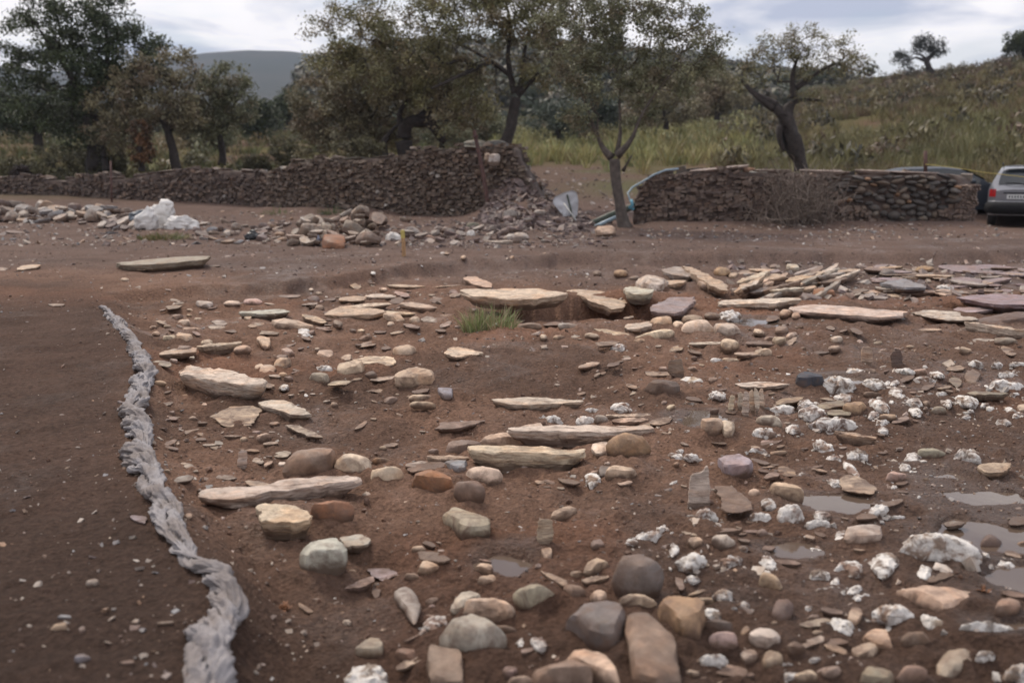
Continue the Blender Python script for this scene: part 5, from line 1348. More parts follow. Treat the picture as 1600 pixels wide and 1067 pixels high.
# ------------------------------------------------------------------ twisted cloth along the trench edge
CL = [(158, 480, 9), (168, 489, 15), (186, 507, 22), (200, 525, 22), (213, 545, 28), (224, 562, 30), (230, 580, 34), (224, 598, 36), (214, 615, 40), (208, 632, 40), (214, 655, 42), (220, 675, 40), (222, 690, 34), (213, 705, 40), (216, 725, 46), (232, 748, 42), (246, 770, 44), (262, 800, 46), (276, 830, 42), (294, 862, 46), (320, 888, 48), (345, 912, 60), (348, 935, 62), (338, 962, 70), (326, 985, 72), (322, 1015, 70), (324, 1050, 74), (328, 1090, 80), (330, 1180, 90), (335, 1300, 100)]
cw = []; cr = []
for u, v, w_ in CL:
    g = ground(u, v + w_ * 0.15); cw.append(g); cr.append(w_ / FPX * math.hypot(g[1], EYE - g[2]) / 2 * 0.80)
cw = np.array(cw); cr = np.array(cr)
tt_ = np.concatenate([[0], np.cumsum(np.linalg.norm(np.diff(cw, axis=0), axis=1))])
NS, NT = 1500, 40
sq = np.linspace(0, tt_[-1], NS)
cx = np.interp(sq, tt_, cw[:, 0]); cy = np.interp(sq, tt_, cw[:, 1]); rad = np.interp(sq, tt_, cr)
ker = np.ones(31) / 31
def smo(a): return np.convolve(np.pad(a, 15, mode='edge'), ker, 'valid')
cx, cy, rad = smo(cx), smo(cy), smo(rad)
rad = rad * (0.92 + 0.30 * noise2(sq * 3.2, sq * 0, 12)); cx = cx + 0.018 * noise2(sq * 4.1, sq * 0, 5)
tx = np.gradient(cx, sq); ty = np.gradient(cy, sq); ln = np.hypot(tx, ty); nx_, ny_ = ty / ln, -tx / ln
zg = H(cx, cy)
th = np.arange(NT) / NT * 2 * math.pi
S_, T_ = np.meshgrid(sq, th, indexing='ij')
VV, FF, CC = [], [], []
phase = 10.0 * sq + 3.0 * noise2(sq * 1.7, sq * 0, 9)
for k_ in range(4):      # the sheet is wrung into strands that wind round each other
    a_ = phase + k_ * 2 * math.pi / 4 + 0.5 * noise2(sq * 2.5, sq * 0, 30 + k_)
    off = rad * (0.62 + 0.30 * noise2(sq * 3.7, sq * 0, 40 + k_))
    rs_ = rad * (0.44 + 0.26 * noise2(sq * 4.4, sq * 0, 50 + k_))
    tw = T_ + 6.0 * S_ + 2.5 * noise2(S_ * 2.3 + k_ * 5, S_ * 0, 19)
    kx, ky = np.cos(tw), np.sin(tw)
    f1_ = 1 - np.abs(noise3(kx * 1.5 + k_ * 9, ky * 1.5, S_ * 8.5)) * 2
    f2_ = 1 - np.abs(noise3(kx * 3.2 + k_ * 5, ky * 3.2, S_ * 17)) * 2
    f3_ = 1 - np.abs(noise3(kx * 11, ky * 11 + k_ * 3, S_ * 24)) * 2
    rr = rs_[:, None] * np.maximum(0.64 + 0.46 * f1_ + 0.34 * f2_ + 0.18 * f3_, .15)
    lx = off[:, None] * np.cos(a_)[:, None] + rr * np.cos(T_); lz = 0.72 * off[:, None] * np.sin(a_)[:, None] + rr * np.sin(T_) * .85
    X_ = cx[:, None] + nx_[:, None] * lx; Y_ = cy[:, None] + ny_[:, None] * lx
    Z_ = zg[:, None] + rad[:, None] * 0.30 + lz
    Z_ = np.maximum(Z_, H(X_, Y_) - 0.02)
    v = np.stack([X_, Y_, Z_], -1).reshape(-1, 3)
    i = np.arange(NS - 1)[:, None] * NT; j = np.arange(NT)[None, :]; j2 = (j + 1) % NT
    VV.append(v); FF.append(np.stack([i + j, i + NT + j, i + NT + j2, i + j2], -1).reshape(-1, 4) + k_ * NS * NT)
v = np.concatenate(VV); F = np.concatenate(FF)
dirty = sm(-0.35, 0.35, fbm3(v[:, 0] * 7, v[:, 1] * 7, v[:, 2] * 7, 4)) * 0.65
cc = np.array((0.29, 0.268, 0.268))[None] * (1 - dirty[:, None]) + np.array((0.185, 0.15, 0.13))[None] * dirty[:, None]
me = npmesh('twisted_cloth', v, F, cc, True)
m, t, b = mat_new('geotextile'); lk = t.links.new
a = nd(t, 'ShaderNodeAttribute', attribute_name='Col'); tcn = nd(t, 'ShaderNodeTexCoord')
n_ = nd(t, 'ShaderNodeTexNoise', Scale=240.0, Detail=4.0, Roughness=0.8); lk(tcn.outputs['Object'], n_.inputs['Vector'])
r_ = nd(t, 'ShaderNodeMapRange'); lk(n_.outputs['Fac'], r_.inputs['Value'])
for k, vv in (('From Min', .3), ('From Max', .7), ('To Min', .65), ('To Max', 1.3)): r_.inputs[k].default_value = vv
vm = nd(t, 'ShaderNodeVectorMath', operation='SCALE'); lk(a.outputs['Color'], vm.inputs[0]); lk(r_.outputs[0], vm.inputs['Scale']); lk(vm.outputs[0], b.inputs['Base Color'])
b.inputs['Roughness'].default_value = 0.95
bp = nd(t, 'ShaderNodeBump', Strength=0.5, Distance=0.004); lk(n_.outputs['Fac'], bp.inputs['Height']); lk(bp.outputs[0], b.inputs['Normal'])
link('twisted_cloth', me, m, label='long grey white twisted geotextile cloth lying along the edge of the dig', category='cloth')

# ------------------------------------------------------------------ sacks by the low wall
M['sack'] = simple('woven_sack', (0.60, 0.57, 0.54), 0.75, noise=0.22, scale=5, bump=0.25)
M['tarp'] = simple('blue_grey_tarp', (0.085, 0.10, 0.12), 0.5, noise=0.3, scale=6, bump=0.5)
def sack(label, u, vb, d, w, h, dep, top, lean, seed, col=None, name='sack', mat='sack', part=True, cat='sack'):
    n, m_ = 40, 26
    V = []
    p0 = at_y(u, vb, d)
    for k in range(m_):
        z = k / (m_ - 1)
        s = (1 - 0.25 * (1 - min(z * 6, 1)) ** 2) * np.interp(z, [0, .25, .6, .85, 1], [.92, 1.0, .9, top + .12, top])
        th = np.arange(n) / n * 6.283
        fr = 1 + 0.24 * noise3(np.cos(th) * 2 + seed, np.sin(th) * 2, z * 4 + th * 0) + 0.11 * (1 - 2 * np.abs(noise3(np.cos(th) * 5 + seed, np.sin(th) * 5, z * 7 + th * 0)))
        e_ = 0.8
        V.append(np.stack([np.sign(np.cos(th)) * abs(np.cos(th)) ** e_ * w / 2 * s * fr + lean * z * h, np.sign(np.sin(th)) * abs(np.sin(th)) ** e_ * dep / 2 * s * fr, np.full(n, z * h) + 0.16 * h * noise3(np.cos(th) * 1.5 + seed, np.sin(th) * 1.5, z * 2 + 4 + th * 0)], 1))
    V.append(V[-1].mean(0)[None] + np.array([[0, 0, 0.01]])); v = np.concatenate(V)
    i = np.arange(m_ - 1)[:, None] * n; j = np.arange(n)[None, :]; j2 = (j + 1) % n
    f4 = np.stack([i + j, i + j2, i + n + j2, i + n + j], -1).reshape(-1, 4)
    f3 = np.array([[(m_ - 1) * n + q, (m_ - 1) * n + (q + 1) % n, m_ * n] for q in range(n)])
    o = link(name, npmesh(name, v, [f4, f3], None, True), M[mat], loc=(p0[0], p0[1], h1(p0[0], p0[1]) - 0.02 if abs(h1(p0[0], p0[1]) - p0[2]) < .25 else p0[2]), label=label, category=cat)
    return o
sack('leftmost white sack, slumped with a pointed neck', 227, 367, 21.3, .46, .46, .3, .25, .30, 3)
o = sack('middle white sack standing tallest behind the other two', 252, 360, 21.8, .62, .50, .32, .62, .10, 5)
mb = MB(); mb.tube([(.0, 0, 0), (.08, 0, .05), (.20, 0, .06), (.32, 0.0, .05)], [.02, .10, .085, .02], 12, wob=.35, seed=4, flat=.8)
link('sack_neck', mb.mesh('sack_neck', True), M['sack'], parent=o, loc=(-.02, 0, .50))
sack('rightmost white sack, low and lying on its side', 283, 364, 21.4, .66, .28, .34, .55, .05, 8)
sack('blue grey crumpled tarpaulin bundle behind the middle white sack', 226, 342, 24.5, .75, .28, .5, .55, .12, 11, name='tarpaulin', mat='tarp', cat='tarpaulin')
M['bluebag'] = simple('pale_blue_plastic', (0.30, 0.33, 0.42), 0.4, noise=0.2, scale=8, bump=0.5)
M['blacklump'] = simple('black_lump', (0.02, 0.02, 0.022), 0.4, noise=0.3, scale=8, bump=0.6)
sack('pale blue plastic bag crumpled between rubble and rust brown block', 493, 386, 18.4, .26, .16, .2, .5, .1, 13, name='plastic_bag', mat='bluebag', cat='bag')
sack('bluish plastic scrap farther left in the rubble from the rust brown block', 455, 386, 18.4, .22, .08, .2, .6, .1, 14, name='plastic_bag', mat='bluebag', cat='bag')
sack('black crumpled lump among the thin rubble spread', 394, 386, 18.4, .26, .20, .2, .3, .1, 15, name='plastic_bag', mat='blacklump', cat='bag')  # plain black crumpled lump, built with the bag shape
rock_at('flat_slab', 488, 391, 17.9, .62, .04, .2, 's', (0.36, 0.37, 0.38), 'thin pale grey slab before the pale blue plastic bag', cat='slab', seed=81, mat='shale')

# ------------------------------------------------------------------ stakes, post, pipes in the wall gap
M['wood'] = simple('raw_wood', (0.36, 0.21, 0.10), 0.75, noise=0.3, scale=20)
M['ypaint'] = simple('yellow_paint', (0.45, 0.36, 0.10), 0.6, noise=0.2, scale=20)
M['rust'] = simple('rusty_iron', (0.085, 0.042, 0.034), 0.8, noise=0.4, scale=14, bump=0.4)
M['greypl'] = simple('white_plastic_sheet', (0.50, 0.50, 0.52), 0.5, noise=0.12, scale=7, bump=0.3)
M['greenpipe'] = simple('dark_green_pipe', (0.050, 0.062, 0.045), 0.55, noise=0.3, scale=8, bump=0.2)
M['bluehose'] = simple('pale_blue_hose', (0.27, 0.35, 0.40), 0.45, noise=0.2, scale=14)
M['bluetape'] = simple('bright_blue_tape', (0.12, 0.32, 0.42), 0.45, noise=0.3, scale=14)
M['steel'] = simple('pale_pole', (0.36, 0.35, 0.33), 0.6, noise=0.2)
g = ground(631, 401)
e = empty('survey_stake', g, 'short wooden survey stake with yellow painted top before the rubble pile', 'stake')
mb = MB(); mb.tube([(0, 0, -.1), (0, 0, .20), (-.006, 0, .28)], [.030, .030, .030], 4); link('shaft', mb.mesh('shaft'), M['wood'], parent=e)
mb = MB(); mb.tube([(-.006, 0, .28), (-.012, 0, .38), (-.013, 0, .405)], [.031, .033, .028], 4); link('painted_top', mb.mesh('painted_top'), M['ypaint'], parent=e)
a_, b_ = at_y(768, 342, 25.1), at_y(741, 204, 25.35)
e = empty('iron_post', a_, 'rusty iron angle post leaning against the highest wall', 'post')
mb = MB(); dv = b_ - a_
mb.tube([(0, 0, -.2), tuple(dv * .5 + np.array([.01, 0, 0])), tuple(dv)], [.052, .05, .048], 4, wob=.05); link('shaft', mb.mesh('shaft'), M['rust'], parent=e)
mb = MB(); q = dv * .93; mb.box(q + np.array([0, -.05, 0]), (.14, .05, .05)); link('bracket', mb.mesh('bracket'), M['rust'], parent=e)
# slanting sheet
p = at_y(890, 352, 22.9)
e = empty('plastic_sheet', p, 'grey white plastic sheet folded over a dark stake in the wall gap', 'sheet')
n_, m_ = 22, 22; V = []
OUT = [(-.14, .74), (.06, .80), (.155, .76), (.20, .50), (.17, .20), (.05, .0), (-.05, .06), (-.22, .30), (-.40, .52), (-.36, .64)]
oc = np.array(OUT); oc_ = resample(oc, 44, 1); ctr = np.array([-.05, .45])
V = [[ctr[0], -.05, ctr[1]]]; F3 = []
for k, s_ in enumerate((.3, .6, .85, 1.0)):
    for q in oc_:
        x_, z_ = ctr + (q - ctr) * s_
        V.append([x_, 0.10 * abs(x_ + .02) * 1.6 + 0.03 * float(noise2(x_ * 9, z_ * 9, 3)) - .05, z_])
V = np.array(V); nn = 44
f3 = np.array([[0, 1 + q, 1 + (q + 1) % nn] for q in range(nn)]); f4 = []
for k in range(3):
    for q in range(nn): f4.append([1 + k * nn + q, 1 + (k + 1) * nn + q, 1 + (k + 1) * nn + (q + 1) % nn, 1 + k * nn + (q + 1) % nn])
f4 = np.array(f4); nV = len(V)
V2 = V + np.array([0, .006, 0])
rim = np.array([[1 + 3 * nn + q, 1 + 3 * nn + (q + 1) % nn, nV + 1 + 3 * nn + (q + 1) % nn, nV + 1 + 3 * nn + q] for q in range(nn)])
link('sheet', npmesh('sheet', np.concatenate([V, V2]), [f3, f3[:, ::-1] + nV, f4, f4[:, ::-1] + nV, rim], None, True), M['greypl'], parent=e)
mb = MB(); mb.tube([(-.07, -.11, .70), (.02, -.12, .35), (.07, -.06, -.15)], [.022, .022, .022], 6); link('dark_stake', mb.mesh('dark_stake'), M['greenpipe'], parent=e)
a_, b_ = at_y(881, 318, 22.6), at_y(911, 359, 22.3)
mb = MB(); mb.tube([(0, 0, -.05), tuple((a_ - b_) * .5), tuple(a_ - b_)], [.018] * 3, 7)
o = link('pole', mb.mesh('pole', True), M['steel'], loc=b_, label='thin pale pole propped against the plastic sheet in the wall gap', category='pole')
def two_pt(name, pts, r, mat, label, cat, n=9, wob=0.0):
    W = [at_y(*q) for q in pts]; W = np.array(W); mb = MB(); mb.tube(W - W[0], [r] * len(W), n, wob=wob, seed=2)
    return link(name, mb.mesh(name, True), M[mat], loc=W[0], label=label, category=cat)
two_pt('drain_pipe', [(918, 353, 22.6), (950, 338, 22.7), (985, 324, 22.8), (1007, 311, 22.9)], .078, 'greenpipe', 'thick dark green pipe lying slanted behind the small tree', 'pipe')
two_pt('drain_pipe', [(922, 358, 22.2), (950, 345, 22.3), (976, 334, 22.4)], .045, 'bluehose', 'thinner pale pipe lying below the thick dark green pipe', 'pipe')
two_pt('hose', [(990, 325, 22.3), (984, 312, 22.3), (981, 302, 22.4), (988, 293, 22.5), (1004, 284, 22.55), (1022, 273, 22.6), (1040, 266, 22.7), (1060, 264, 22.8)], .022, 'bluehose', 'pale blue hose climbing over the end of the earthy wall', 'hose')
two_pt('tape_knot', [(986, 313, 22.2), (988, 320, 22.15), (984, 324, 22.2), (990, 328, 22.2)], .035, 'bluetape', 'knot of bright blue tape hanging from the pale blue hose', 'tape', wob=.4)
two_pt('fence_post', [(1446, 275, 24.5), (1446, 236, 24.5)], .045, 'rust', 'short dark iron post rising behind the cobbled wall', 'post')
two_pt('cord', [(1446, 257, 24.4), (1490, 262, 24.4), (1540, 270, 24.4), (1620, 279, 24.4), (1720, 284, 24.4)], .008, 'ypaint', 'thin yellowish cord stretched from the dark post past the cars', 'cord')
two_pt('fence_post', [(175, 330, 31.2), (173, 252, 31.3)], .03, 'rust', 'thin dark iron post standing at the low wall', 'post')
two_pt('fence_post', [(1531, 300, 40), (1531, 262, 40)], .04, 'rust', 'thin dark post between the two cars', 'post')

# dead leaf clod, dead tuft, root tufts
M['dead'] = simple('dead_leaf', (0.16, 0.065, 0.025), 0.7, noise=0.5, scale=30)
def dead_tuft(name, u, v, r, n, mat, label, seed, cat='leaf', hgt=1.0):
    rs = np.random.RandomState(seed); g = ground(u, v); mb = MB()
    for q in range(n):
        a = rs.uniform(0, 6.28); L_ = r * rs.uniform(.5, 1.2); el = rs.uniform(.1, 1.3)
        pts = [(0, 0, 0)]; 
        for s_ in (0.35, 0.7, 1.0):
            pts.append((math.cos(a + s_ * .8) * L_ * s_ * math.cos(el), math.sin(a + s_ * .8) * L_ * s_ * math.cos(el), L_ * hgt * s_ * math.sin(el) * (1 - .35 * s_)))
        W_ = r * rs.uniform(.06, .2)
        pts = np.array(pts) + rs.normal(0, r * .12, 3) * np.array([1, 1, .2])
        mb.tube(pts, [W_ * .4, W_, W_ * .8, W_ * .1], 5, flat=.3)
    return link(name, mb.mesh(name, True), M[mat], loc=g, label=label, category=cat)
dead_tuft('dead_leaves', 444, 952, .045, 22, 'dead', 'rust orange curled dead leaves on the dark soil near the cloth', 3)
dead_tuft('dead_leaves', 1538, 926, .05, 9, 'dead', 'ochre dead leaf at the edge of the muddy water, beyond the three-cornered stone', 4)
M['twig'] = simple('dry_twig', (0.13, 0.085, 0.06), 0.9, noise=0.4, scale=30)
dead_tuft('dead_tuft', 489, 484, .11, 40, 'twig', 'dark tuft of dead roots behind the slab spread', 5, cat='tuft', hgt=.7)
def twigs(u0, v0, u1, v1, n, seed, lab, Lr=(.05, .14)):
    rs = np.random.RandomState(seed); prs = []
    for q in range(n):
        g = ground(rs.uniform(u0, u1), rs.uniform(v0, v1)); a = rs.uniform(0, 6.28); L_ = rs.uniform(*Lr)
        P = np.array([(0, 0, 0.004), (math.cos(a) * L_ * .5, math.sin(a) * L_ * .5, rs.uniform(.01, .03)), (math.cos(a + .3) * L_, math.sin(a + .3) * L_, 0.012)])
        mb = MB(); mb.tube(P, [.0035, .003, .0015], 5)
        prs.append((g[0] / g[1], link('twig', mb.mesh('twig', True), M['twig'], loc=g, category='twig', group='dry twigs'), 'dry thin twig', lab))
    rank_left(prs)
twigs(560, 560, 1000, 740, 10, 21, 'on the floor around the long pointed slab')
twigs(420, 540, 640, 660, 6, 22, 'among the stones right of the wedge slab')

# green tufts
def tuft(name, P, r, hgt, n, cols, label, seed, wd=.004, lean=.5):
    rs = np.random.RandomState(seed); V = []; F = []; Cc = []
    for q in range(n):
        a = rs.uniform(0, 6.28); rr_ = r * math.sqrt(rs.uniform(0, 1)); bx, by = math.cos(a) * rr_, math.sin(a) * rr_ * .8
        L_ = hgt * rs.uniform(.45, 1.1) * (1 - .35 * rr_ / r); ln_ = rs.uniform(0, lean) * (1 + rr_ / r); a2 = a + rs.normal(0, .7)
        tx_, ty_ = math.cos(a2) * ln_, math.sin(a2) * ln_
        w_ = wd * rs.uniform(.6, 1.3); px_, py_ = -math.sin(a2 + 1.2) * w_, math.cos(a2 + 1.2) * w_
        b0 = len(V)
        for s_, k in ((0, 1), (.4, .9), (.75, .6)):
            x_, y_, z_ = bx + tx_ * L_ * s_ ** 1.6, by + ty_ * L_ * s_ ** 1.6, L_ * s_ * (1 - .25 * ln_ * s_)
            V += [(x_ - px_ * k, y_ - py_ * k, z_), (x_ + px_ * k, y_ + py_ * k, z_)]
        V.append((bx + tx_ * L_, by + ty_ * L_, L_ * (1 - .3 * ln_)))
        F += [[b0, b0 + 1, b0 + 3], [b0, b0 + 3, b0 + 2], [b0 + 2, b0 + 3, b0 + 5], [b0 + 2, b0 + 5, b0 + 4], [b0 + 4, b0 + 5, b0 + 6]]
        c = np.array(cols[rs.randint(len(cols))]) * rs.uniform(.75, 1.25)
        Cc += [c] * 7
    return link(name, npmesh(name, np.array(V), np.array(F), np.array(Cc)), M['leaf'], loc=P, label=label, category='plant')
GT = [(0.22, 0.27, 0.10), (0.30, 0.33, 0.15), (0.17, 0.21, 0.08), (0.38, 0.34, 0.21), (0.30, 0.24, 0.14)]
tuft('grass_tuft', ground(742, 520), .13, .33, 200, GT, 'fresh bright green grass tuft in front of the largest pale slab, left and fuller half', 41, .0042)
tuft('grass_tuft', ground(775, 512), .19, .29, 170, GT, 'fresh green grass tuft touching the fuller one, reaching right under the slab', 42, .0042)
tuft('grass_tuft', ground(256, 374), .48, .20, 260, [(0.15, 0.15, 0.06), (0.20, 0.15, 0.07), (0.12, 0.14, 0.05)], 'low green grass patch in front of the white sacks', 43, .009, .9)
tuft('grass_tuft', at_y(430, 348, 26.8), .34, .5, 260, [(0.11, 0.15, 0.05), (0.15, 0.18, 0.07)], 'green weed at the foot of the highest wall, its left end', 44, .012, .7)
tuft('grass_tuft', at_y(520, 350, 26.6), .26, .62, 200, [(0.05, 0.075, 0.03), (0.08, 0.10, 0.04)], 'dark green weed against the highest wall near its middle', 45, .014, .6)

# dry bramble on the wall
rs = np.random.RandomState(77); mb = MB()
for q in range(620):
    u = rs.normal(1248, 27); d_ = 21.85 + rs.uniform(-.25, .3)
    v0_ = rs.uniform(345, 366) if rs.uniform() < .6 else rs.uniform(265, 340)
    a0 = at_y(u, v0_, d_); pts = [a0]
    dr = np.array([rs.normal(0, .16), rs.normal(0, .12), rs.uniform(.4, 1.0)]) if v0_ > 342 else np.array([rs.normal(0, .55), rs.normal(-.1, .3), rs.normal(-.1, .6)])
    L_ = rs.uniform(.5, 1.55) if v0_ > 342 else rs.uniform(.25, .6)
    for s_ in range(5):
        dr = dr + rs.normal(0, .26, 3); pts.append(pts[-1] + dr / np.linalg.norm(dr) * L_ / 5)
    pts = np.array(pts); pts[:, 2] = np.minimum(pts[:, 2], 1.72)
    mb.tube(pts, np.linspace(.007, .0025, 6) * rs.uniform(.7, 1.5), 3, col=np.array((0.20, 0.155, 0.125)) * rs.uniform(.5, 1.25), cap=False)
link('dry_bramble', mb.mesh('dry_bramble'), M['vcol'], label='tangle of dry grey brambles hanging over the wall beside the cars', category='plant')

# ------------------------------------------------------------------ cars
M['silver'] = simple('silver_paint', (0.20, 0.20, 0.215), 0.35, metal=0.5, noise=0.04, coat=0.6)
M['darkblue'] = simple('dark_grey_blue_paint', (0.030, 0.036, 0.047), 0.5, metal=0.0, spec=0.35, noise=0.05)
M['glass'] = simple('tinted_glass', (0.02, 0.023, 0.027), 0.12, spec=0.5, noise=0.05)
M['blackpl'] = simple('black_trim', (0.014, 0.014, 0.015), 0.8, spec=0.15, noise=0.2)
M['tyre'] = simple('tyre_rubber', (0.02, 0.02, 0.02), 0.85, noise=0.2)
M['alloy'] = simple('alloy', (0.42, 0.42, 0.43), 0.35, metal=0.7, noise=0.1)
M['redlight'] = simple('red_lens', (0.35, 0.01, 0.012), 0.2, noise=0.1)
M['plate'] = simple('plate_white', (0.62, 0.62, 0.6), 0.5, noise=0.05)
M['ink'] = simple('plate_ink', (0.05, 0.05, 0.055), 0.6, noise=0.05)
class Car:
    """body lofted along its length; x to the front, origin on the ground under the middle of the rear"""
    def __init__(s, L_, W, prof_top, belt, zb, Wroof):
        s.L, s.W, s.belt, s.zb, s.Wr = L_, W, belt, zb, Wroof
        s.px, s.pz = np.array(prof_top).T
    def top(s, x): return float(np.interp(x, s.px, s.pz))
    def half(s, x, z):
        pl = 1 - 0.22 * max(0, 1 - x / .45) ** 2.2 - 0.28 * max(0, 1 - (s.L - x) / .6) ** 2
        w = s.W / 2 * pl
        if z > s.belt: w *= 1 - (1 - s.Wr) * ((z - s.belt) / max(1.45 - s.belt, .1)) ** 1.2
        w *= 1 - 0.05 * max(0, (0.55 - z) / .4)
        return w
    def side(s, x, z, sg, off=0.0): return (x, sg * (s.half(x, z) + off), z)
    def body(s):
        nx_ = 46; xs_ = np.linspace(0, s.L, nx_); V = []; K_ = 13
        for x in xs_:
            zt = s.top(x); row = []
            zz_ = list(np.linspace(s.zb, zt - .05, 9))
            right = [(x, -s.half(x, z), z) for z in zz_]
            hw = s.half(x, zt - .05)
            topr = [(x, -hw * q, zt - .05 + .05 * (1 - q ** 4)) for q in (.93, .75, .4, .0)]
            rowr = right + topr
            row = rowr + [(a, -b_, c) for a, b_, c in rowr[::-1][1:]]
            V += row
        n = len(row); V = np.array(V)
        i = np.arange(nx_ - 1)[:, None] * n; j = np.arange(n - 1)[None, :]
        F = np.stack([i + j, i + j + 1, i + n + j + 1, i + n + j], -1).reshape(-1, 4)
        bt = np.array([[k * n + n - 1, k * n, (k + 1) * n, (k + 1) * n + n - 1] for k in range(nx_ - 1)])
        ends = np.array([list(range(n)), list(range((nx_ - 1) * n, nx_ * n))[::-1]])
        me = npmesh('body', V, [F[:, ::-1], bt[:, ::-1], ends[:, ::-1]], None, True); me.set_sharp_from_angle(angle=R(38)); return me
def patch(P, th=.012, name='patch'):
    """P: (a,b,3) grid of points -> thin shell"""
    P = np.asarray(P, float); a, b_ = P.shape[:2]; v = P.reshape(-1, 3)
    i = np.arange(a - 1)[:, None] * b_; j = np.arange(b_ - 1)[None, :]
    f = np.stack([i + j, i + j + 1, i + b_ + j + 1, i + b_ + j], -1).reshape(-1, 4)
    return npmesh(name, v, [f], None, True)
def wheel(e, x, y, r, w, mats=True):
    wl = bpy.data.objects.new('wheel', None); COL.objects.link(wl); wl.parent = e; wl.location = (x, y, r)
    sg = 1 if y > 0 else -1
    n = 28; prof_ = [(.62, -.5), (.9, -.5), (1.0, -.36), (1.0, .36), (.9, .5), (.62, .5)]
    V = []
    for k in range(n):
        a = k / n * 6.283
        V += [(math.cos(a) * q * r, z * w, math.sin(a) * q * r) for q, z in prof_]
    i = np.arange(n)[:, None]; j = np.arange(6)[None, :]
    F = np.stack([i * 6 + j, i * 6 + (j + 1) % 6, ((i + 1) % n) * 6 + (j + 1) % 6, ((i + 1) % n) * 6 + j], -1).reshape(-1, 4)
    link('tyre', npmesh('tyre', V, F, None, True), M['tyre'], parent=wl)
    mb = MB()
    for k in range(5):
        a = k / 5 * 6.283 + .3; mb.box((math.cos(a) * r * .33, sg * w * .42, math.sin(a) * r * .33), (r * .62, .03, .07), rot=[[math.cos(a), 0, -math.sin(a)], [0, 1, 0], [math.sin(a), 0, math.cos(a)]])
    mb.tube([(0, sg * w * .25, 0), (0, sg * w * .5, 0)], [r * .16, r * .13], 12)
    th_ = np.linspace(0, 6.283, 25); mb.tube(np.stack([np.cos(th_) * r * .62, th_ * 0 + sg * w * .42, np.sin(th_) * r * .62], 1), [.022] * 25, 6)
    link('rim', mb.mesh('rim'), M['alloy'], parent=wl)
    mb = MB(); mb.tube([(0, sg * w * .05, 0), (0, sg * w * .1, 0)], [r * .6, r * .6], 20); link('brake_disc', mb.mesh('brake_disc'), M['blackpl'], parent=wl)

# silver estate, seen from behind
d_ = 26.2; xl_ = (1553 - 800) / FPX * d_ / 1.0107
cxc = xl_ + 0.84; zc = h1(cxc, d_ + .8)
e = empty('parked_car', (cxc, d_, zc), 'silver estate car seen from behind, cut by the picture edge', 'car', rz=R(64))
car = Car(4.45, 1.80, [(0, .98), (.06, 1.02), (.16, 1.12), (.36, 1.36), (.55, 1.52), (.9, 1.585), (2.0, 1.60), (2.7, 1.50), (3.3, 1.08), (3.6, 1.0), (4.2, .88), (4.45, .72)], .95, .30, .74)
link('body', car.body(), M['silver'], parent=e)
def topgrid(x0, x1, f, nx_, ny_, off): # patch on the upper surface
    G = []
    for x in np.linspace(x0, x1, nx_):
        zt = car.top(x); hw = car.half(x, zt - .05) * f
        G.append([(x - off, q * hw, zt + off * .8 - .05 + .05 * (1 - abs(q * f) ** 4)) for q in np.linspace(-1, 1, ny_)])
    return np.array(G)
link('rear_window', patch(topgrid(.15, .50, .84, 8, 10, .012)), M['glass'], parent=e)
for sg in (1, -1):
    link('side_window', patch(np.array([[car.side(x, z, sg, .006) for z in np.linspace(1.0, min(car.top(x) - .09, 1.46), 5)] for x in np.linspace(.62, 3.0, 14)])), M['glass'], parent=e)
    link('tail_light', patch(np.array([[(-.02 - .0 * z + max(0, (abs(y_) - .62)) * .55, sg * y_, z) for z in np.linspace(.78, .98, 4)] for y_ in np.linspace(.73, .81, 5)])), M['redlight'], parent=e)
    link('tail_light', patch(np.array([[car.side(x, z, sg, .008) for z in np.linspace(.78, .98, 4)] for x in np.linspace(.0, .22, 4)])), M['redlight'], parent=e)
    mb = MB(); mb.tube([(.75, sg * .60, 1.60), (.95, sg * .60, 1.635), (2.4, sg * .60, 1.655), (2.6, sg * .60, 1.61)], [.018] * 4, 6); link('roof_rail', mb.mesh('roof_rail'), M['blackpl'], parent=e)
    for x in (.80, 3.55): wheel(e, x, sg * .76, .335, .22)
mb = MB(); mb.tube([(.02, -.88, .50), (-.10, -.70, .50), (-.13, 0, .50), (-.10, .70, .50), (.02, .88, .50)], [.15, .17, .17, .17, .15], 10); link('bumper', mb.mesh('bumper', True), M['blackpl'], parent=e)
mb = MB(); mb.tube([(.02, -.87, .655), (-.125, -.7, .655), (-.15, 0, .655), (-.125, .7, .655), (.02, .87, .655)], [.022] * 5, 8); link('bumper_trim', mb.mesh('bumper_trim', True), M['silver'], parent=e)
mb = MB(); mb.box((-.012, 0.18, .80), (.02, .78, .18)); link('plate_recess', mb.mesh('plate_recess'), M['silver'], parent=e)
mb = MB(); mb.box((-.03, 0.18, .79), (.02, .52, .115)); pl_ = link('number_plate', mb.mesh('number_plate'), M['plate'], parent=e)
mb = MB()
for k, y_ in enumerate(np.linspace(.20, -.20, 7)):
    mb.box((-.043, .18 + y_, .79), (.004, .034, .065)); 
link('plate_characters', mb.mesh('plate_characters'), M['ink'], parent=pl_)
mb = MB(); mb.box((-.03, 0.18, .885), (.03, .70, .03)); link('tailgate_handle', mb.mesh('tailgate_handle'), M['blackpl'], parent=e)
mb = MB(); mb.tube([(.10, 0, 1.10), (.09, .25, 1.14), (.12, .5, 1.15)], [.018, .014, .01], 6); link('rear_wiper', mb.mesh('rear_wiper', True), M['blackpl'], parent=e)
mb = MB(); mb.box((.50, 0, 1.575), (.22, 1.05, .035)); link('spoiler', mb.mesh('spoiler'), M['silver'], parent=e)
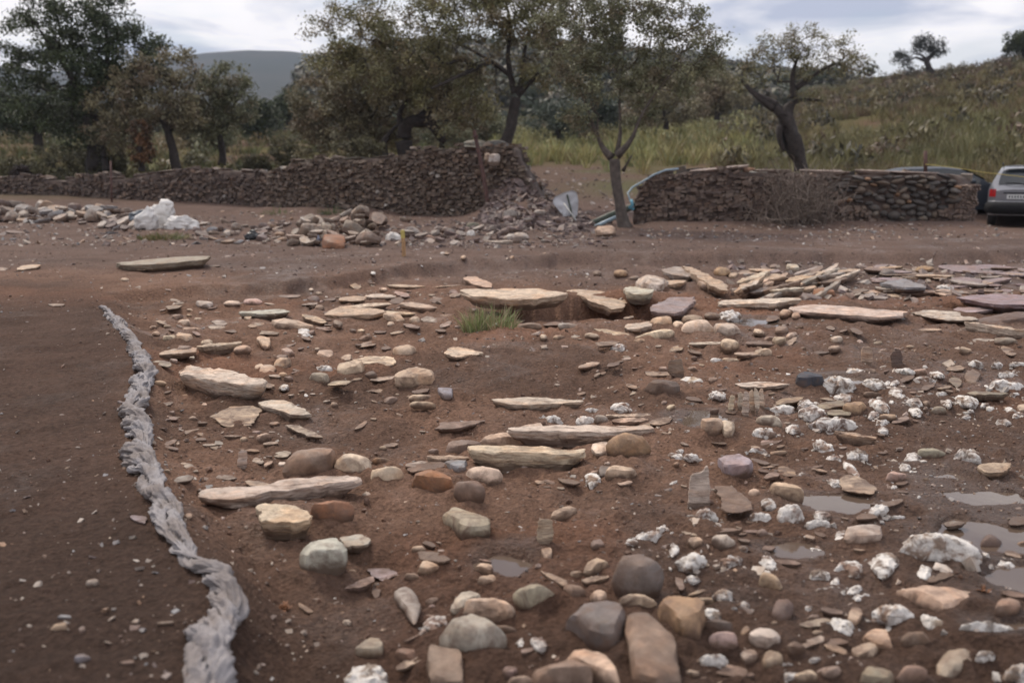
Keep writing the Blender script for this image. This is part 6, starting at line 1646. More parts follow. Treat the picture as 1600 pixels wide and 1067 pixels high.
# dark saloon in profile behind the wall end
d2 = 29.5; x2 = (1524 - 800) / FPX * d2 / 1.0107
car = Car(4.3, 1.76, [(0, .95), (.1, 1.0), (.5, 1.35), (.9, 1.44), (1.9, 1.47), (2.4, 1.42), (2.9, 1.18), (3.15, 1.03), (3.6, .97), (4.1, .85), (4.3, .65)], .93, .26, .74)
e = empty('parked_car', (x2 - 3.02, d2 + .3, -0.06), 'dark blue grey car seen side on between the cobbled wall and the silver car', 'car', rz=R(-5))
link('body', car.body(), M['darkblue'], parent=e)
for sg in (1, -1):
    link('side_window', patch(np.array([[car.side(x, z, sg, .006) for z in np.linspace(.97, max(min(car.top(x) - .08, 1.38), .98), 5)] for x in np.linspace(.5, 2.85, 16)])), M['glass'], parent=e)
    mb = MB(); mb.tube([(2.55, sg * .80, 1.02), (2.62, sg * .97, 1.05), (2.60, sg * 1.04, 1.05)], [.04, .10, .06], 8, flat=.8); link('wing_mirror', mb.mesh('wing_mirror', True), M['darkblue'], parent=e)
    for x in (.75, 3.42): wheel(e, x, sg * .75, .32, .21)
    mb = MB(); a2 = np.linspace(0, math.pi, 15); mb.tube(np.stack([3.42 + .37 * np.cos(a2), a2 * 0 + sg * .855, .32 + .37 * np.sin(a2)], 1), [.03] * 15, 6, flat=.6); link('wheel_arch', mb.mesh('wheel_arch', True), M['blackpl'], parent=e)
G = [[(x + .01, q * car.half(x, car.top(x) - .05) * .86, car.top(x) + .012) for q in np.linspace(-1, 1, 9)] for x in np.linspace(2.42, 3.08, 7)]
link('windscreen', patch(G), M['glass'], parent=e)
# ------------------------------------------------------------------ trees
def grow(trunk, attr, seg=0.28, seed=0, curl=0.25, free=0.45, minbr=0.05):
    """trunk: list of polylines [(x,y,z,r)...]; attr (n,3). Returns nodes, parent, radius hint"""
    rs = np.random.RandomState(seed)
    P, par, fixed = [], [], []
    for pl in trunk:
        pl = np.array(pl, float)
        d = np.concatenate([[0], np.cumsum(np.linalg.norm(np.diff(pl[:, :3], axis=0), axis=1))]); m = max(int(d[-1] / seg), 2)
        q = np.linspace(0, d[-1], m + 1); pp = np.stack([np.interp(q, d, pl[:, k]) for k in range(4)], 1)
        # attach to nearest existing node unless first
        start = 0
        if P:
            A = np.array(P); k = int(np.argmin(((A - pp[0, :3]) ** 2).sum(1))); prev = k; start = 1
        else: prev = -1
        for k in range(start, len(pp)):
            P.append(pp[k, :3]); par.append(prev); fixed.append(pp[k, 3]); prev = len(P) - 1
    nf = len(P)
    A = np.array(attr); n0 = np.array(P[max(nf // 3, 1)])
    order = np.argsort(((A - np.array(P)[:, None]).reshape(len(P), -1, 3) ** 2).sum(2).min(0))
    zmin_ok = np.array(P)[0, 2] + free * (np.array(P)[:, 2].max() - np.array(P)[0, 2])
    tips = []
    for oi in order:
        a = A[oi]; B = np.array(P)
        dd_ = np.linalg.norm(B - a, axis=1) + np.where(B[:, 2] < zmin_ok, 5.0, 0) + 0.35 * np.clip(B[:, 2] - a[2], 0, 9)
        k = int(np.argmin(dd_)); b0 = B[k]; L_ = np.linalg.norm(a - b0)
        m = max(int(L_ / seg), 1)
        # leave along the parent's direction, curve to the target
        pd = b0 - B[par[k]] if par[k] >= 0 else np.array([0, 0, 1.0]); pd = pd / (np.linalg.norm(pd) + 1e-9)
        c1 = b0 + (pd * 0.35 + rs.normal(0, curl, 3)) * L_ * 0.5
        prev = k
        for q in range(1, m + 1):
            t = q / m
            p = (1 - t) ** 2 * b0 + 2 * t * (1 - t) * (c1 * .5 + (b0 + a) * .25) + t * t * a + rs.normal(0, 0.03, 3) * (q < m)
            P.append(p); par.append(prev); fixed.append(0); prev = len(P) - 1
        tips.append(prev)
    return np.array(P), np.array(par), np.array(fixed), tips, nf

def tree(name, label, trunk, lobes, n_attr, n_leaf, leaf, cols, seed, rtip=0.008, bark='bark', sparse=0.0, spread=0.28, category='tree', group=None, lean=None, link_it=True, pw=0.47, shell=0.35, free=0.45):
    """trunk polylines and lobes (x,y,z,rx,ry,rz) in world space; base of the first polyline is the tree's foot"""
    rs = np.random.RandomState(seed)
    base = np.array(trunk[0][0][:3], float)
    trunk = [pl if q == 0 else [p[:3] + (p[3] * (1 - 0.6 * k / max(len(pl) - 1, 1)),) for k, p in enumerate(pl)] for q, pl in enumerate(trunk)]
    vols = np.array([l[3] * l[4] * l[5] for l in lobes]) ** 0.7; pick = rs.choice(len(lobes), n_attr, p=vols / vols.sum())
    u = rs.normal(size=(n_attr, 3)); u /= np.linalg.norm(u, axis=1)[:, None]
    rad = rs.uniform(shell ** 3, 1, n_attr) ** (1 / 3.)
    Lb = np.array(lobes); A = Lb[pick, :3] + u * rad[:, None] * Lb[pick, 3:]
    P, par, fx, tips, nf = grow(trunk, A, seed=seed, free=free)
    n = len(P); cnt_ = np.zeros(n); 
    for t in tips: cnt_[t] += 1
    for k in range(n - 1, 0, -1):
        if par[k] >= 0: cnt_[par[k]] += cnt_[k]
    r = rtip * np.maximum(cnt_, 1) ** pw
    r = np.where(fx > 0, fx, r)
    for k in range(n):
        if par[k] >= 0: r[k] = min(r[k], r[par[k]])
    # trunk part: the fixed polylines; limbs part: the rest
    e = empty(name, base, label, category, group)
    def tubes(idx, sides, nm):
        V, F = [], []; off = 0; th = np.arange(sides) / sides * 6.283
        a = P[par[idx]]; b_ = P[idx]; ra = np.where(fx[idx] > 0, r[par[idx]], np.minimum(r[par[idx]], r[idx] * 1.35)); rb = r[idx]
        d = b_ - a; d /= np.linalg.norm(d, axis=1)[:, None] + 1e-9
        ref = np.where(np.abs(d[:, 2:3]) < .9, np.array([[0, 0, 1.0]]), np.array([[1.0, 0, 0]]))
        x = np.cross(d, ref); x /= np.linalg.norm(x, axis=1)[:, None] + 1e-9; y = np.cross(d, x)
        ring = np.cos(th)[None, :, None] * x[:, None] + np.sin(th)[None, :, None] * y[:, None]
        if nm == 'trunk':
            ja = 1 + 0.16 * noise3(ring[..., 0] * 2 + seed, ring[..., 1] * 2, a[:, None, 2] * 1.8); jb = 1 + 0.16 * noise3(ring[..., 0] * 2 + seed, ring[..., 1] * 2, b_[:, None, 2] * 1.8)
        else: ja = jb = np.ones(ring.shape[:2])
        va = a[:, None] + ring * (ra[:, None] * ja)[..., None]; vb = (b_ + d * (rb[:, None] * .35))[:, None] + ring * (rb[:, None] * jb)[..., None]
        m = len(idx); V = np.concatenate([va, vb], 1).reshape(-1, 3)
        i = np.arange(m)[:, None] * 2 * sides; j = np.arange(sides)[None, :]; j2 = (j + 1) % sides
        F = np.stack([i + j, i + j2, i + sides + j2, i + sides + j], -1).reshape(-1, 4)
        return V - base, F
    idx = np.arange(n)[(par >= 0)]
    # trunk proper: continuous tubes
    mb = MB()
    for pl in trunk:
        pl = np.array(pl, float); d = np.concatenate([[0], np.cumsum(np.linalg.norm(np.diff(pl[:, :3], axis=0), axis=1))]); m = max(int(d[-1] / .12), 6)
        q = np.linspace(0, d[-1], m); pp = np.stack([np.interp(q, d, pl[:, k]) for k in range(4)], 1)
        for k in range(3): pp[:, k] = np.convolve(np.pad(pp[:, k], 2, mode='edge'), np.ones(5) / 5, 'valid')
        mb.tube(pp[:, :3] - base, pp[:, 3], 18, wob=.30 if seed != 110 else .5, seed=seed)
    Vl, Fl = tubes(idx[fx[idx] == 0], 5, 'limbs'); mb.add(Vl, Fl)
    link('trunk', mb.mesh('trunk', True), M[bark], parent=e)
    # leaves gathered round the ends of the twigs
    T = P[tips]; per = rs.poisson(n_leaf / len(tips), len(tips)); keepm = rs.uniform(0, 1, len(tips)) > sparse; per = per * keepm
    N_ = int(per.sum()); c = np.repeat(T, per, 0); tone = np.repeat(rs.uniform(0, 1, len(tips)), per)
    back = np.repeat(P[par[tips]], per, 0); tt2 = rs.uniform(-.8, 1, (N_, 1)); c = c + (c - back) * tt2 * .5
    off_ = rs.normal(0, 1, (N_, 3)); off_ *= (spread * rs.uniform(.2, 1.0, (N_, 1)) / np.maximum(np.linalg.norm(off_, axis=1)[:, None], .3)) ; off_[:, 2] *= .75
    c = c + off_
    nrm = rs.normal(0, 1, (N_, 3)) + np.array([0, 0, .6]); nrm /= np.linalg.norm(nrm, axis=1)[:, None]
    ax = np.cross(nrm, rs.normal(0, 1, (N_, 3))); ax /= np.linalg.norm(ax, axis=1)[:, None] + 1e-9; bx = np.cross(nrm, ax)
    s_ = leaf * rs.uniform(.6, 1.35, (N_, 1))
    v = np.stack([c - ax * s_, c - bx * s_ * .5 + nrm * s_ * .12, c + ax * s_, c + bx * s_ * .5 + nrm * s_ * .12], 1)
    pal = np.array(cols); ci = np.clip((tone * len(pal)).astype(int), 0, len(pal) - 1)
    cc = pal[ci] * rs.uniform(.65, 1.35, (N_, 1))
    link('crown', npmesh('crown', v.reshape(-1, 3) - base, np.arange(N_ * 4).reshape(-1, 4), np.repeat(cc, 4, 0)), M['leaf'], parent=e)
    return e

def tw(pts, d):  # trunk polyline from picture points at a distance: (u, v, radius px, distance offset)
    return [tuple(at_y(u, v, d + (o[0] if o else 0))) + (r_ / FPX * d,) for (u, v, r_, *o) in pts]
def lb(lst, d):
    return [tuple(at_y(u, v, d + (o[0] if o else 0))) + (ru / FPX * d, (ru + rv) * .5 / FPX * d, rv / FPX * d) for (u, v, ru, rv, *o) in lst]

OAK = [(0.175, 0.162, 0.075), (0.14, 0.137, 0.065), (0.21, 0.19, 0.088), (0.18, 0.142, 0.078)]
OAKG = [(0.175, 0.175, 0.098), (0.125, 0.130, 0.075), (0.175, 0.172, 0.100), (0.155, 0.130, 0.080)]
DARK = [(0.050, 0.066, 0.030), (0.038, 0.052, 0.025), (0.066, 0.082, 0.035), (0.048, 0.055, 0.030)]
OLIVE = [(0.18, 0.155, 0.090), (0.15, 0.135, 0.082), (0.21, 0.178, 0.10), (0.185, 0.14, 0.09)]

# small oak in front, in the wall gap
d = 22.0
tree('oak_tree', 'small oak with forked pale trunk standing in the gap between the walls',
     [tw([(979, 364, 12.5), (974, 345, 9.5), (968, 320, 8.2), (966, 298, 7.8), (959, 276, 7.8), (961, 255, 8.2), (959, 243, 8)], d), tw([(960, 250, 7), (948, 240, 6, .1), (937, 228, 5, .2), (930, 205, 3.8, .2), (936, 180, 2.8, .3)], d),
      tw([(961, 246, 7), (972, 236, 6, -.1), (986, 226, 5, -.2), (991, 208, 4, -.2), (1001, 180, 3.2, -.3), (1024, 146, 2.7, -.3), (1058, 105, 2, -.3)], d),
      tw([(964, 244, 5), (967, 225, 4), (971, 205, 3.4, .2), (967, 170, 2.8, .3), (971, 120, 2.3, .3), (976, 70, 1.8, .3)], d),
      tw([(934, 215, 3.6, .2), (918, 172, 2.8, .4), (900, 120, 2.3, .6), (890, 70, 1.8, .6)], d), tw([(972, 270, 3, 0), (980, 255, 2.5, -.2), (990, 238, 1.5, -.3)], d)],
     lb([(900, 60, 70, 62), (985, 50, 78, 62), (1065, 75, 68, 58), (1110, 85, 34, 38), (940, 120, 72, 36), (1030, 128, 60, 34), (960, 10, 105, 45), (920, 180, 40, 36), (1000, 175, 34, 28)], d), 420, 34000, .034, OAKG, 101, rtip=.0042, bark='bark_pale', spread=.22, sparse=.1)
# big oak behind the wall
d = 31.0
tree('oak_tree', 'large spreading oak behind the highest wall with three dark main limbs',
     [tw([(784, 238, 11), (791, 218, 9), (801, 196, 8), (799, 180, 7.5), (807, 165, 7.5), (806, 148, 7)], d), tw([(806, 150, 5.5), (797, 120, 5), (793, 85, 4.3), (799, 45, 3.5), (790, 0, 3), (786, -60, 2)], d),
      tw([(806, 150, 5.5), (816, 128, 5), (817, 95, 4.2), (824, 60, 3.5), (835, 10, 2.8)], d), tw([(808, 152, 4.5), (826, 132, 3.8, -.3), (850, 105, 3.2, -.6), (868, 80, 2.6, -1)], d),
      tw([(797, 118, 3.8, 0), (768, 96, 3.4, .4), (740, 80, 3, 1), (700, 62, 2.6, 1.4), (650, 62, 2, 1.5)], d), tw([(768, 96, 4, .4), (720, 118, 3.5, -.8), (670, 140, 3, -1.5)], d)],
     lb([(560, 45, 78, 52, 1), (640, 40, 85, 60), (720, 30, 80, 70, -.5), (800, 15, 90, 62), (870, 20, 80, 60, -.4), (590, 105, 80, 45, .6), (690, 120, 70, 48), (750, 150, 58, 36, .5), (850, 90, 60, 45), (700, 180, 40, 30), (520, 90, 40, 35, .6), (760, -60, 150, 50)], d), 620, 62000, .046, OAK, 102, rtip=.0065, spread=.36, sparse=.06)
# bush and twisted old oak left of it
d = 35.0
tree('oak_tree', 'bushy grey olive oak with no visible trunk behind the wall middle',
     [tw([(560, 262, 9), (556, 230, 8), (550, 200, 7), (552, 170, 6)], d), tw([(556, 220, 6), (590, 195, 5), (620, 170, 4)], d)],
     lb([(500, 165, 48, 48), (560, 150, 58, 50, -.5), (610, 175, 52, 45), (540, 210, 60, 40, -.6), (600, 222, 48, 30, -.4), (490, 215, 36, 30), (585, 110, 50, 32)], d), 300, 34000, .05, OLIVE, 103, rtip=.008, spread=.36, free=.2)
d = 33.0
tree('oak_tree', 'old oak with a dark hooped twisted trunk behind the wall middle',
     [tw([(636, 252, 14), (633, 225, 12), (630, 205, 11), (640, 190, 10), (660, 186, 9), (676, 192, 8), (683, 210, 7), (700, 222, 6)], d), tw([(655, 186, 8), (672, 172, 7), (690, 150, 6), (720, 130, 5)], d), tw([(632, 205, 7), (620, 180, 5), (640, 150, 5), (660, 120, 4)], d), tw([(598, 250, 11), (596, 228, 9), (605, 210, 6), (625, 192, 4)], d)],
     lb([(650, 120, 62, 36), (710, 130, 50, 30), (730, 175, 45, 26, .5), (620, 150, 40, 30)], d), 180, 13000, .05, OLIVE, 104, rtip=.008, spread=.34)
# left group
d = 38.0
tree('oak_tree', 'tallest dark green oak in the left corner, trunk black',
     [tw([(147, 280, 13), (150, 245, 11), (148, 215, 10), (140, 180, 9), (135, 150, 8)], d), tw([(136, 155, 7), (112, 120, 6), (88, 80, 5), (60, 45, 4)], d), tw([(140, 165, 6), (165, 120, 5.5), (170, 70, 4.5), (160, 30, 3.5)], d), tw([(150, 190, 5), (190, 140, 4), (215, 90, 3.5)], d)],
     lb([(48, 58, 50, 50), (95, 30, 60, 48), (150, 50, 62, 50), (200, 80, 50, 42), (110, 110, 78, 46), (40, 110, 38, 40), (180, 135, 60, 36), (240, 90, 28, 30), (90, 165, 70, 35), (160, 10, 40, 30), (120, 205, 50, 28)], d), 360, 34000, .062, DARK, 105, rtip=.009, spread=.44, sparse=.05)
d = 48.0
tree('oak_tree', 'low wide dark oak farthest left, below the tallest one',
     [tw([(60, 238, 7), (60, 215, 6), (55, 190, 5)], d)],
     lb([(20, 170, 60, 34), (75, 165, 55, 38), (45, 195, 62, 22), (-30, 165, 50, 34)], d), 150, 11000, .075, DARK, 106, rtip=.01, spread=.5)
d = 37.0
tree('oak_tree', 'grey brown oak right of the tallest dark oak, crown thin and twiggy',
     [tw([(274, 268, 8), (272, 240, 7), (264, 210, 6), (252, 180, 5.5)], d), tw([(262, 205, 5), (285, 170, 4), (295, 140, 3)], d), tw([(168, 270, 6, .4), (160, 240, 5, .4), (175, 200, 4, .3), (210, 170, 3)], d)],
     lb([(190, 165, 48, 42), (235, 150, 52, 50), (275, 110, 36, 34), (280, 165, 38, 40), (215, 120, 40, 34), (170, 210, 36, 30)], d), 230, 15000, .055, OLIVE, 107, rtip=.007, spread=.36)
tree('young_oak', 'small oak with rusty brown dying leaves behind the low wall',
     [tw([(222, 272, 5), (222, 250, 4), (218, 225, 3)], 36)], lb([(222, 232, 20, 26), (218, 205, 14, 18)], 36), 60, 2600, .055, [(0.17, 0.085, 0.04), (0.12, 0.07, 0.04), (0.09, 0.07, 0.045)], 108, rtip=.006, spread=.22, free=.2)
d = 40.0
tree('oak_tree', 'round olive crowned oak standing before the bluish ridge',
     [tw([(347, 262, 6), (348, 240, 5), (345, 215, 4.5), (340, 190, 4)], d), tw([(345, 210, 4), (325, 180, 3.5), (310, 150, 3)], d), tw([(346, 210, 4), (362, 180, 3.5), (372, 150, 3)], d)],
     lb([(315, 150, 38, 36), (350, 130, 40, 30), (375, 160, 24, 36), (335, 185, 40, 28), (300, 190, 26, 26)], d), 200, 13500, .055, OAKG, 109, rtip=.007, spread=.34)
for k_, (u, vb, vt, ru, rv, dd_, cl, lab) in enumerate([(303, 246, 206, 26, 24, 62, OAKG, 'far round oak with a short dark trunk behind the olive crowned oak'), (336, 250, 214, 28, 22, 58, OAKG, 'far round oak closest to the foot of the olive crowned oak'),
        (406, 240, 186, 34, 30, 68, DARK, 'far dark oak standing alone between the left group and the grey bush'), (450, 205, 168, 40, 26, 95, DARK, 'farther dark oak half hidden by the grey olive bush'),
        (872, 226, 190, 52, 34, 58, [(0.065, 0.080, 0.060), (0.080, 0.095, 0.070)], 'round grey green oak seen between the big oak and the small one'), (930, 212, 175, 40, 28, 66, [(0.065, 0.080, 0.055), (0.05, 0.065, 0.045)], 'second grey green oak right behind the small gap oak'),
        (1040, 205, 165, 62, 36, 64, OLIVE, 'brownish grey oak behind the crown of the small gap oak'), (1120, 190, 150, 48, 34, 70, OLIVE, 'brownish grey oak between the gap oak and the pollarded oak'),
        (1095, 165, 128, 60, 26, 92, OAK, 'distant oak at the foot of the wooded hill, highest of those near the pollard'), (760, 226, 200, 60, 24, 60, OAKG, 'low grey green oak behind the trunk of the large spreading oak'),
        (690, 235, 205, 48, 26, 56, OAKG, 'low pale oak seen through the hooped trunk'), (1010, 178, 140, 60, 26, 85, OLIVE, 'distant brownish oak above the round grey green ones')]):
    tree('oak_tree', lab, [tw([(u, vb, 5), (u + 1, (vb + vt) / 2 + 8, 4), (u - 2, vt, 3.5)], dd_)], lb([(u - ru * .35, vt + 3, ru * .7, rv * .8), (u + ru * .35, vt, ru * .7, rv * .85), (u, vt - rv * .4, ru * .6, rv * .6)], dd_), 90, 5200, .0014 * dd_, cl, 120 + k_, rtip=.01, spread=.011 * dd_ * .8, free=.2)
# old pollarded oak on the right
d = 33.0
tree('pollarded_oak', 'old pollarded oak with thick black hollow trunk and thin crown on the slope',
     [tw([(1253, 270, 9), (1250, 250, 9), (1241, 232, 11), (1234, 212, 12.5), (1231, 194, 12), (1225, 178, 8.5), (1208, 165, 7)], d), tw([(1222, 192, 6), (1216, 206, 7.5), (1219, 222, 8), (1228, 240, 6.5)], d), tw([(1226, 186, 10), (1232, 165, 7), (1240, 158, 5), (1260, 155, 4), (1290, 158, 3)], d), tw([(1214, 168, 8), (1190, 155, 6), (1170, 140, 5), (1155, 120, 4)], d),
      tw([(1240, 158, 5), (1238, 140, 5), (1238, 110, 4), (1250, 85, 3)], d), tw([(1240, 140, 4), (1262, 125, 4), (1285, 108, 3.5), (1310, 98, 3)], d)],
     lb([(1215, 75, 36, 26), (1255, 65, 42, 26), (1300, 85, 46, 34), (1235, 110, 44, 22), (1338, 100, 24, 20), (1190, 100, 32, 26), (1170, 125, 26, 22), (1270, 150, 36, 10)], d), 300, 9500, .038, OAK, 110, rtip=.005, spread=.26, sparse=.15)
# skyline tree
d = 118.0
tree('oak_tree', 'wind-bent oak alone on the skyline, its crown in two clumps',
     [tw([(1457, 120, 5), (1452, 108, 4.5), (1447, 98, 4), (1452, 90, 3.5), (1463, 80, 2.5)], d), tw([(1448, 98, 3.2), (1438, 92, 2.6), (1428, 90, 2.2), (1421, 96, 2)], d), tw([(1450, 96, 2.6), (1440, 86, 2.2), (1428, 84, 2)], d)],
     lb([(1450, 66, 22, 11), (1463, 76, 17, 14), (1437, 76, 12, 7), (1408, 92, 14, 10), (1417, 104, 7, 13), (1402, 86, 8, 6)], d), 170, 3600, .12, [(0.045, 0.05, 0.045), (0.06, 0.065, 0.055)], 111, rtip=.018, spread=.6, free=.75, sparse=.15)
d = 95.0
tree('oak_tree', 'dark bushy oak at the top of the slope, at the right picture edge',
     [tw([(1600, 96, 4), (1602, 82, 3.5), (1600, 70, 3)], d)], lb([(1592, 66, 20, 16), (1610, 60, 20, 16), (1585, 76, 14, 10), (1630, 66, 24, 18)], d), 90, 5200, .13, DARK, 112, rtip=.02, spread=.6, free=.2)
def shrub(u, vb, d, w, h, cols, label, seed, n=3200, name='shrub', grp=None, leaf=None):
    p = at_y(u, vb, d); z0 = h1(p[0], p[1]); z0 = z0 if abs(z0 - p[2]) < 1.2 else p[2]
    k = d / FPX
    return tree(name, label, [[(p[0], d, z0 - .1, .02), (p[0] + .02, d, z0 + h * k * .3, .018), (p[0], d, z0 + h * k * .5, .015)]],
                [(p[0] - w * k * .2, d, z0 + h * k * .55, w * k * .38, w * k * .38, h * k * .5), (p[0] + w * k * .2, d, z0 + h * k * .5, w * k * .38, w * k * .38, h * k * .45)], 60, n, leaf or .0013 * d, cols, seed, rtip=.004, spread=.006 * d, category='shrub', group=grp, free=.0)
BR = [(0.115, 0.105, 0.055), (0.095, 0.085, 0.050), (0.13, 0.115, 0.06)]
for k_, (u, vb, dd_, w, h, lab) in enumerate([(85, 285, 36, 70, 60, 'olive shrub behind the low wall, below the tallest oak'), (30, 282, 37, 60, 40, 'ochre shrub behind the low wall near the left picture edge'), (36, 280, 35.5, 20, 34, 'dark leafless little shrub near the left picture edge'),
        (130, 275, 39, 50, 45, 'olive shrub right behind the trunk of the tallest oak'), (175, 268, 38, 40, 55, 'grey green shrub between the tallest oak and the rusty leaved one'), (306, 262, 45, 26, 20, 'small ochre green bush before the far round oaks'), (400, 262, 40, 40, 30, 'green bush behind the step of the walls'), (455, 255, 40, 50, 60, 'bright green broom bush beside the grey bushy oak'), (560, 252, 31, 70, 36, 'dark green shrub peeping over the highest wall')]):
    shrub(u, vb, dd_, w, h, BR if k_ != 2 else [(0.05, 0.035, 0.03)], lab, 140 + k_)

# ------------------------------------------------------------------ broom and tall grass on field and slope (nobody could count it)
rs = np.random.RandomState(55)
def broom(name, n, samp, hr, nb, cols, label, wid, seed, spread=.5, lean=.75):
    rs = np.random.RandomState(seed)
    x, y, keep = samp(rs, n); x, y = x[keep], y[keep]; n = len(x); z = H(x, y)
    hh = rs.uniform(hr[0], hr[1], n); ci = rs.randint(0, len(cols), n); cb = np.array(cols)[ci] * rs.uniform(.75, 1.2, (n, 1))
    dk = 1 + 0.25 * fbm2(x * .3, y * .3, 2, 5); cb = cb * dk[:, None]
    a = rs.uniform(0, 6.283, (n, nb)); r_ = rs.uniform(0, 1, (n, nb)) ** .6 * spread * hh[:, None]
    bx, by = x[:, None] + np.cos(a) * r_ * .55, y[:, None] + np.sin(a) * r_ * .55
    L_ = hh[:, None] * rs.uniform(.55, 1.1, (n, nb)) * (1 - .3 * (r_ / (spread * hh[:, None])) ** 2)
    ln_ = lean * rs.uniform(.2, 1.0, (n, nb)); tx_, ty_ = bx + np.cos(a) * L_ * ln_, by + np.sin(a) * L_ * ln_
    w_ = wid * (y[:, None] / 50.0) * rs.uniform(.6, 1.4, (n, nb)); ph = rs.uniform(0, 3.14, (n, nb))
    z0 = z[:, None] - .05 + 0 * bx; V = np.stack([np.stack([bx - np.cos(ph) * w_, by - np.sin(ph) * w_, z0], -1), np.stack([bx + np.cos(ph) * w_, by + np.sin(ph) * w_, z0], -1),
                  np.stack([(bx + tx_) / 2 + np.cos(ph) * w_ * 1.2, (by + ty_) / 2 + np.sin(ph) * w_ * 1.2, z0 + L_ * .6], -1), np.stack([tx_, ty_, z0 + L_], -1), np.stack([(bx + tx_) / 2 - np.cos(ph) * w_ * 1.2, (by + ty_) / 2 - np.sin(ph) * w_ * 1.2, z0 + L_ * .6], -1)], 2)
    cc = cb[:, None, :] * rs.uniform(.7, 1.3, (n, nb, 1))
    m = n * nb
    f = np.arange(m)[:, None] * 5
    link(name, npmesh(name, V.reshape(-1, 3), [np.concatenate([f, f + 1, f + 2, f + 4], 1), np.concatenate([f + 4, f + 2, f + 3], 1)], np.repeat(cc.reshape(-1, 3), 5, 0)), M['leaf'], kind='stuff', label=label)
GR = [(0.25, 0.24, 0.095), (0.30, 0.27, 0.115), (0.20, 0.21, 0.09), (0.26, 0.21, 0.10)]
def s_mid(rs, n):
    y = 38 + 67 * rs.uniform(0, 1, n) ** .75; u = rs.uniform(-.02, .24, n); x = u * y
    return x, y, rs.uniform(0, 1, n) < np.clip(.62 + 1.2 * fbm2(x * .18, y * .18, 3, 301), 0, 1) * (0.12 + .88 * sm(44, 50, y))
broom('grass', 4200, s_mid, (.45, 1.25), 20, GR, 'yellow green broom and tall grass on the field between the walls and the wooded hill', .020, 91)
def s_slope(rs, n):
    y = 35 + 90 * rs.uniform(0, 1, n) ** 1.2; u = rs.uniform(.20, .62, n); x = u * y
    return x, y, rs.uniform(0, 1, n) < np.clip(.45 + 1.5 * fbm2(x * .22, y * .22, 3, 311), 0, 1) * sm(33, 37, y)
broom('grass', 7500, s_slope, (.3, 0.95), 28, [(0.17, 0.145, 0.062), (0.14, 0.125, 0.056), (0.18, 0.13, 0.068), (0.13, 0.09, 0.054), (0.15, 0.135, 0.058)], 'olive and ochre grass and broom over the slope behind the cars', .012, 92)
def s_left(rs, n):
    y = rs.uniform(36, 100, n); u = rs.uniform(-.56, -.02, n); x = u * y
    return x, y, rs.uniform(0, 1, n) < np.clip(.25 + 1.5 * fbm2(x * .16, y * .16, 3, 321), 0, 1)
broom('grass', 4200, s_left, (.2, .8), 16, [(0.15, 0.14, 0.06), (0.17, 0.13, 0.07), (0.11, 0.12, 0.05)], 'sparse ochre grass on the field behind the low wall', .020, 93)
def s_near(rs, n):
    y = rs.uniform(34, 52, n); u = rs.uniform(.24, .6, n); x = u * y
    return x, y, rs.uniform(0, 1, n) < np.clip(.75 + 1.0 * fbm2(x * .3, y * .3, 3, 331), 0, 1) * (1 - sm(.40, .44, u) * sm(40, 36, y))
broom('grass', 1500, s_near, (.5, 1.25), 34, [(0.19, 0.18, 0.08), (0.22, 0.19, 0.085), (0.155, 0.15, 0.07)], 'tall green broom just behind the wall beside the cars', .011, 94)

# low rounded broom bushes and scrub on the slope and the field
def bushes(n, ur, yr, r0, r1, pal, label, seed, per=60, dens=.5):
    rs = np.random.RandomState(seed)
    y = rs.uniform(yr[0], yr[1], n); x = rs.uniform(ur[0], ur[1], n) * y
    k = rs.uniform(0, 1, n) < np.clip(dens + 1.4 * fbm2(x * .15 + 3, y * .15, 3, seed), 0, 1); x, y = x[k], y[k]; n = len(x); z = H(x, y); rc = rs.uniform(r0, r1, n)
    c = np.repeat(np.stack([x, y, z + rc * .35], 1), per, 0); R1 = np.repeat(rc, per)[:, None]
    q = rs.normal(0, 1, (n * per, 3)); q /= np.linalg.norm(q, axis=1)[:, None]; q[:, 2] = np.abs(q[:, 2]) * 1.1 - .25
    pc = c + q * R1 * rs.uniform(.5, 1.12, (n * per, 1))
    ax = rs.normal(0, 1, (n * per, 3)) * np.array([.6, .6, 1.3]); ax /= np.linalg.norm(ax, axis=1)[:, None]; bx = np.cross(q, ax); bx /= np.linalg.norm(bx, axis=1)[:, None] + 1e-9
    ls = R1 * rs.uniform(.10, .26, (n * per, 1)); v = np.stack([pc - ax * ls, pc - bx * ls * .4, pc + ax * ls, pc + bx * ls * .4], 1).reshape(-1, 3)
    cc = np.repeat(np.array(pal)[rs.randint(0, len(pal), n)] * rs.uniform(.75, 1.2, (n, 1)), per, 0) * rs.uniform(.65, 1.3, (n * per, 1))
    link('scrub', npmesh('scrub', v, np.arange(len(v)).reshape(-1, 4), np.repeat(cc, 4, 0)), M['leaf'], kind='stuff', label=label)
bushes(1300, (.2, .62), (38, 130), .35, 1.0, [(0.115, 0.095, 0.048), (0.15, 0.125, 0.06), (0.085, 0.07, 0.042), (0.12, 0.08, 0.052), (0.06, 0.055, 0.035)], 'low scrub and broom bushes over the slope', 401)
bushes(700, (0, .24), (50, 105), .4, 1.0, [(0.22, 0.21, 0.085), (0.17, 0.17, 0.075), (0.26, 0.23, 0.10)], 'yellow green broom bushes on the middle field', 402)
bushes(500, (-.55, -.03), (38, 100), .3, .8, [(0.14, 0.13, 0.06), (0.10, 0.10, 0.05), (0.17, 0.13, 0.07)], 'low scrub on the field behind the low wall', 403, dens=.35)

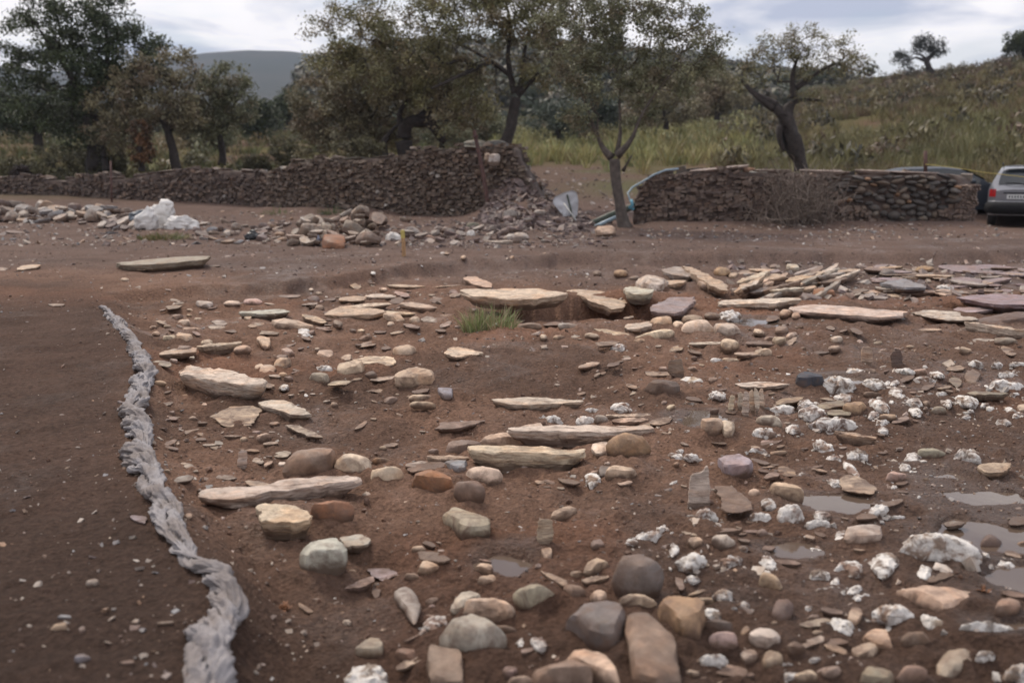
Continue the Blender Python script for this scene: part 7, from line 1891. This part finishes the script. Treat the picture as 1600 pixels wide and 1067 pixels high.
# far wood on the hill: many low crowns, one mass
rs = np.random.RandomState(66)
n = 2600
y = 105 + 175 * rs.uniform(0, 1, n) ** .8; u = rs.uniform(-.25, .46, n); x = u * y
kp = rs.uniform(0, 1, n) < np.where(u > .27, .35 * sm(.36, .28, u) * sm(118, 130, y), .95); x, y, u = x[kp], y[kp], u[kp]
x2 = rs.uniform(-.62, -.24, 420) * 1.0; y2 = rs.uniform(85, 240, 420); x = np.concatenate([x, x2 * y2]); y = np.concatenate([y, y2]); n = len(x)
z = H(x, y)
rc = rs.uniform(1.1, 2.8, n) * np.where(y < 160, .8, 1.0)
per = 80
c = np.repeat(np.stack([x, y, z + rc * .75], 1), per, 0); rr_ = np.repeat(rc, per)[:, None]
uv = rs.normal(0, 1, (n * per, 3)); uv /= np.linalg.norm(uv, axis=1)[:, None]
pc = c + uv * rr_ * rs.uniform(.45, 1.05, (n * per, 1)) * np.array([1, 1, .75])
ax = rs.normal(0, 1, (n * per, 3)); ax -= uv * (ax * uv).sum(1)[:, None]; ax /= np.linalg.norm(ax, axis=1)[:, None]; bx = np.cross(uv, ax)
ls = rr_ * rs.uniform(.10, .22, (n * per, 1))
v = np.stack([pc - ax * ls, pc - bx * ls, pc + ax * ls, pc + bx * ls], 1).reshape(-1, 3)
pal = np.array([(0.040, 0.050, 0.028), (0.055, 0.060, 0.034), (0.070, 0.064, 0.040), (0.048, 0.048, 0.032), (0.085, 0.070, 0.045)])
cc = np.repeat(pal[rs.randint(0, 5, n)] * rs.uniform(.8, 1.2, (n, 1)), per, 0) * rs.uniform(.75, 1.25, (n * per, 1))
link('woods', npmesh('woods', v, np.arange(len(v)).reshape(-1, 4), np.repeat(cc, 4, 0)), M['leaf'], kind='stuff', label='wooded hillside of low evergreen oaks and scrub in the middle distance')
# thin bluish air
me = npmesh('haze', np.array([[a, b_, c] for a in (-3300, 3300) for b_ in (-60, 3300) for c in (-60, 190)]), np.array([[0, 1, 3, 2], [4, 6, 7, 5], [0, 4, 5, 1], [2, 3, 7, 6], [0, 2, 6, 4], [1, 5, 7, 3]]))
hm = bpy.data.materials.new('air'); hm.use_nodes = True; t = hm.node_tree; t.nodes.remove(t.nodes['Principled BSDF'])
vn = t.nodes.new('ShaderNodeVolumePrincipled'); vn.inputs['Color'].default_value = (0.72, 0.80, 0.98, 1); vn.inputs['Density'].default_value = 0.00022; vn.inputs['Anisotropy'].default_value = 0.0
t.links.new(vn.outputs[0], t.nodes['Material Output'].inputs['Volume'])
link('haze', me, hm, kind='stuff', label='thin bluish haze in the air over the hills')
print('built in', round(time.time() - T0, 1), 's;', len(bpy.data.objects), 'objects;', sum(len(m_.polygons) for m_ in bpy.data.meshes), 'faces')
